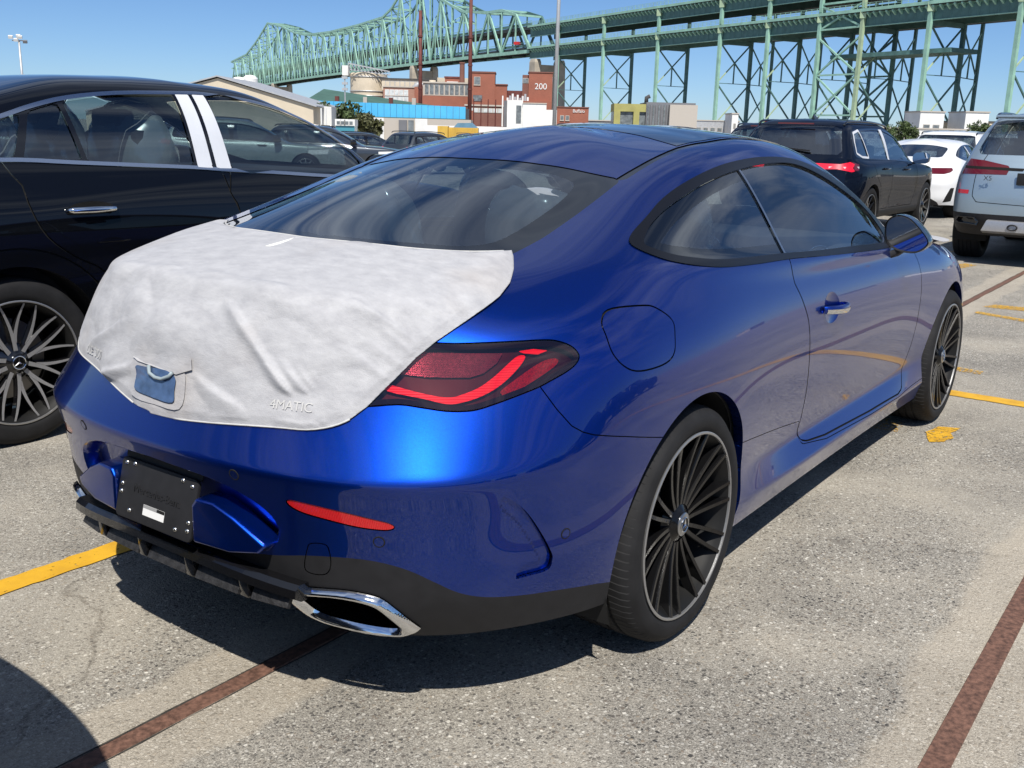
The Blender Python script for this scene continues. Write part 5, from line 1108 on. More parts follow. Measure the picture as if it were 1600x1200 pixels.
def build_silver_suv():
    cg = suv_cage(-.93, 3.90, 2.975, 1.0, .34, (1.12, 1.13, 1.07), (.98, 1.06), [(-.80, 2.40, .885, 1.20, 1.16, 1.10), (-.70, 2.10, .80, 1.42, 1.40, 1.34), (-.58, 1.66, .69, 1.63, 1.645, 1.59), (-.34, 1.46, .56, 1.715, 1.735, 1.70)])
    sc = lambda P, dz=.07: np.column_stack([np.asarray(P)[:, 0]*1.02, np.asarray(P)[:, 1]*1.062])
    def extras(root, S):
        dress_suv(root, S)
        for sg in (1, -1):
            e = MB(); o = [(.60, .455), (.84, .47), (.87, .50), (.84, .545), (.64, .545), (.585, .50)]
            V = []; n = 6
            for dx, s_ in ((.02, 1.0), (-.035, 1.0), (-.035, .80), (.03, .78)):
                c = np.mean(o, 0)
                for p in o: q = c+(np.array(p)-c)*s_; V.append((-.905+dx+max(0, q[0]-.6)*.30, sg*q[0], q[1]))
            F = [(i*n+k, i*n+(k+1) % n, (i+1)*n+(k+1) % n, (i+1)*n+k) for i in range(3) for k in range(n)] + [tuple(range(3*n, 4*n))]
            mesh_obj('exhaust_tip', V, F, BLACK_GLOSS, root)
        MB().add([(-.955, y, z) for y, z in ((-.55, .40), (.55, .40), (.50, .52), (-.50, .52))] + [(-.85, y, z) for y, z in ((-.55, .37), (.55, .37), (.50, .53), (-.50, .53))], [(0, 1, 2, 3), (0, 1, 5, 4), (1, 2, 6, 5), (2, 3, 7, 6), (3, 0, 4, 7)]).build('skid_plate', ALU, root, bevel=.01)
        for y in (-.22, .22): MB().tube([(-.97, y+.05*math.cos(a), .455+.03*math.sin(a)) for a in np.linspace(0, 2*math.pi, 16, endpoint=False)], .008, 6, True).build('tow_loop', BLACK_TRIM, root, True)
        MB().box((-.925, 0, .99), (.02, .50, .13)).build('plate_holder', BLACK_TRIM, root, bevel=.005)
        text_mesh('badge', 'X5', .075, CHROME, Matrix.Translation((-.930, .55, .985)) @ Matrix.Rotation(math.radians(-90), 4, 'Z') @ Matrix.Rotation(math.radians(90), 4, 'X'), root, .004)
        MB().box((-.60, 0, 1.665), (.16, 1.20, .03), Matrix.Rotation(.1, 3, 'Y')).build('roof_spoiler', PAINT_SILVER, root, bevel=.01)
    pat = [('tail_light_band', 'uz', np.array([(-.47, 1.075), (.10, 1.085), (.115, 1.115), (-.47, 1.105)]), GAP, 0, .004), ('tail_light', 'uz', np.array([(-.36, 1.03), (.13, 1.02), (.12, 1.08), (.06, 1.195), (-.10, 1.18), (-.33, 1.13), (-.36, 1.10)]), RED_LENS, 0, .003),
        ('rear_reflector', 'uz', np.array([(-.06, .80), (.10, .80), (.11, .845), (-.06, .845)]), RED_REFL, 0, .003), ('head_light', 'uz', np.array([(2.80, .85), (3.1, .87), (3.1, .97), (2.78, .95)]), FRIT, 2.9, .001), ('grille', 'yz', np.array([(-.5, .60), (.45, .62), (.48, .94), (-.5, .94)]), GAP, 3.2, .001)]
    gate = np.array([(-1.2, .70), (-.56, .70), (-.16, .715), (-.11, .78), (-.09, 1.02), (-.09, 1.3), (-1.2, 1.3)])
    build_car('suv', 'silver blue SUV seen from behind, with dark red lamps and a wide tyre', cg, PAINT_SILVER, (11.05, -.13, 0), level=4, wb=2.975, arch=(.385, .43), axle_z=.385, trim=sc(SUV_TRIM), windows=[(n, sc(p)) for n, p in SUV_WIN], rear_win=('yz', np.array([(-.3, 1.245), (.70, 1.245), (.73, 1.30), (.62, 1.61), (.52, 1.63), (-.3, 1.635)]), 0.2), wscr=SUV_WSCR, patches=pat, gaps=[('xz', sc(g[1])) for g in suv_doors()] + [('uz', gate)],
        wheel=('alloy', .385, .27, .30), hw=1.0, rails=(-.40, 1.5, .64, 1.70, 1.68), extras=extras, cladding=lambda c: c[:, 2]-(.585+.0*c[:, 0]))
def build_white_cars():
    rw = np.array([(-.545, -.12), (-.53, .18), (-.50, .36), (-.43, .50), (-.33, .55), (.10, .53), (.20, .50), (.165, .0), (.163, -.12)])
    trim = spline([(-.088, 1.104), (.071, 1.165), (.36, 1.247), (.74, 1.304), (1.255, 1.313), (1.62, 1.246), (1.90, 1.124), (2.03, .985), (1.84, .957), (1.067, .99), (.52, 1.012), (.177, 1.034), (-.01, 1.065)], 3)
    w = [('rear_door_window', np.array([(-.03, 1.10), (.19, 1.185), (.41, 1.235), (.70, 1.275), (.76, 1.03), (.33, 1.045), (.05, 1.07)])), ('front_door_window', np.array([(.82, 1.282), (1.2, 1.292), (1.5, 1.24), (1.83, 1.11), (1.9, 1.0), (1.4, 1.0), (.88, 1.022)]))]
    pat = [('tail_light', 'uz', np.array([(-.24, .80), (-.02, .80), (.12, .83), (.19, .87), (.17, .91), (-.24, .905)]), RED_LENS, 0, .002), ('head_light', 'uz', np.array([(2.62, .66), (2.95, .68), (2.95, .76), (2.6, .74)]), FRIT, 2.9, .001), ('bumper_vent', 'uz', np.array([(.0, .30), (.19, .32), (.22, .56), (.12, .56), (.03, .40)]), GAP, 0, .001), ('bumper_trim', 'uz', np.array([(-.9, .15), (-.9, .40), (-.3, .40), (-.1, .30), (.0, .2), (.0, .1)]), BLACK_TRIM, 0, .001)]
    pil = [(np.array([(.765, 1.285), (.825, 1.287), (.875, 1.02), (.815, 1.022)]), WHITE_FILM)]
    a, _ = build_car('saloon', 'white saloon with sloping roof between the navy and the silver SUV', coupe_cage(), PAINT_WHITE, (17.75, 3.22, 0), level=3, wb=2.865, arch=(.34, .385), axle_z=.335, trim=trim, windows=w, pillars=pil, rear_win=('xy', rw, .3), wscr=(np.array([(1.72, -.1), (1.70, .30), (1.64, .455), (2.12, .685), (2.29, .5), (2.37, -.1)]), 1.5, .95), patches=pat, wheel=('alloy', .335, .25, .25), hw=.93, group='white cars parked further off', extras=lambda r, S: car_mirrors(r, 1.95, .88, .99, BLACK_GLOSS, 1))
    pat = [('tail_light', 'uz', np.array([(-.30, .93), (.20, .95), (.22, 1.04), (-.30, 1.06)]), RED_LENS, 0, .003), ('head_light', 'uz', np.array([(2.75, .78), (3.05, .80), (3.05, .90), (2.72, .88)]), FRIT, 2.9, .001), ('grille', 'yz', np.array([(-.5, .55), (.42, .58), (.45, .88), (-.5, .88)]), GAP, 3.2, .001)]
    k = dict(level=3, wb=2.865, arch=(.37, .41), axle_z=.37, trim=SUV_TRIM, windows=SUV_WIN, rear_win=SUV_REAR, wscr=SUV_WSCR, patches=pat, wheel=('alloy', .37, .262, .25), hw=.955, rails=(-.45, 1.45, .60, 1.595, 1.57), extras=dress_suv, detail=False)
    b, _ = build_car('suv', 'white SUV just beyond the white saloon, its dark roof window showing', x3_cage(), PAINT_WHITE, (23.4, 3.9, -.03), group='white cars parked further off', **k)
    for x, y, lb in ((19.9, 11.9, 'white SUV roof showing over the coupe roof below the brick building'), (23.2, 11.7, 'white SUV roof showing over the coupe roof below the yellow building'), (27.6, 3.6, 'white SUV farthest to the right, behind the other white cars')):
        c = copy_tree(b); c.location = (x, y, -.05); c['label'] = lb
    return b
def build_far_cars():
    cg = suv_cage(-.98, 3.85, 2.745, .93, .30, (1.02, 1.02, .98), (.90, .97), [(-.86, 2.30, .82, 1.09, 1.05, 1.0), (-.66, 1.98, .75, 1.30, 1.29, 1.24), (-.50, 1.55, .64, 1.50, 1.51, 1.45), (-.28, 1.36, .52, 1.575, 1.59, 1.56)])
    dz = lambda P: np.asarray(P)-np.array([0, .05])
    pat = [('tail_light', 'uz', np.array([(-.20, .93), (.16, .91), (.20, 1.00), (.05, 1.05), (-.20, 1.03)]), RED_REFL, 0, .003), ('head_light', 'uz', np.array([(2.65, .72), (2.95, .74), (2.95, .85), (2.62, .83)]), WHITE_LABEL, 2.8, .001), ('grille', 'yz', np.array([(-.5, .55), (.40, .58), (.42, .82), (-.5, .82)]), GAP, 3.1, .001)]
    k = dict(level=3, wb=2.745, arch=(.36, .40), axle_z=.36, trim=dz(SUV_TRIM), windows=[(n, dz(p)) for n, p in SUV_WIN], rear_win=('yz', np.array([(-.3, 1.13), (.64, 1.13), (.68, 1.18), (.58, 1.47), (-.3, 1.495)]), 0.2), wscr=SUV_WSCR, patches=pat, wheel=('alloy', .36, .25, .24), hw=.93, rails=(-.40, 1.40, .58, 1.60, 1.57), extras=dress_suv, detail=False, cladding=lambda c: c[:, 2]-.42)
    G = 'cars parked far off on the left'
    a, _ = build_car('wagon', 'dark grey wagon with roof rails seen from behind, left of the coupe roof', cg, PAINT_GREY, (0, 0, 0), group=G, **k)
    b, _ = build_car('wagon', 'pale sage wagon seen through the front window of the black SUV', cg, PAINT_SAGE, (0, 0, 0), group=G, **k)
    def put(o, X, Z, rz, z=None):
        p = site(X, Z); o.location = (p.x, p.y, ground_z(p.x, p.y) if z is None else z); o.rotation_euler = (0, 0, YAW+rz)
    put(a, -4.2, 40.0, -.62)
    put(b, -8.4, 27.0, -1.35)
    for src, X, Z, rz, lb in ((a, -7.3, 33.0, -1.45, 'dark wagon with its front wheel showing beside the chrome window line of the black SUV'), (a, -8.0, 47.0, -1.15, 'dark wagon half hidden between two others, roof rails showing'), (b, -11.5, 34.0, -1.35, 'pale car behind the sage wagon, seen through the black SUV'), (a, -12.5, 33.0, -1.4, 'dark car beside the sage wagon, seen through the black SUV'), (a, -3.0, 62.0, -.5, 'dark wagon farthest back, its roof just over the coupe roof'), (b, -21.0, 40.0, -1.3, 'pale car seen through the rear door window of the black SUV')):
        c = copy_tree(src); put(c, X, Z, rz); c['label'] = lb
# ------------------------------------------------------------------ ground, rails, painted lines
def ground_mat():
    m = bpy.data.materials.new('exposed_aggregate'); m.use_nodes = True; nt = m.node_tree; N = nt.nodes; L = nt.links; b = N['Principled BSDF']
    b.inputs['Roughness'].default_value = .88; b.inputs['Specular IOR Level'].default_value = .3
    tc = N.new('ShaderNodeTexCoord'); P = tc.outputs['Object']
    def noise(scale, det=4, rough=.55, vec=None, w=0):
        n = N.new('ShaderNodeTexNoise'); n.inputs['Scale'].default_value = scale; n.inputs['Detail'].default_value = det; n.inputs['Roughness'].default_value = rough; L.new(vec or P, n.inputs['Vector']); return n.outputs['Fac']
    def ramp(f, stops):
        r = N.new('ShaderNodeValToRGB'); e = r.color_ramp.elements
        while len(e) < len(stops): e.new(.5)
        for k, (p, c) in enumerate(stops): e[k].position = p; e[k].color = (*c, 1) if len(c) == 3 else c
        L.new(f, r.inputs[0]); return r.outputs[0]
    def mix(f, a, c, mode='MIX'):
        x = N.new('ShaderNodeMixRGB'); x.blend_type = mode
        if isinstance(f, float): x.inputs[0].default_value = f
        else: L.new(f, x.inputs[0])
        for i, v in ((1, a), (2, c)):
            if isinstance(v, tuple): x.inputs[i].default_value = (*v, 1)
            else: L.new(v, x.inputs[i])
        return x.outputs[0]
    # pebbles of two sizes, each with its own stone colour
    wv = N.new('ShaderNodeVectorMath'); wv.operation = 'ADD'; nzv = N.new('ShaderNodeTexNoise'); nzv.inputs['Scale'].default_value = 60; L.new(P, nzv.inputs['Vector']); sc = N.new('ShaderNodeVectorMath'); sc.operation = 'SCALE'; sc.inputs['Scale'].default_value = .012; L.new(nzv.outputs['Color'], sc.inputs[0]); L.new(P, wv.inputs[0]); L.new(sc.outputs[0], wv.inputs[1])
    def peb(scale):
        v = N.new('ShaderNodeTexVoronoi'); v.inputs['Scale'].default_value = scale; v.inputs['Randomness'].default_value = 1; L.new(wv.outputs[0], v.inputs['Vector'])
        s = N.new('ShaderNodeSeparateColor'); L.new(v.outputs['Color'], s.inputs[0]); return v.outputs['Distance'], s.outputs[0], s.outputs[1]
    d1, c1, k1 = peb(85.0); d2, c2, k2 = peb(185.0); d3, c3, k3 = peb(420.0)
    stones = [(0, (.055, .052, .05)), (.18, (.14, .125, .11)), (.40, (.25, .225, .19)), (.60, (.33, .30, .255)), (.80, (.42, .385, .33)), (1, (.56, .53, .47))]
    fine = ramp(c3, [(0, (.13, .12, .105)), (.5, (.26, .24, .205)), (1, (.40, .37, .32))])
    mid = ramp(c2, stones); big = ramp(c1, [(0, (.035, .034, .034)), (.25, (.08, .075, .07)), (.42, (.17, .14, .115)), (.60, (.30, .25, .19)), (.80, (.42, .40, .36)), (1, (.70, .66, .58))])
    m2 = ramp(d2, [(.0, (1, 1, 1)), (.42, (1, 1, 1)), (.52, (0, 0, 0))]); m1 = ramp(d1, [(.0, (1, 1, 1)), (.36, (1, 1, 1)), (.46, (0, 0, 0))])
    sel1 = ramp(k1, [(.48, (0, 0, 0)), (.50, (1, 1, 1))]); sel2 = ramp(k2, [(.30, (0, 0, 0)), (.32, (1, 1, 1))])
    # bond: how much aggregate is laid bare varies over the lot
    big_n = noise(.55, 5, .6); bare = ramp(big_n, [(.36, (0, 0, 0)), (.56, (1, 1, 1))])
    base = mix(.75, fine, mid); base = mix(mix(1.0, m2, sel2, 'MULTIPLY'), fine, mid)
    f1 = mix(1.0, m1, sel1, 'MULTIPLY'); base = mix(mix(1.0, f1, ramp(bare, [(0, (.35, .35, .35)), (1, (1, 1, 1))]), 'MULTIPLY'), base, big)
    # worn pale mortar patches, darker bare areas
    patch = ramp(noise(.8, 7, .62), [(.46, (0, 0, 0)), (.62, (1, 1, 1))])
    base = mix(mix(.8, (0, 0, 0), patch, 'MIX'), base, mix(.55, base, (.44, .395, .325)))
    dark = ramp(noise(1.7, 6, .6), [(.28, (.74, .74, .75)), (.55, (1, 1, 1)), (.8, (1.10, 1.08, 1.05))]); base = mix(1.0, base, dark, 'MULTIPLY')
    # paler poured strips along the two rails
    sp = N.new('ShaderNodeSeparateXYZ'); L.new(P, sp.inputs[0])
    wob = N.new('ShaderNodeMath'); wob.operation = 'MULTIPLY_ADD'; wob.inputs[1].default_value = .22; L.new(noise(2.2, 6, .6), wob.inputs[0]); L.new(sp.outputs['Y'], wob.inputs[2])
    def band(y0, w):
        s = N.new('ShaderNodeMath'); s.operation = 'SUBTRACT'; s.inputs[1].default_value = y0+.11; L.new(wob.outputs[0], s.inputs[0])
        a = N.new('ShaderNodeMath'); a.operation = 'ABSOLUTE'; L.new(s.outputs[0], a.inputs[0])
        r = N.new('ShaderNodeMapRange'); r.inputs['From Min'].default_value = w; r.inputs['From Max'].default_value = w-.035; L.new(a.outputs[0], r.inputs['Value']); return r.outputs[0]
    ad = N.new('ShaderNodeMath'); ad.operation = 'MAXIMUM'; L.new(band(-.14, .20), ad.inputs[0]); L.new(band(-1.66, .17), ad.inputs[1])
    mm = N.new('ShaderNodeMath'); mm.operation = 'MULTIPLY'; mm.inputs[1].default_value = .62; L.new(ad.outputs[0], mm.inputs[0])
    base = mix(mm.outputs[0], base, mix(.62, base, (.47, .405, .315)))
    base = mix(1.0, base, (1.10, 1.115, 1.12), 'MULTIPLY')
    # hairline cracks and a few drip stains
    cv = N.new('ShaderNodeVectorMath'); cv.operation = 'ADD'; cn = N.new('ShaderNodeTexNoise'); cn.inputs['Scale'].default_value = 2.4; cn.inputs['Detail'].default_value = 8; L.new(P, cn.inputs['Vector']); cs = N.new('ShaderNodeVectorMath'); cs.operation = 'SCALE'; cs.inputs['Scale'].default_value = .55; L.new(cn.outputs['Color'], cs.inputs[0]); L.new(P, cv.inputs[0]); L.new(cs.outputs[0], cv.inputs[1])
    vc = N.new('ShaderNodeTexVoronoi'); vc.feature = 'DISTANCE_TO_EDGE'; vc.inputs['Scale'].default_value = .42; L.new(cv.outputs[0], vc.inputs['Vector'])
    crack = ramp(vc.outputs['Distance'], [(.0, (.66, .65, .64)), (.0025, (.78, .77, .76)), (.0045, (1, 1, 1))]); base = mix(ramp(noise(.9, 3), [(.45, (0, 0, 0)), (.60, (1, 1, 1))]), base, mix(1.0, base, crack, 'MULTIPLY'))
    vd = N.new('ShaderNodeTexVoronoi'); vd.inputs['Scale'].default_value = 1.9; L.new(wv.outputs[0], vd.inputs['Vector']); vs_ = N.new('ShaderNodeSeparateColor'); L.new(vd.outputs['Color'], vs_.inputs[0])
    drip = mix(1.0, ramp(vd.outputs['Distance'], [(.03, (1, 1, 1)), (.12, (0, 0, 0))]), ramp(vs_.outputs[0], [(.80, (0, 0, 0)), (.84, (.6, .6, .6))]), 'MULTIPLY'); base = mix(drip, base, (.075, .07, .065))
    L.new(base, b.inputs['Base Color'])
    # relief of the stones
    h = N.new('ShaderNodeMath'); h.operation = 'MULTIPLY_ADD'; h.inputs[1].default_value = -.7; L.new(d2, h.inputs[0]); L.new(noise(420, 3), h.inputs[2])
    h2 = N.new('ShaderNodeMath'); h2.operation = 'MULTIPLY_ADD'; h2.inputs[1].default_value = .8; L.new(f1, h2.inputs[0]); L.new(h.outputs[0], h2.inputs[2])
    bp = N.new('ShaderNodeBump'); bp.inputs['Strength'].default_value = .55; bp.inputs['Distance'].default_value = .006; L.new(h2.outputs[0], bp.inputs['Height']); L.new(bp.outputs[0], b.inputs['Normal'])
    return m
def build_ground():
    xs = np.concatenate([[-60, -20, -8], np.linspace(-6, 24, 31), np.linspace(28, 100, 25), [120, 180, 300, 600, 1200, 3000]]); ys = np.concatenate([[-1500, -400, -120, -60, -30], np.linspace(-20, 100, 61), [120, 180, 300, 600, 1200, 3000]])
    V = [(x, y, ground_z(x, y)) for x in xs for y in ys]; ny = len(ys); F = [(i*ny+j, (i+1)*ny+j, (i+1)*ny+j+1, i*ny+j+1) for i in range(len(xs)-1) for j in range(ny-1)]
    V[:0] = []; g = mesh_obj('ground', V, F, ground_mat(), None, True); tag(g, kind='structure')
    # two rusty rails let into the concrete
    rust = noise_var(pmat('rusty_steel', (.150, .078, .054), .75, .1), 75, .5, .5, 240, detail=10, rough_var=.12, dist=.003)
    for y, w in ((-.14, .046), (-1.66, .058)):
        m = MB()
        xs_ = np.linspace(-9, 40, 99); Vr = []; Fr = []
        for k, x in enumerate(xs_):
            for dy, z in ((-w/2-.004, -.004), (-w/2, .004), (w/2, .004), (w/2+.004, -.004)): Vr.append((x, y+dy, z+ground_z(x, y)))
        for k in range(len(xs_)-1):
            for j in range(3): Fr.append((k*4+j, (k+1)*4+j, (k+1)*4+j+1, k*4+j+1))
        o = mesh_obj('sunken_rail', Vr, Fr, rust); tag(o, 'rusty rail let into the ground, running under the blue coupe' if y > -1 else 'rusty rail let into the ground at the lower right corner', 'rail', 'rails sunk in the ground')
        # narrow crumbling groove beside the rail
        for dy, ww in () if y < -1 else ((w/2+.007, .006), (-w/2-.006, .004)):
            Vg = []; Fg = []
            for x in np.linspace(-9, 40, 380):
                j = random.uniform(-.003, .003); Vg += [(x, y+dy-ww/2+j, .0022+ground_z(x, y)), (x, y+dy+ww/2+random.uniform(-.003, .003), .0022+ground_z(x, y))]
            for k in range(len(Vg)//2-1): Fg.append((2*k, 2*k+2, 2*k+3, 2*k+1))
            mesh_obj('groove', Vg, Fg, GROOVE, o)
    # painted lines, worn
    def line(label, pts, wear=.42, group='yellow painted marks on the ground'):
        P = np.array(pts); n = len(P); c = P.mean(0)
        # ragged outline, subdivided edges
        out = []
        for i in range(n):
            a, bb = P[i], P[(i+1) % n]; L_ = np.linalg.norm(bb-a); k = max(2, int(L_/.03))
            for t in range(k):
                q = a+(bb-a)*t/k; out.append((q[0]+random.uniform(-.004, .004), q[1]+random.uniform(-.004, .004)))
        bm = bmesh.new(); vs_ = [bm.verts.new((x, y, .004+ground_z(x, y))) for x, y in out]; f = bm.faces.new(vs_); f.normal_update()
        if f.normal.z < 0: f.normal_flip()
        bmesh.ops.triangulate(bm, faces=bm.faces[:]); me = bpy.data.meshes.new('painted_line'); bm.to_mesh(me); bm.free(); me.materials.append(yellow_paint(wear)); o = link(bpy.data.objects.new('painted_line', me)); tag(o, label, 'painted line', group)
    line('yellow bay line on the ground, left of the coupe rear bumper', [(-4, .93), (-.45, .89), (3.4, .86), (3.4, .76), (-.45, .79), (-4, .83)], .36)
    line('yellow cross line on the ground in front of the coupe', [(3.47, -.45), (3.60, -.45), (3.62, -9), (3.46, -9)], .36)
    line('short yellow dash beyond the front wheel of the coupe', [(4.15, -.70), (4.27, -.70), (4.24, -.86), (4.15, -.86)], .50)
    line('worn yellow arrow mark beside the front wheel of the coupe', [(2.45, -.985), (2.62, -.93), (2.76, -.955), (2.80, -1.05), (2.68, -1.03), (2.60, -1.06), (2.50, -1.04)], .44)
    line('yellow mark in the shadow under the coupe door', [(2.50, -.64), (2.75, -.66), (2.72, -.80), (2.52, -.82)], .55)
    for lb, pts in (('upper stroke of the yellow digits at the right edge', [(6.95, -.30), (7.15, -.36), (7.20, -.72), (7.05, -.78), (6.95, -.55)]), ('lower stroke of the yellow digits at the right edge', [(6.55, -.32), (6.66, -.32), (6.42, -.95), (6.30, -.92)]), ('far stroke of the yellow digits at the right edge', [(6.40, -.80), (7.1, -.86), (7.0, -.98), (6.35, -.98)])): line(lb, pts, .48)
    line('yellow bay line under the rear of the silver SUV', [(9.6, .70), (10.2, .55), (10.1, .40), (9.5, .50)], .5)
    line('thin yellow line left of the silver SUV tyre', [(8.9, 1.0), (11.5, .96), (11.5, 1.06), (8.9, 1.1)], .5)
GROOVE = noise_var(pmat('groove_dirt', (.045, .04, .033), .95), 60, .5)
_YP = {}
def yellow_paint(wear):
    if wear in _YP: return _YP[wear]
    m = pmat('yellow_paint_%d' % int(wear*100), (.66, .36, .020), .6); nt = m.node_tree; N = nt.nodes; L = nt.links; b = N['Principled BSDF']; out = [n for n in N if n.type == 'OUTPUT_MATERIAL'][0]
    tc = N.new('ShaderNodeTexCoord'); n1 = N.new('ShaderNodeTexNoise'); n1.inputs['Scale'].default_value = 55; n1.inputs['Detail'].default_value = 8; n1.inputs['Roughness'].default_value = .75; L.new(tc.outputs['Object'], n1.inputs['Vector'])
    r = N.new('ShaderNodeMapRange'); r.inputs['From Min'].default_value = wear-.02; r.inputs['From Max'].default_value = wear+.03; L.new(n1.outputs['Fac'], r.inputs['Value'])
    t = N.new('ShaderNodeBsdfTransparent'); mx = N.new('ShaderNodeMixShader'); L.new(r.outputs[0], mx.inputs[0]); L.new(t.outputs[0], mx.inputs[1]); L.new(b.outputs[0], mx.inputs[2]); L.new(mx.outputs[0], out.inputs['Surface'])
    n2 = N.new('ShaderNodeTexNoise'); n2.inputs['Scale'].default_value = 9; n2.inputs['Detail'].default_value = 5; L.new(tc.outputs['Object'], n2.inputs['Vector'])
    c = N.new('ShaderNodeValToRGB'); c.color_ramp.elements[0].position = .3; c.color_ramp.elements[0].color = (.54, .29, .02, 1); c.color_ramp.elements[1].position = .7; c.color_ramp.elements[1].color = (.74, .42, .025, 1); L.new(n2.outputs['Fac'], c.inputs[0]); L.new(c.outputs[0], b.inputs['Base Color'])
    bp = N.new('ShaderNodeBump'); bp.inputs['Strength'].default_value = .5; bp.inputs['Distance'].default_value = .004; L.new(n1.outputs['Fac'], bp.inputs['Height']); L.new(bp.outputs[0], b.inputs['Normal'])
    _YP[wear] = m; return m
# ------------------------------------------------------------------ the steel bridge and its viaduct
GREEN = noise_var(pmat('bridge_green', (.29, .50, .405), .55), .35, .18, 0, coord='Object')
GREEN_DARK = noise_var(pmat('girder_and_shade_green', (.085, .18, .168), .6), .5, .2)  # girder colour, also used on far-side steel to colour in its shade
GREEN_OLD = noise_var(pmat('bridge_green_faded', (.36, .47, .31), .6), .4, .2)
DECK = noise_var(pmat('deck_underside', (.030, .040, .045), .8), .3, .2)
CONC = noise_var(pmat('pier_concrete', (.42, .37, .30), .85), .25, .2)
BA = Vector((290.54, 52.39, 0)); BD = Vector((.42206, .90657, 0)); BN = Vector((.90657, -.42206, 0))      # start, direction, away from the lot
def br(s, off, z): return BA + BD*s + BN*off + Vector((0, 0, z))
BW = 14.0
def bar(name, a, b, w, h, mat, parent, up=(0, 0, 1)): return MB().bar(a, b, w, h, up).build(name, mat, parent)
def build_viaduct():
    root = empty('viaduct', br(100, 7, -.6)); tag(root, 'pale green double deck steel viaduct on tall braced columns at the right', 'bridge')
    inv = -root.location
    P = lambda s, o, z: br(s, o, z)+inv
    s0, s1 = -75.0, 251.0
    cols = [-55, -27, .5, 28, 52, 69, 92, 116, 152, 189, 225]
    for zb, zt, nm in ((33.3, 37.2, 'lower_deck'), (42.7, 46.6, 'upper_deck')):
        for off in (.6, BW-.6):
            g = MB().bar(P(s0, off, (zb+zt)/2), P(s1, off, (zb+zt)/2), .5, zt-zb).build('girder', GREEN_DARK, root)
            if off < 1:
                bar('flange', P(s0, off-.35, zb+.12), P(s1, off-.35, zb+.12), .5, .25, GREEN, root); bar('flange', P(s0, off-.35, zt-.1), P(s1, off-.35, zt-.1), .5, .25, GREEN, root)
                first = None
                for k in range(int((s1-s0)/2.9)):
                    s = s0+1.2+k*2.9
                    if first is None: first = bar('web_stiffener', P(s, off-.30, (zb+zt)/2), P(s, off-.30, (zb+zt)/2+.01), .1, .1, GREEN_DARK, root); first.data.clear_geometry(); m = MB().bar((0, 0, -(zt-zb)/2+.3), (0, 0, (zt-zb)/2-.3), .22, .12); first.data.from_pydata([tuple(v) for v in m.V], [], m.F); first.data.update(); o = first
                    else: o = first.copy(); link(o, root)
                    o.location = P(s, off-.28, (zb+zt)/2)
        MB().bar(P(s0, BW/2, zt+.35), P(s1, BW/2, zt+.35), BW+2.2, .6).build(nm, DECK, root)
        MB().bar(P(s0, -1.15, zt+.75), P(s1, -1.15, zt+.75), .35, .9).build('fascia', GREEN, root)
        # cantilever brackets under the footway
        first = None
        for k in range(int((s1-s0)/2.3)):
            s = s0+.8+k*2.3
            if first is None:
                m = MB().add([(0, 0, 0), (0, 0, -1.35), (1.35, 0, 0), (.5, 0, 0)], []); V = []
                for d in (-.28, .28): V += [BD*d+BN*.95+Vector((0, 0, -1.5)), BD*d+BN*.95, BD*d-BN*.55, BD*d-BN*.55+Vector((0, 0, -.45))]
                first = MB().add(V, [(0, 1, 2, 3), (7, 6, 5, 4), (0, 4, 5, 1), (1, 5, 6, 2), (2, 6, 7, 3), (3, 7, 4, 0)]).build('bracket', GREEN, root); o = first
            else: o = first.copy(); link(o, root)
            o.location = P(s, -.55, zt+.10)
        m = MB(); zr = zt+1.2
        for z in (.5, .95, 1.4): m.bar(P(s0, -1.25, zr+z), P(s1, -1.25, zr+z), .10, .10)
        for k in range(int((s1-s0)/2.3)): m.bar(P(s0+k*2.3, -1.25, zr), P(s0+k*2.3, -1.25, zr+1.4), .12, .12)
        m.build('railing', GREEN, root)['kind'] = 'stuff'
    for s in cols:
        zt = 46.0
        bar('column', P(s, -.35, 0), P(s, -.35, zt), 1.15, 1.0, GREEN if s not in (52,) else GREEN_OLD, root, BN); bar('column', P(s, BW+.2, 0), P(s, BW+.2, zt), 1.15, 1.0, GREEN_DARK, root, BN)  # far column in darker green, its shade put into the colour
        for z in (38.5, 47.0):
            MB().box(P(s, -.2, z-1.6), (1.8, 1.8, 2.4)).build('gusset', GREEN_OLD, root)
        for z0, z1 in ((19.5, 32.6), (5.0, 18.5)):
            a, b_, c, d = P(s, 0, z1), P(s, BW, z0), P(s, BW, z1), P(s, 0, z0)
            bar('brace', a, b_, .42, .42, GREEN_DARK, root); bar('brace', d, (d+c)/2, .36, .36, GREEN_OLD, root); bar('brace', (d+c)/2, c, .4, .4, GREEN_DARK, root)
        bar('strut', P(s, 0, 19), P(s, BW, 19), .22, .22, GREEN_DARK, root); bar('hanger', P(s, BW/2, 19), P(s, BW/2, 26), .4, .4, GREEN_DARK, root)
        bar('cross_beam', P(s, 0, 32.8), P(s, BW, 32.8), .8, 1.4, GREEN_DARK, root)
    # second line of columns behind, carrying the widened roadway nearer the lot
    B2 = 30.0
    for zt in (37.2, 46.6): MB().bar(P(s0, (BW+B2)/2, zt-1.0), P(128, (BW+B2)/2, zt-1.0), B2-BW, 2.6).build('wide_deck', DECK, root)
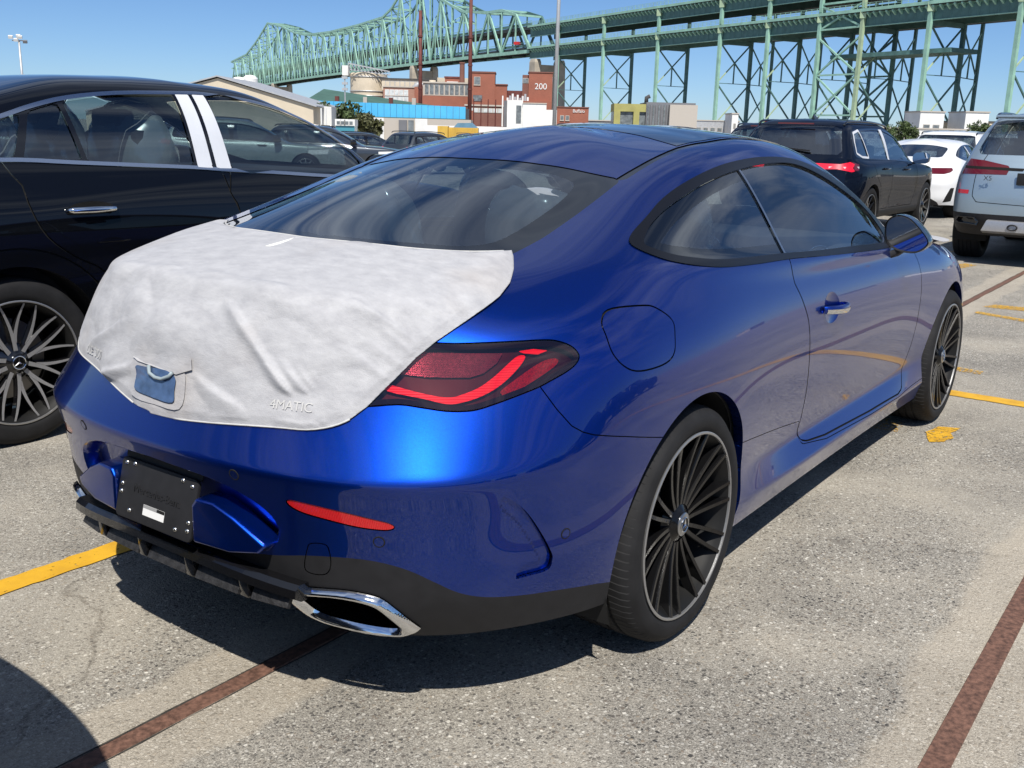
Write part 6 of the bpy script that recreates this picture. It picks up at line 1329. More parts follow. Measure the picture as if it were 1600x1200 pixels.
    for s in [c for c in cols if c < 130]:
        s_ = s+6.0; bar('column', P(s_, B2, 0), P(s_, B2, 45), .9, .8, GREEN_DARK, root, BN)
        for z0, z1 in ((19.5, 32.6), (5.0, 18.5)):
            bar('brace', P(s, BW, z1), P(s_, B2, z0), .36, .36, GREEN_DARK, root); bar('brace', P(s, BW, z0), P(s_, B2, z1), .36, .36, GREEN, root)
        bar('strut', P(s, BW, 19), P(s_, B2, 19), .25, .25, GREEN_DARK, root); bar('hanger', P((s+s_)/2, (BW+B2)/2, 19), P((s+s_)/2, (BW+B2)/2, 26), .4, .4, GREEN_DARK, root)
    # braced tower between two near columns
    for off, mt in ((-.35, GREEN), (BW+.2, GREEN_DARK)):
        for za, zb in ((33.5, 40.5), (20.0, 31.0), (8.0, 20.0)):
            bar('tower_brace', P(52, off, za), P(69, off, zb), .5, .5, mt, root); bar('tower_brace', P(69, off, za), P(52, off, zb), .5, .5, mt, root); bar('tower_strut', P(52, off, za), P(69, off, za), .5, .5, mt, root)
        bar('tower_strut', P(52, off, 41), P(69, off, 41), .5, .6, mt, root)
    MB().bar(P(22, BW*.55, 25.5), P(66, BW*.55, 25.5), BW*.8, 1.2).build('maintenance_platform', GREEN_DARK, root)
    for s in (225,): pass
def pier(name, label, s, zt, w=4.0):
    root = empty(name, br(s, BW/2, -.6)); tag(root, label, 'bridge pier', 'concrete piers under the bridge'); inv = -root.location; P = lambda s_, o, z: br(s_, o, z)+inv
    for off in (.5, BW-.5):
        V = []; c = P(s, off, 0)
        for z, k in ((0, 1.25), (zt-1.5, 1.0), (zt, .8)):
            for i, j in ((-1, -1), (1, -1), (1, 1), (-1, 1)): V.append(c+BD*(i*w/2*k)+BN*(j*1.7*k)+Vector((0, 0, z)))
        F = [(i*4+k, i*4+(k+1) % 4, i*4+4+(k+1) % 4, i*4+4+k) for i in range(2) for k in range(4)] + [(8, 9, 10, 11)]
        MB().add(V, F).build('pier_leg', CONC, root)
    MB().bar(P(s, .5, zt-5.0), P(s, BW-.5, zt-5.0), w*.8, 5.0).build('pier_beam', CONC, root)
def build_truss():
    root = empty('truss_bridge', br(530, 7, -.6)); tag(root, 'long green cantilever truss bridge rising to peaks against the sky', 'bridge'); inv = -root.location; P = lambda s, o, z: br(s, o, z)+inv
    TS, TZ = zip(*[(250, 37.2), (267, 56.5), (295, 57), (324, 60), (350, 69), (372, 81), (386, 87), (400, 79), (412, 71), (430, 65.5), (475, 64), (530, 63.5), (587, 65), (615, 69), (643, 75), (683, 80.5), (715, 69), (752, 59.5), (808, 55.4)])
    BS, BZ = zip(*[(250, 36.6), (339, 36.6), (430, 36), (553, 35), (631, 34), (685, 33), (756, 31.5), (808, 30.5)])
    zt = lambda s: float(np.interp(s, TS, TZ)); zb = lambda s: float(np.interp(s, BS, BZ))
    n = 40; ss = np.linspace(250.5, 808, n+1)
    for off, mt in ((0, GREEN), (BW, GREEN_DARK)):  # far truss plane in darker green, shade put into the colour
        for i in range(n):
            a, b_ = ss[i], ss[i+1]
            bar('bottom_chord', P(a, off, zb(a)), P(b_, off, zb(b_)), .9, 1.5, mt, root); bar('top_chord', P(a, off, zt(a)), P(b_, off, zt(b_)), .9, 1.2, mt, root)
            if i % 2 == 0: bar('diagonal', P(a, off, zb(a)), P(b_, off, zt(b_)), .7, 1.1, mt, root)
            else: bar('diagonal', P(a, off, zt(a)), P(b_, off, zb(b_)), .7, 1.1, mt, root)
            if i: bar('vertical_post', P(a, off, zb(a)), P(a, off, zt(a)), .5, .7, mt, root)
            if zt(a) > 62:      # subdivided panels where the truss is tall
                m_ = (a+b_)/2; zm = (zb(m_)+zt(m_))/2; bar('sub_strut', P(m_, off, zb(m_)), P(m_, off, zm), .4, .5, mt, root); bar('sub_strut', P(m_, off, zm), P(b_ if i % 2 == 0 else a, off, zb(m_)), .4, .5, mt, root)
    for i in range(1, n+1):
        a = ss[i]; bar('top_strut', P(a, 0, zt(a)), P(a, BW, zt(a)), .6, .9, GREEN, root)
        if i < n:
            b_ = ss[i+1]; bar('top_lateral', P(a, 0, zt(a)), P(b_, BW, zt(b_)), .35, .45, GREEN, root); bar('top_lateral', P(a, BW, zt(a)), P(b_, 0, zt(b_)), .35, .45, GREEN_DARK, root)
        if i % 2 == 0 and zt(a)-zb(a) > 24: bar('sway_strut', P(a, 0, zb(a)+19), P(a, BW, zb(a)+19), .5, .7, GREEN, root); bar('sway_brace', P(a, 0, zb(a)+19), P(a, BW, zt(a)), .35, .45, GREEN, root); bar('sway_brace', P(a, BW, zb(a)+19), P(a, 0, zt(a)), .35, .45, GREEN_DARK, root)
    for i in range(n):
        a, b_ = ss[i], ss[i+1]
        for dz, nm in ((1.2, 'lower_deck'), (10.5, 'upper_deck')):
            MB().bar(P(a, BW/2, zb(a)+dz), P(b_, BW/2, zb(b_)+dz), BW-1.2, 1.6).build(nm, DECK, root)
            bar('deck_stringer', P(a, .9, zb(a)+dz+1.6), P(b_, .9, zb(b_)+dz+1.6), .2, 1.2, GREEN_DARK, root)
            bar('handrail', P(a, .7, zb(a)+dz+2.9), P(b_, .7, zb(b_)+dz+2.9), .15, .2, GREEN, root)
        bar('floor_beam', P(a, 0, zb(a)-.1), P(a, BW, zb(a)-.1), .6, 1.0, DECK, root)
    # pylon of signs: small red highway sign on the deck
    MB().box(P(263, .4, zb(263)+4.2), (2.6, 2.6, 1.3)).build('red_sign', pmat('sign_red', (.55, .03, .03), .5), root)
    pier('bridge_pier', 'concrete portal pier under the peak of the truss, above the brick works', 386, 35.5); pier('bridge_pier', 'concrete portal pier under the left peak of the truss', 672, 33, 5.0); pier('bridge_pier', 'buff pier under the end of the truss, behind the tower marked 200', 246, 33.0, 5.0)

# ------------------------------------------------------------------ buildings beyond the lot
def brick_mat(name, c):
    m = pmat(name, c, .9); nt = m.node_tree; N = nt.nodes; L = nt.links; b = N['Principled BSDF']; tc = N.new('ShaderNodeTexCoord')
    n1 = N.new('ShaderNodeTexNoise'); n1.inputs['Scale'].default_value = .35; n1.inputs['Detail'].default_value = 7; L.new(tc.outputs['Object'], n1.inputs['Vector'])
    n2 = N.new('ShaderNodeTexNoise'); n2.inputs['Scale'].default_value = 3; n2.inputs['Detail'].default_value = 4; mp = N.new('ShaderNodeMapping'); mp.inputs['Scale'].default_value = (.4, .4, 3); L.new(tc.outputs['Object'], mp.inputs[0]); L.new(mp.outputs[0], n2.inputs['Vector'])
    a = N.new('ShaderNodeMixRGB'); a.inputs[1].default_value = (c[0]*.72, c[1]*.75, c[2]*.8, 1); a.inputs[2].default_value = (c[0]*1.25, c[1]*1.2, c[2]*1.15, 1); L.new(n1.outputs['Fac'], a.inputs[0])
    r = N.new('ShaderNodeMapRange'); r.inputs['To Min'].default_value = .8; r.inputs['To Max'].default_value = 1.18; L.new(n2.outputs['Fac'], r.inputs['Value'])
    mu = N.new('ShaderNodeMixRGB'); mu.blend_type = 'MULTIPLY'; mu.inputs[0].default_value = 1; L.new(a.outputs[0], mu.inputs[1]); L.new(r.outputs[0], mu.inputs[2]); L.new(mu.outputs[0], b.inputs['Base Color']); return m
BRICK = brick_mat('brick_red', (.31, .115, .075)); BRICK_D = brick_mat('brick_dark', (.20, .09, .07)); BRICK_P = brick_mat('brick_pale', (.36, .20, .15))
CREAM = noise_var(pmat('cream_wall', (.60, .52, .40), .85), .3, .12); WHITE_W = noise_var(pmat('white_wall', (.74, .74, .72), .8), .4, .08); PANE = noise_var(pmat('dull_pane', (.16, .18, .19), .25), 1.2, .4); PANE_W = noise_var(pmat('pale_pane', (.55, .58, .58), .35), 1.0, .25); STONE_T = pmat('stone_trim', (.46, .42, .37), .85)
BLUE_P = noise_var(pmat('blue_panel', (.075, .42, .72), .5), .6, .06); GREEN_R = noise_var(pmat('green_roof', (.06, .13, .10), .6), .5, .15); GREY_W = noise_var(pmat('grey_wall', (.16, .165, .18), .8), .4, .15); YELLOW_W = noise_var(pmat('yellow_wall', (.34, .32, .11), .7), .5, .12); RUST = noise_var(pmat('rust_red', (.13, .035, .028), .7), 1, .3); YELLOW_C = noise_var(pmat('yellow_container', (.56, .36, .06), .6), 1, .15); STEEL = noise_var(pmat('galv_steel', (.48, .49, .50), .5, .4), 2, .1); ROOF_D = pmat('roof_dark', (.07, .07, .072), .9)
def sbox(name, X0, X1, z0, z1, Z, dep, mat, parent, inv):
    c = site((X0+X1)/2, Z+dep/2, (z0+z1)/2)+inv
    return MB().box(c, (X1-X0, dep, z1-z0), Matrix.Rotation(YAW-math.pi/2, 3, 'Z')).build(name, mat, parent)
def building(name, label, X, Z, cat='building', group=None):
    o = empty(name, site(X, Z, -.7)); tag(o, label, cat, group); return o, -o.location
def window_row(root, inv, X0, X1, z0, z1, Z, n, frame, pane, gap=.25, sill=True):
    w = (X1-X0)/n
    for k in range(n):
        a, b_ = X0+k*w+gap*w/2, X0+(k+1)*w-gap*w/2
        f = sbox('window', a-.12, b_+.12, z0-.12, z1+.12, Z-.10, .25, frame, root, inv); sbox('pane', a, b_, z0, z1, Z-.14, .1, pane, f, inv)
        if sill: sbox('sill', a-.2, b_+.2, z0-.3, z0-.13, Z-.25, .3, STONE_T, f, inv)
def stext(txt, X, z, Z, size, mat, parent, inv):
    M = Matrix.Translation(site(X, Z, z)+inv) @ Matrix.Rotation(YAW-math.pi/2, 4, 'Z') @ Matrix.Rotation(math.pi/2, 4, 'X'); return text_mesh('lettering', txt, size, mat, M, parent, .05)
def build_backdrop():
    g = -.7
    # silo with gallery
    r, i = building('silo', 'cream round silo with a steel gallery on top, left of the brick works', -48.5, 332); c = site(-48.5, 336)+i
    MB().lathe([(5.9, g), (5.9, 17.2), (5.5, 17.6), (0.01, 17.8)], 40, Matrix.Translation((c.x, c.y, 0)+tuple() if False else Vector((c.x, c.y, .7))) @ Matrix.Rotation(math.pi/2, 4, 'X').to_4x4()).build('silo_drum', CREAM, r, True, 40)
    for z in (10.6, 12.0, 16.4): MB().tube([c+Vector((6.05*math.cos(a), 6.05*math.sin(a), z)) for a in np.linspace(0, 6.283, 40, endpoint=False)], .16, 6, True).build('silo_band', STEEL, r)
    sbox('head_house', -56.2, -54.3, 16.6, 19.6, 331, 3, WHITE_W, r, i)
    for X0, z0, X1, z1 in ((-54, 20.2, -41, 18.0), (-54, 18.4, -41, 17.0)): bar('gallery_rail', site(X0, 330, z0)+i, site(X1, 330, z1)+i, .3, .35, STEEL, r)
    for k in range(12):
        X = -54+k*1.12; bar('gallery_brace', site(X, 329, 20.2-k*.18)+i, site(X+1.1, 329, 18.3-k*.12)+i, .16, .16, STEEL, r)
    # plant behind the brick works
    r, i = building('process_plant', 'pale process plant with ducts behind the brick works', -28, 326)
    sbox('plant_block', -43, -27, 12.3, 15.6, 326, 8, CREAM, r, i); sbox('plant_roof', -43.4, -26.6, 15.6, 15.9, 325.6, 9, ROOF_D, r, i); sbox('plant_base', -43, -27, g, 12.3, 328, 6, BRICK_P, r, i); sbox('plant_block', -26, -12, 11, 16.6, 330, 6, CREAM, r, i)
    window_row(r, i, -42, -28, 12.9, 14.9, 326, 9, STEEL, CREAM, .2, False)
    MB().tube([site(X, 318, z)+i for X, z in ((-33, 12), (-31, 13.8), (-28, 14.0), (-25, 13.5), (-23.5, 12.2))], .8, 12).build('duct', STEEL, r, True)
    MB().tube([site(-26.5, 318, 11)+i, site(-26.5, 318, 15.2)+i], 1.0, 14).build('duct', CREAM, r, True)
    sbox('penthouse', -22.8, -18.2, 12, 16.0, 319, 4, BRICK, r, i); sbox('penthouse_cap', -23, -18, 16.0, 16.5, 318.8, 4.4, RUST, r, i); sbox('roof_sign', -22.2, -18.8, 13.9, 15.0, 318.7, .3, WHITE_W, r, i)
    # brick works
    r, i = building('brick_factory', 'long red brick factory with a band of tall windows', -27, 310)
    sbox('wall', -40.5, -31.0, g, 12.6, 310, 12, BRICK_P, r, i); sbox('wall', -31.0, -14.3, g, 10.4, 308, 12, BRICK, r, i); sbox('wall', -28.6, -14.3, 10.4, 14.0, 309, 11, STONE_T, r, i); sbox('wall', -31.0, -28.6, 10.4, 12.8, 308, 12, BRICK, r, i); sbox('parapet', -28.8, -14.1, 14.0, 14.4, 308.6, 12, STONE_T, r, i); sbox('parapet', -40.7, -30.8, 12.6, 12.9, 309.7, 12.5, STONE_T, r, i)
    window_row(r, i, -40, -33, 10.4, 11.8, 310, 5, WHITE_W, PANE_W, .25); window_row(r, i, -40, -33, 7.9, 9.9, 310, 5, WHITE_W, PANE_W, .2); window_row(r, i, -28.2, -14.8, 10.8, 13.6, 309, 9, STONE_T, PANE, .28)
    r, i = building('brick_tower', 'stepped red brick block right of the second rusty mast', -9, 300)
    sbox('wall', -13.7, -7.1, g, 16.8, 300, 9, BRICK, r, i); sbox('wall', -7.1, -3.6, g, 13.6, 300.5, 8, BRICK, r, i); sbox('coping', -13.9, -6.9, 16.8, 17.2, 299.8, 9.4, BRICK_D, r, i); sbox('coping', -6.9, -3.4, 13.6, 13.9, 300.2, 8.4, BRICK_D, r, i); sbox('annex', -3.6, 1.0, g, 12.2, 302, 6, RUST, r, i)
    window_row(r, i, -13.2, -11.2, 13.6, 15.6, 300, 1, STONE_T, PANE, .2); window_row(r, i, -13.4, -10.6, 9.0, 10.6, 300, 1, BRICK_D, PANE, .1, False)
    r, i = building('brick_tower', 'red brick tower marked 200 in large white figures', 5, 300)
    sbox('wall', 2.6, 9.4, g, 17.2, 300, 8, BRICK, r, i); sbox('wall', .8, 2.6, g, 16.6, 301, 7, BRICK_D, r, i); sbox('coping', 2.4, 9.6, 17.2, 17.5, 299.8, 8.4, BRICK_D, r, i); sbox('plinth', -4.2, 9.0, g, 9.3, 297, 3, BRICK, r, i)
    window_row(r, i, .9, 2.5, 14.4, 15.6, 301, 1, STONE_T, PANE, .1, False); window_row(r, i, 3.2, 4.6, 7.6, 8.4, 297, 1, BRICK_D, PANE, .1, False)
    stext('200', 6.1, 13.4, 299.9, 2.4, WHITE_W, r, i)
    for k in range(9): sbox('rooftop_unit', -3.6+k*.72, -3.05+k*.72, 9.3, 10.1+((k*37) % 5)*.28, 297.6, .8, STEEL if k % 2 else WHITE_W, r, i)
    r, i = building('chimney', 'slim dark brick chimney behind the band of windows', -17.3, 300, 'chimney'); MB().tube([site(-17.3, 314, 10)+i, site(-17.3, 314, 20.0)+i], [.85, .75], 14).build('chimney_shaft', BRICK_D, r, True, 50); MB().tube([site(-17.3, 314, 20.0)+i, site(-17.3, 314, 20.4)+i], .9, 14).build('chimney_cap', BRICK_D, r)
    r, i = building('brick_annex', 'low dark brick annex with pipes, left of the white block', -8, 280)
    sbox('wall', -14.5, -1.9, g, 7.2, 280, 10, BRICK_D, r, i); sbox('wall', -14.6, -12.2, g, 6.0, 279.6, 3, BRICK, r, i); sbox('coping', -14.7, -1.7, 7.2, 7.6, 279.7, 10.6, STONE_T, r, i); window_row(r, i, -13.6, -4.4, 5.6, 6.6, 280, 7, STONE_T, PANE_W, .2, False)
    for X in (-12.2, -10.2, -8.3, -6.3): bar('pipe', site(X, 279.2, 1.5)+i, site(X, 279.2, 9.0)+i, .2, .2, RUST, r)
    sbox('flue', -4.6, -4.25, 2, 10.0, 279, .5, WHITE_W, r, i); sbox('flue', -4.1, -3.2, 2, 8.8, 279.2, .6, GREY_W, r, i)
    r, i = building('white_block', 'plain white block with a dark doorway in front of the brick tower', 3, 270)
    sbox('wall', -3.1, 1.0, g, 8.7, 270, 8, WHITE_W, r, i); sbox('wall', 1.0, 7.1, g, 7.9, 269.5, 8, WHITE_W, r, i); sbox('wall', 7.1, 9.9, g, 6.5, 270.3, 8, WHITE_W, r, i); sbox('doorway', -.7, .6, 3.0, 7.4, 269.85, .3, PANE, r, i); sbox('coping', .9, 7.2, 7.9, 8.15, 269.3, 8.3, STONE_T, r, i)
    r, i = building('brick_shop', 'low red brick building with a white sign beside the lamp post', 14, 270)
    sbox('wall', 9.95, 18.2, g, 7.2, 271, 9, BRICK, r, i); sbox('coping', 9.9, 18.3, 7.2, 7.45, 270.8, 9.4, BRICK_D, r, i); stext('Buffalo', 15.6, 6.35, 270.85, 1.15, WHITE_W, r, i); window_row(r, i, 10.6, 13.4, 4.1, 5.1, 271, 2, STONE_T, PANE, .45)
    # masts
    for X, z1, lb in ((-19.0, 22.6, 'rusty red mast standing in front of the ducts'), (-9.5, 30.0, 'taller rusty red mast crossing the truss to the top of the picture')):
        r, i = building('mast', lb, X, 200, 'mast', 'rusty masts'); MB().tube([site(X, 200, g)+i, site(X, 200, z1)+i], [.42, .30], 10).build('mast_tube', RUST, r, True)
        for z in (8.6, 13, 18): MB().tube([site(X, 200, z-.15)+i, site(X, 200, z+.15)+i], .46, 10).build('mast_flange', RUST, r)
    # blue panelled shed
    r, i = building('blue_shed', 'long low shed clad in bright blue panels above a white base', -20, 160)
    n = 25
    for k in range(n):
        a = -32.4+k*24.2/n; t = (k+.5)/n; z1 = 4.95-.42*t; z0 = 2.78-.10*t; sbox('blue_panel', a+.015, a+24.2/n-.03, z0, z1, 160+.02*(k % 2), .25, BLUE_P, r, i)
    sbox('shed_core', -32.4, -8.25, g, 4.4, 160.35, 12, GREY_W, r, i); sbox('panel_cap', -32.5, -8.2, 2.55, 2.72, 159.8, .6, GREEN_R, r, i)
    MB().add([site(-33, 160.6, 4.95)+i, site(-9, 160.6, 4.5)+i, site(-14, 176, 4.9)+i, site(-33, 176, 7.2)+i, site(-33, 176, 4)+i, site(-14, 176, 4)+i], [(0, 1, 2, 3), (3, 2, 5, 4)]).build('green_roof', GREEN_R, r)
    for X in (-28.4, -24.0, -20.0, -16.4): sbox('roof_vent', X-.3, X+.3, 4.7, 5.7, 162, .6, RUST if X in (-28.4, -20.0) else STONE_T, r, i)
    for a, b_, m in ((-32, -21.5, GREY_W), (-21.5, -19.8, WHITE_W), (-19.8, -15.2, STONE_T), (-15.2, -13.4, WHITE_W), (-13.4, -7.0, STONE_T)): sbox('base_wall', a, b_, g, 2.55, 152 if m is WHITE_W else 152.3, 7, m, r, i)
    sbox('base_door', -17.6, -16.4, g, 2.3, 151.9, .4, GREY_W, r, i); sbox('base_door', -16.2, -15.4, g, 2.3, 151.9, .4, PANE, r, i)
    sbox('low_wall', -13, 1, g, 1.65, 145, .4, WHITE_W, r, i)
    # containers
    r, i = building('container', 'yellow open-top container with ribbed sides beyond the coupe roof', -7, 120, 'container'); sbox('container_box', -9.4, -8.2, g, 1.55, 120, 2.4, YELLOW_C, r, i); sbox('container_box', -8.15, -4.7, g, 1.42, 120.3, 2.4, YELLOW_C, r, i)
    for k in range(14): X = -8.05+k*.25; sbox('rib', X, X+.08, g, 1.36, 120.2, .12, YELLOW_C, r, i)
    r, i = building('boat', 'covered boat with a blue tarpaulin behind the yellow container', -6.4, 124, 'boat'); V = [site(X, 124+d, z)+i for d in (0, 2.2) for X, z in ((-7.9, 1.3), (-7.3, 1.95), (-5.6, 2.0), (-4.9, 1.4))]; MB().add(V, [(0, 1, 2, 3), (7, 6, 5, 4), (0, 4, 5, 1), (1, 5, 6, 2), (2, 6, 7, 3)]).build('tarpaulin', noise_var(pmat('tarp', (.12, .25, .36), .6), 1, .2), r); sbox('boat_hull', -7.9, -4.9, .3, 1.3, 124.2, 1.8, WHITE_W, r, i)
    # cream gabled shed on the left with tanks
    r, i = building('gabled_shed', 'cream gabled shed behind the black SUV roof', -32, 110)
    V = [site(X, 110, z)+i for X, z in ((-46, g), (-21.8, g), (-21.8, 3.2), (-31.8, 5.85), (-46, 2.0))]; V2 = [site(X, 128, z)+i for X, z in ((-46, g), (-21.8, g), (-21.8, 3.2), (-31.8, 5.85), (-46, 2.0))]; MB().add(V+V2, [(0, 1, 2, 3, 4), (1, 6, 7, 2), (0, 4, 9, 5), (9, 8, 7, 6, 5)]).build('wall', CREAM, r)
    for a, b_ in (((-21.4, 3.15), (-31.8, 5.98)), ((-31.8, 5.98), (-46, 2.1))): MB().add([site(a[0], 109.7, a[1])+i, site(b_[0], 109.7, b_[1])+i, site(b_[0], 128.3, b_[1])+i, site(a[0], 128.3, a[1])+i] + [site(a[0], 109.7, a[1]+.14)+i, site(b_[0], 109.7, b_[1]+.14)+i, site(b_[0], 128.3, b_[1]+.14)+i, site(a[0], 128.3, a[1]+.14)+i], [(0, 1, 2, 3), (7, 6, 5, 4), (0, 4, 5, 1), (1, 5, 6, 2), (2, 6, 7, 3), (3, 7, 4, 0)]).build('roof', STEEL, r)
    sbox('annex', -21.7, -20.6, g, 3.3, 114, 3, WHITE_W, r, i)
    for k, (X, z) in enumerate(((-35.6, 6.9), (-34.4, 7.25), (-33.0, 7.5))):
        r, i = building('storage_tank', ('leftmost', 'middle', 'rightmost')[k]+' of three small round tanks peeping over the gabled shed', X, 128, 'tank', 'tanks over the gabled shed'); MB().lathe([(.9, g+.7), (.9, z-.2), (.6, z+.15), (.01, z+.25)], 20, Matrix.Translation((0, 0, 0)) @ Matrix.Rotation(math.pi/2, 4, 'X')).build('tank_shell', WHITE_W, r, True, 40)
    # grey and yellow works on the right
    r, i = building('yellow_works', 'dark works with a yellow band, seen under the viaduct', 32, 250)
    sbox('wall', 30.6, 42.4, g, 8.5, 250, 14, GREY_W, r, i); sbox('wall', 36, 42.6, g, 8.0, 248, 5, STONE_T, r, i); sbox('wall', 23, 30.6, g, 6.2, 251, 8, PANE, r, i); sbox('yellow_band', 22.9, 32.5, 6.2, 8.0, 250.4, 9, YELLOW_W, r, i); sbox('yellow_pier', 27.6, 29.0, g, 6.2, 249.8, 1.2, YELLOW_W, r, i); sbox('yellow_pier', 22.9, 24.4, g, 6.2, 249.8, 1.2, YELLOW_W, r, i)
    for k in range(8): X = 30.9+k*.65; sbox('cladding_rib', X, X+.3, g, 7.9, 249.7, .3, GREY_W if k % 2 else PANE, r, i)
    MB().tube([site(31, 254, 8.4)+i, site(31, 254, 9.6)+i, site(31.8, 254, 10.0)+i], .5, 10).build('vent_cowl', ROOF_D, r, True)
    for nm, lb, X0, X1, z1, Z, m in (('warehouse', 'long low grey warehouse left of the yellow works', 17, 27, 4.3, 300, GREY_W), ('warehouse', 'low blue grey warehouse right of the yellow works', 46, 66, 5.2, 310, STEEL), ('white_tower_house', 'small white tower house under the viaduct, left of the navy SUV', 61.6, 63.4, 7.2, 300, WHITE_W), ('warehouse', 'white warehouse behind the viaduct columns, the left one', 96.5, 102.3, 7.8, 250, WHITE_W), ('warehouse', 'white warehouse behind the viaduct columns, the right one', 107.4, 113, 8.0, 250, WHITE_W), ('warehouse', 'buff low warehouse between the two white ones', 101, 110, 5.6, 262, CREAM), ('warehouse', 'pale flat warehouse far off on the right', 70, 100, 3.6, 230, WHITE_W)):
        X = (X0+X1)/2; r, i = building(nm, lb, X, Z); sbox('wall', X0, X1, g, z1, Z, 10, m, r, i); sbox('roof_edge', X0-.2, X1+.2, z1, z1+.3, Z-.2, 10.4, STONE_T, r, i); window_row(r, i, X0+.6, X1-.6, z1*.45, z1*.62, Z, max(2, int((X1-X0)/2.2)), STONE_T, PANE, .4, False)
    # low roofs closing the skyline at both ends
    for k in range(10):
        X = 120+k*46; r, i = building('warehouse', 'far shed number %s from the silver SUV on the skyline' % ('one two three four five six seven eight nine ten'.split()[k]), X, 330+17*(k % 3), group='far sheds on the skyline'); sbox('wall', X-18, X+18, g, 4.5+(k*7 % 4), 330+17*(k % 3), 14, (GREY_W, CREAM, WHITE_W, STEEL)[k % 4], r, i); sbox('roof_edge', X-18.3, X+18.3, 4.5+(k*7 % 4), 4.9+(k*7 % 4), 329.7+17*(k % 3), 14.6, ROOF_D, r, i)
    # lamp post and light mast
    r, i = building('lamp_post', 'pale grey lamp post rising through the picture right of the figures 200', 1.3, 38, 'lamp post'); MB().tube([site(1.3, 38, -.4)+i, site(1.34, 38, 11.5)+i], [.078, .055], 14).build('pole', STEEL, r, True)
    for sg in (-1, 1): MB().tube([site(1.34, 38, 11.3)+i, site(1.34+sg*.9, 38, 11.7)+i], .04, 8).build('arm', STEEL, r); sbox('lamp_head', 1.34+sg*.9-.3, 1.34+sg*.9+.3, 11.62, 11.78, 37.9, .25, STEEL, r, i)
    r, i = building('light_mast', 'tall floodlight mast against the sky at the far left', -95.3, 200, 'light mast'); MB().tube([site(-95.3, 200, g)+i, site(-95.3, 200, 15.4)+i], [.30, .18], 10).build('pole', STEEL, r, True); MB().tube([site(-96.6, 200, 15.4)+i, site(-94.0, 200, 15.4)+i], .1, 8).build('crossbar', STEEL, r)
    for X, z in ((-96.7, 16.0), (-95.7, 15.5), (-94.9, 16.0), (-94.0, 15.2), (-95.2, 16.2)): MB().box(site(X, 199.7, z)+i, (.75, .5, .5), Matrix.Rotation(YAW-math.pi/2+.3, 3, 'Z') @ Matrix.Rotation(.4, 3, 'X')).build('floodlight', WHITE_W if X != -94.0 else GREY_W, r)
    r, i = building('service_mast', 'thin pale mast in front of the blue shed', -27.2, 150, 'mast'); MB().tube([site(-25.1, 150, g)+i, site(-25.1, 150, 8.2)+i], .09, 8).build('pole', STEEL, r)
    for z in (6.2, 7.0, 7.8): sbox('mast_box', -25.5, -24.7, z, z+.35, 149.8, .3, STEEL, r, i)
    # bus on the lot edge
    r, i = building('bus', 'small teal and white bus below the trees on the left', -18, 104, 'bus'); sbox('bus_body', -18.4, -16.5, .1, 1.30, 104, 1.9, pmat('teal', (.05, .25, .33), .4, 0, .5), r, i); sbox('bus_roof', -18.45, -16.45, 1.30, 1.95, 103.95, 2.0, WHITE_W, r, i); window_row(r, i, -18.3, -16.6, 1.45, 1.75, 103.95, 4, WHITE_W, PANE, .25, False)
    for X in (-18.4, -16.9): MB().tube([site(X, 103.8, .1)+i, site(X, 104.2, .1)+i], .38, 14).build('bus_wheel', TYRE, r)
    # light lattice posts
    for X in (-20.2, -19.75):
        r, i = building('post', 'white post left of the bus, the %s of two' % ('left' if X < -20 else 'right'), X, 106, 'post', 'white posts by the bus'); MB().tube([site(X, 106, g)+i, site(X, 106, 3.0)+i], .09, 8).build('post_shaft', WHITE_W, r)
LEAF = noise_var(pmat('leaf_green', (.060, .090, .028), .7), .9, .5); LEAF2 = noise_var(pmat('leaf_olive', (.085, .090, .035), .7), .9, .5); BARK = noise_var(pmat('bark', (.08, .06, .045), .9), 4, .3)
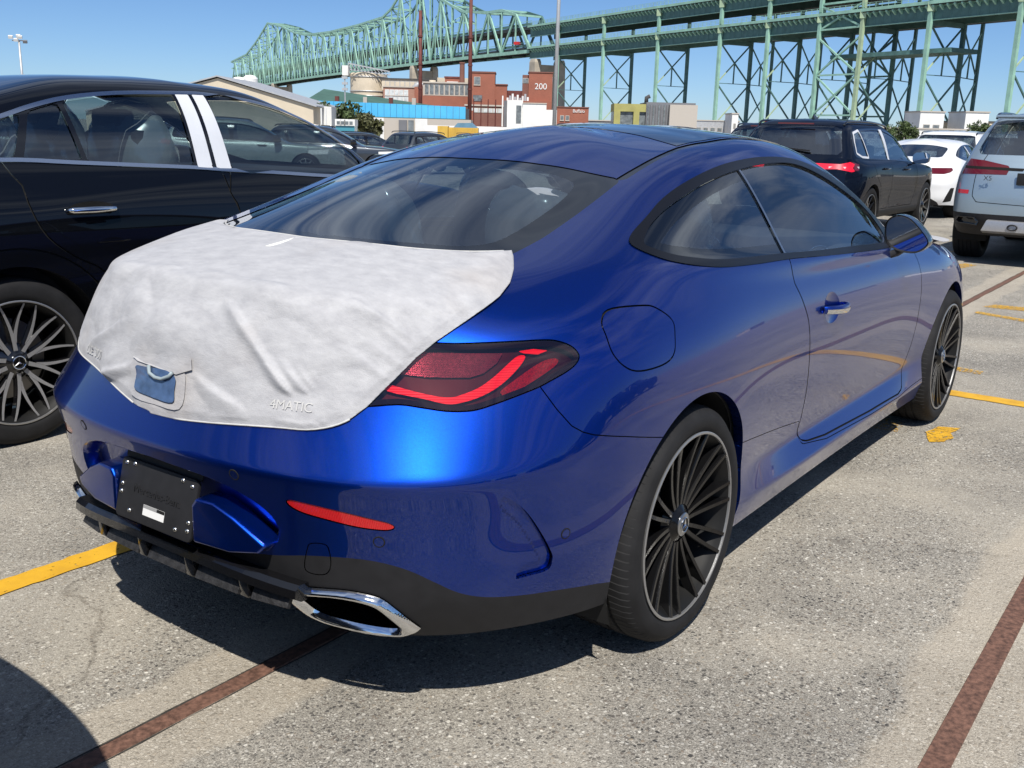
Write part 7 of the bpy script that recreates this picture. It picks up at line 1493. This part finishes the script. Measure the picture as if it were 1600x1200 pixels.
def tree(label, X, Z, h, w, seed, mat=None, n=1500):
    p = site(X, Z); r = empty('tree', (p.x, p.y, -.65)); tag(r, label, 'tree', 'trees at the edge of the lot'); rg = np.random.default_rng(seed)
    m = MB().tube([(0, 0, 0), (.1, .05, h*.3), (.0, .1, h*.62)], [.16, .12, .05], 8)
    for k in range(6): a = rg.uniform(0, 6.28); m.tube([(0, 0, h*(.22+.06*k)), (math.cos(a)*w*.22, math.sin(a)*w*.22, h*(.42+.07*k)), (math.cos(a)*w*.38, math.sin(a)*w*.38, h*(.50+.07*k))], [.06, .04, .015], 5)
    m.build('trunk', BARK, r)
    V = []; F = []; cl = [(rg.normal(0, w*.22), rg.normal(0, w*.22), h*rg.uniform(.32, .86), rg.uniform(.14, .26)*w) for _ in range(16)]
    for k in range(n):
        cx, cy, cz, cr = cl[k % 16]; d = rg.normal(0, 1, 3); d /= np.linalg.norm(d); c = np.array([cx, cy, cz])+d*cr*rg.uniform(.5, 1.05)
        a = rg.normal(0, 1, 3); a /= np.linalg.norm(a); b_ = np.cross(a, rg.normal(0, 1, 3)); b_ /= np.linalg.norm(b_); s = rg.uniform(.10, .22)*max(1, h/5)
        q = len(V); V += [c-a*s-b_*s*.5, c+a*s-b_*s*.5, c+a*s+b_*s*.5, c-a*s+b_*s*.5]; F.append((q, q+1, q+2, q+3))
    mesh_obj('crown', V, F, mat or LEAF, r)
def build_trees():
    tree('dark round tree left of the bus, by the cream shed', -22.0, 117, 4.6, 3.2, 1); tree('taller tree behind the bus', -20.0, 119, 4.7, 3.4, 2); tree('bushy olive tree right of the bus', -17.6, 118, 3.6, 3.0, 3, LEAF2); tree('low bush between the trees and the white wall', -16.3, 120, 2.9, 1.8, 4, LEAF2, 700)
    tree('round green tree beside a viaduct column, right of the navy SUV', 67.0, 180, 5.6, 4.6, 5); tree('dark tree behind the silver SUV roof', 81.6, 182, 5.4, 4.0, 6); tree('tree at the foot of the viaduct, farther right', 74, 205, 4.6, 4.0, 7)
# ------------------------------------------------------------------ put it together: setting first, then the cars
build_ground()
build_viaduct(); build_truss(); build_backdrop(); build_trees()
coupe, coupe_surf = build_coupe()
build_coupe_parts(coupe, coupe_surf)
build_boot_cover(); build_bonnet_cover()
build_glc(); build_navy_suv(); build_silver_suv(); build_white_cars(); build_far_cars()
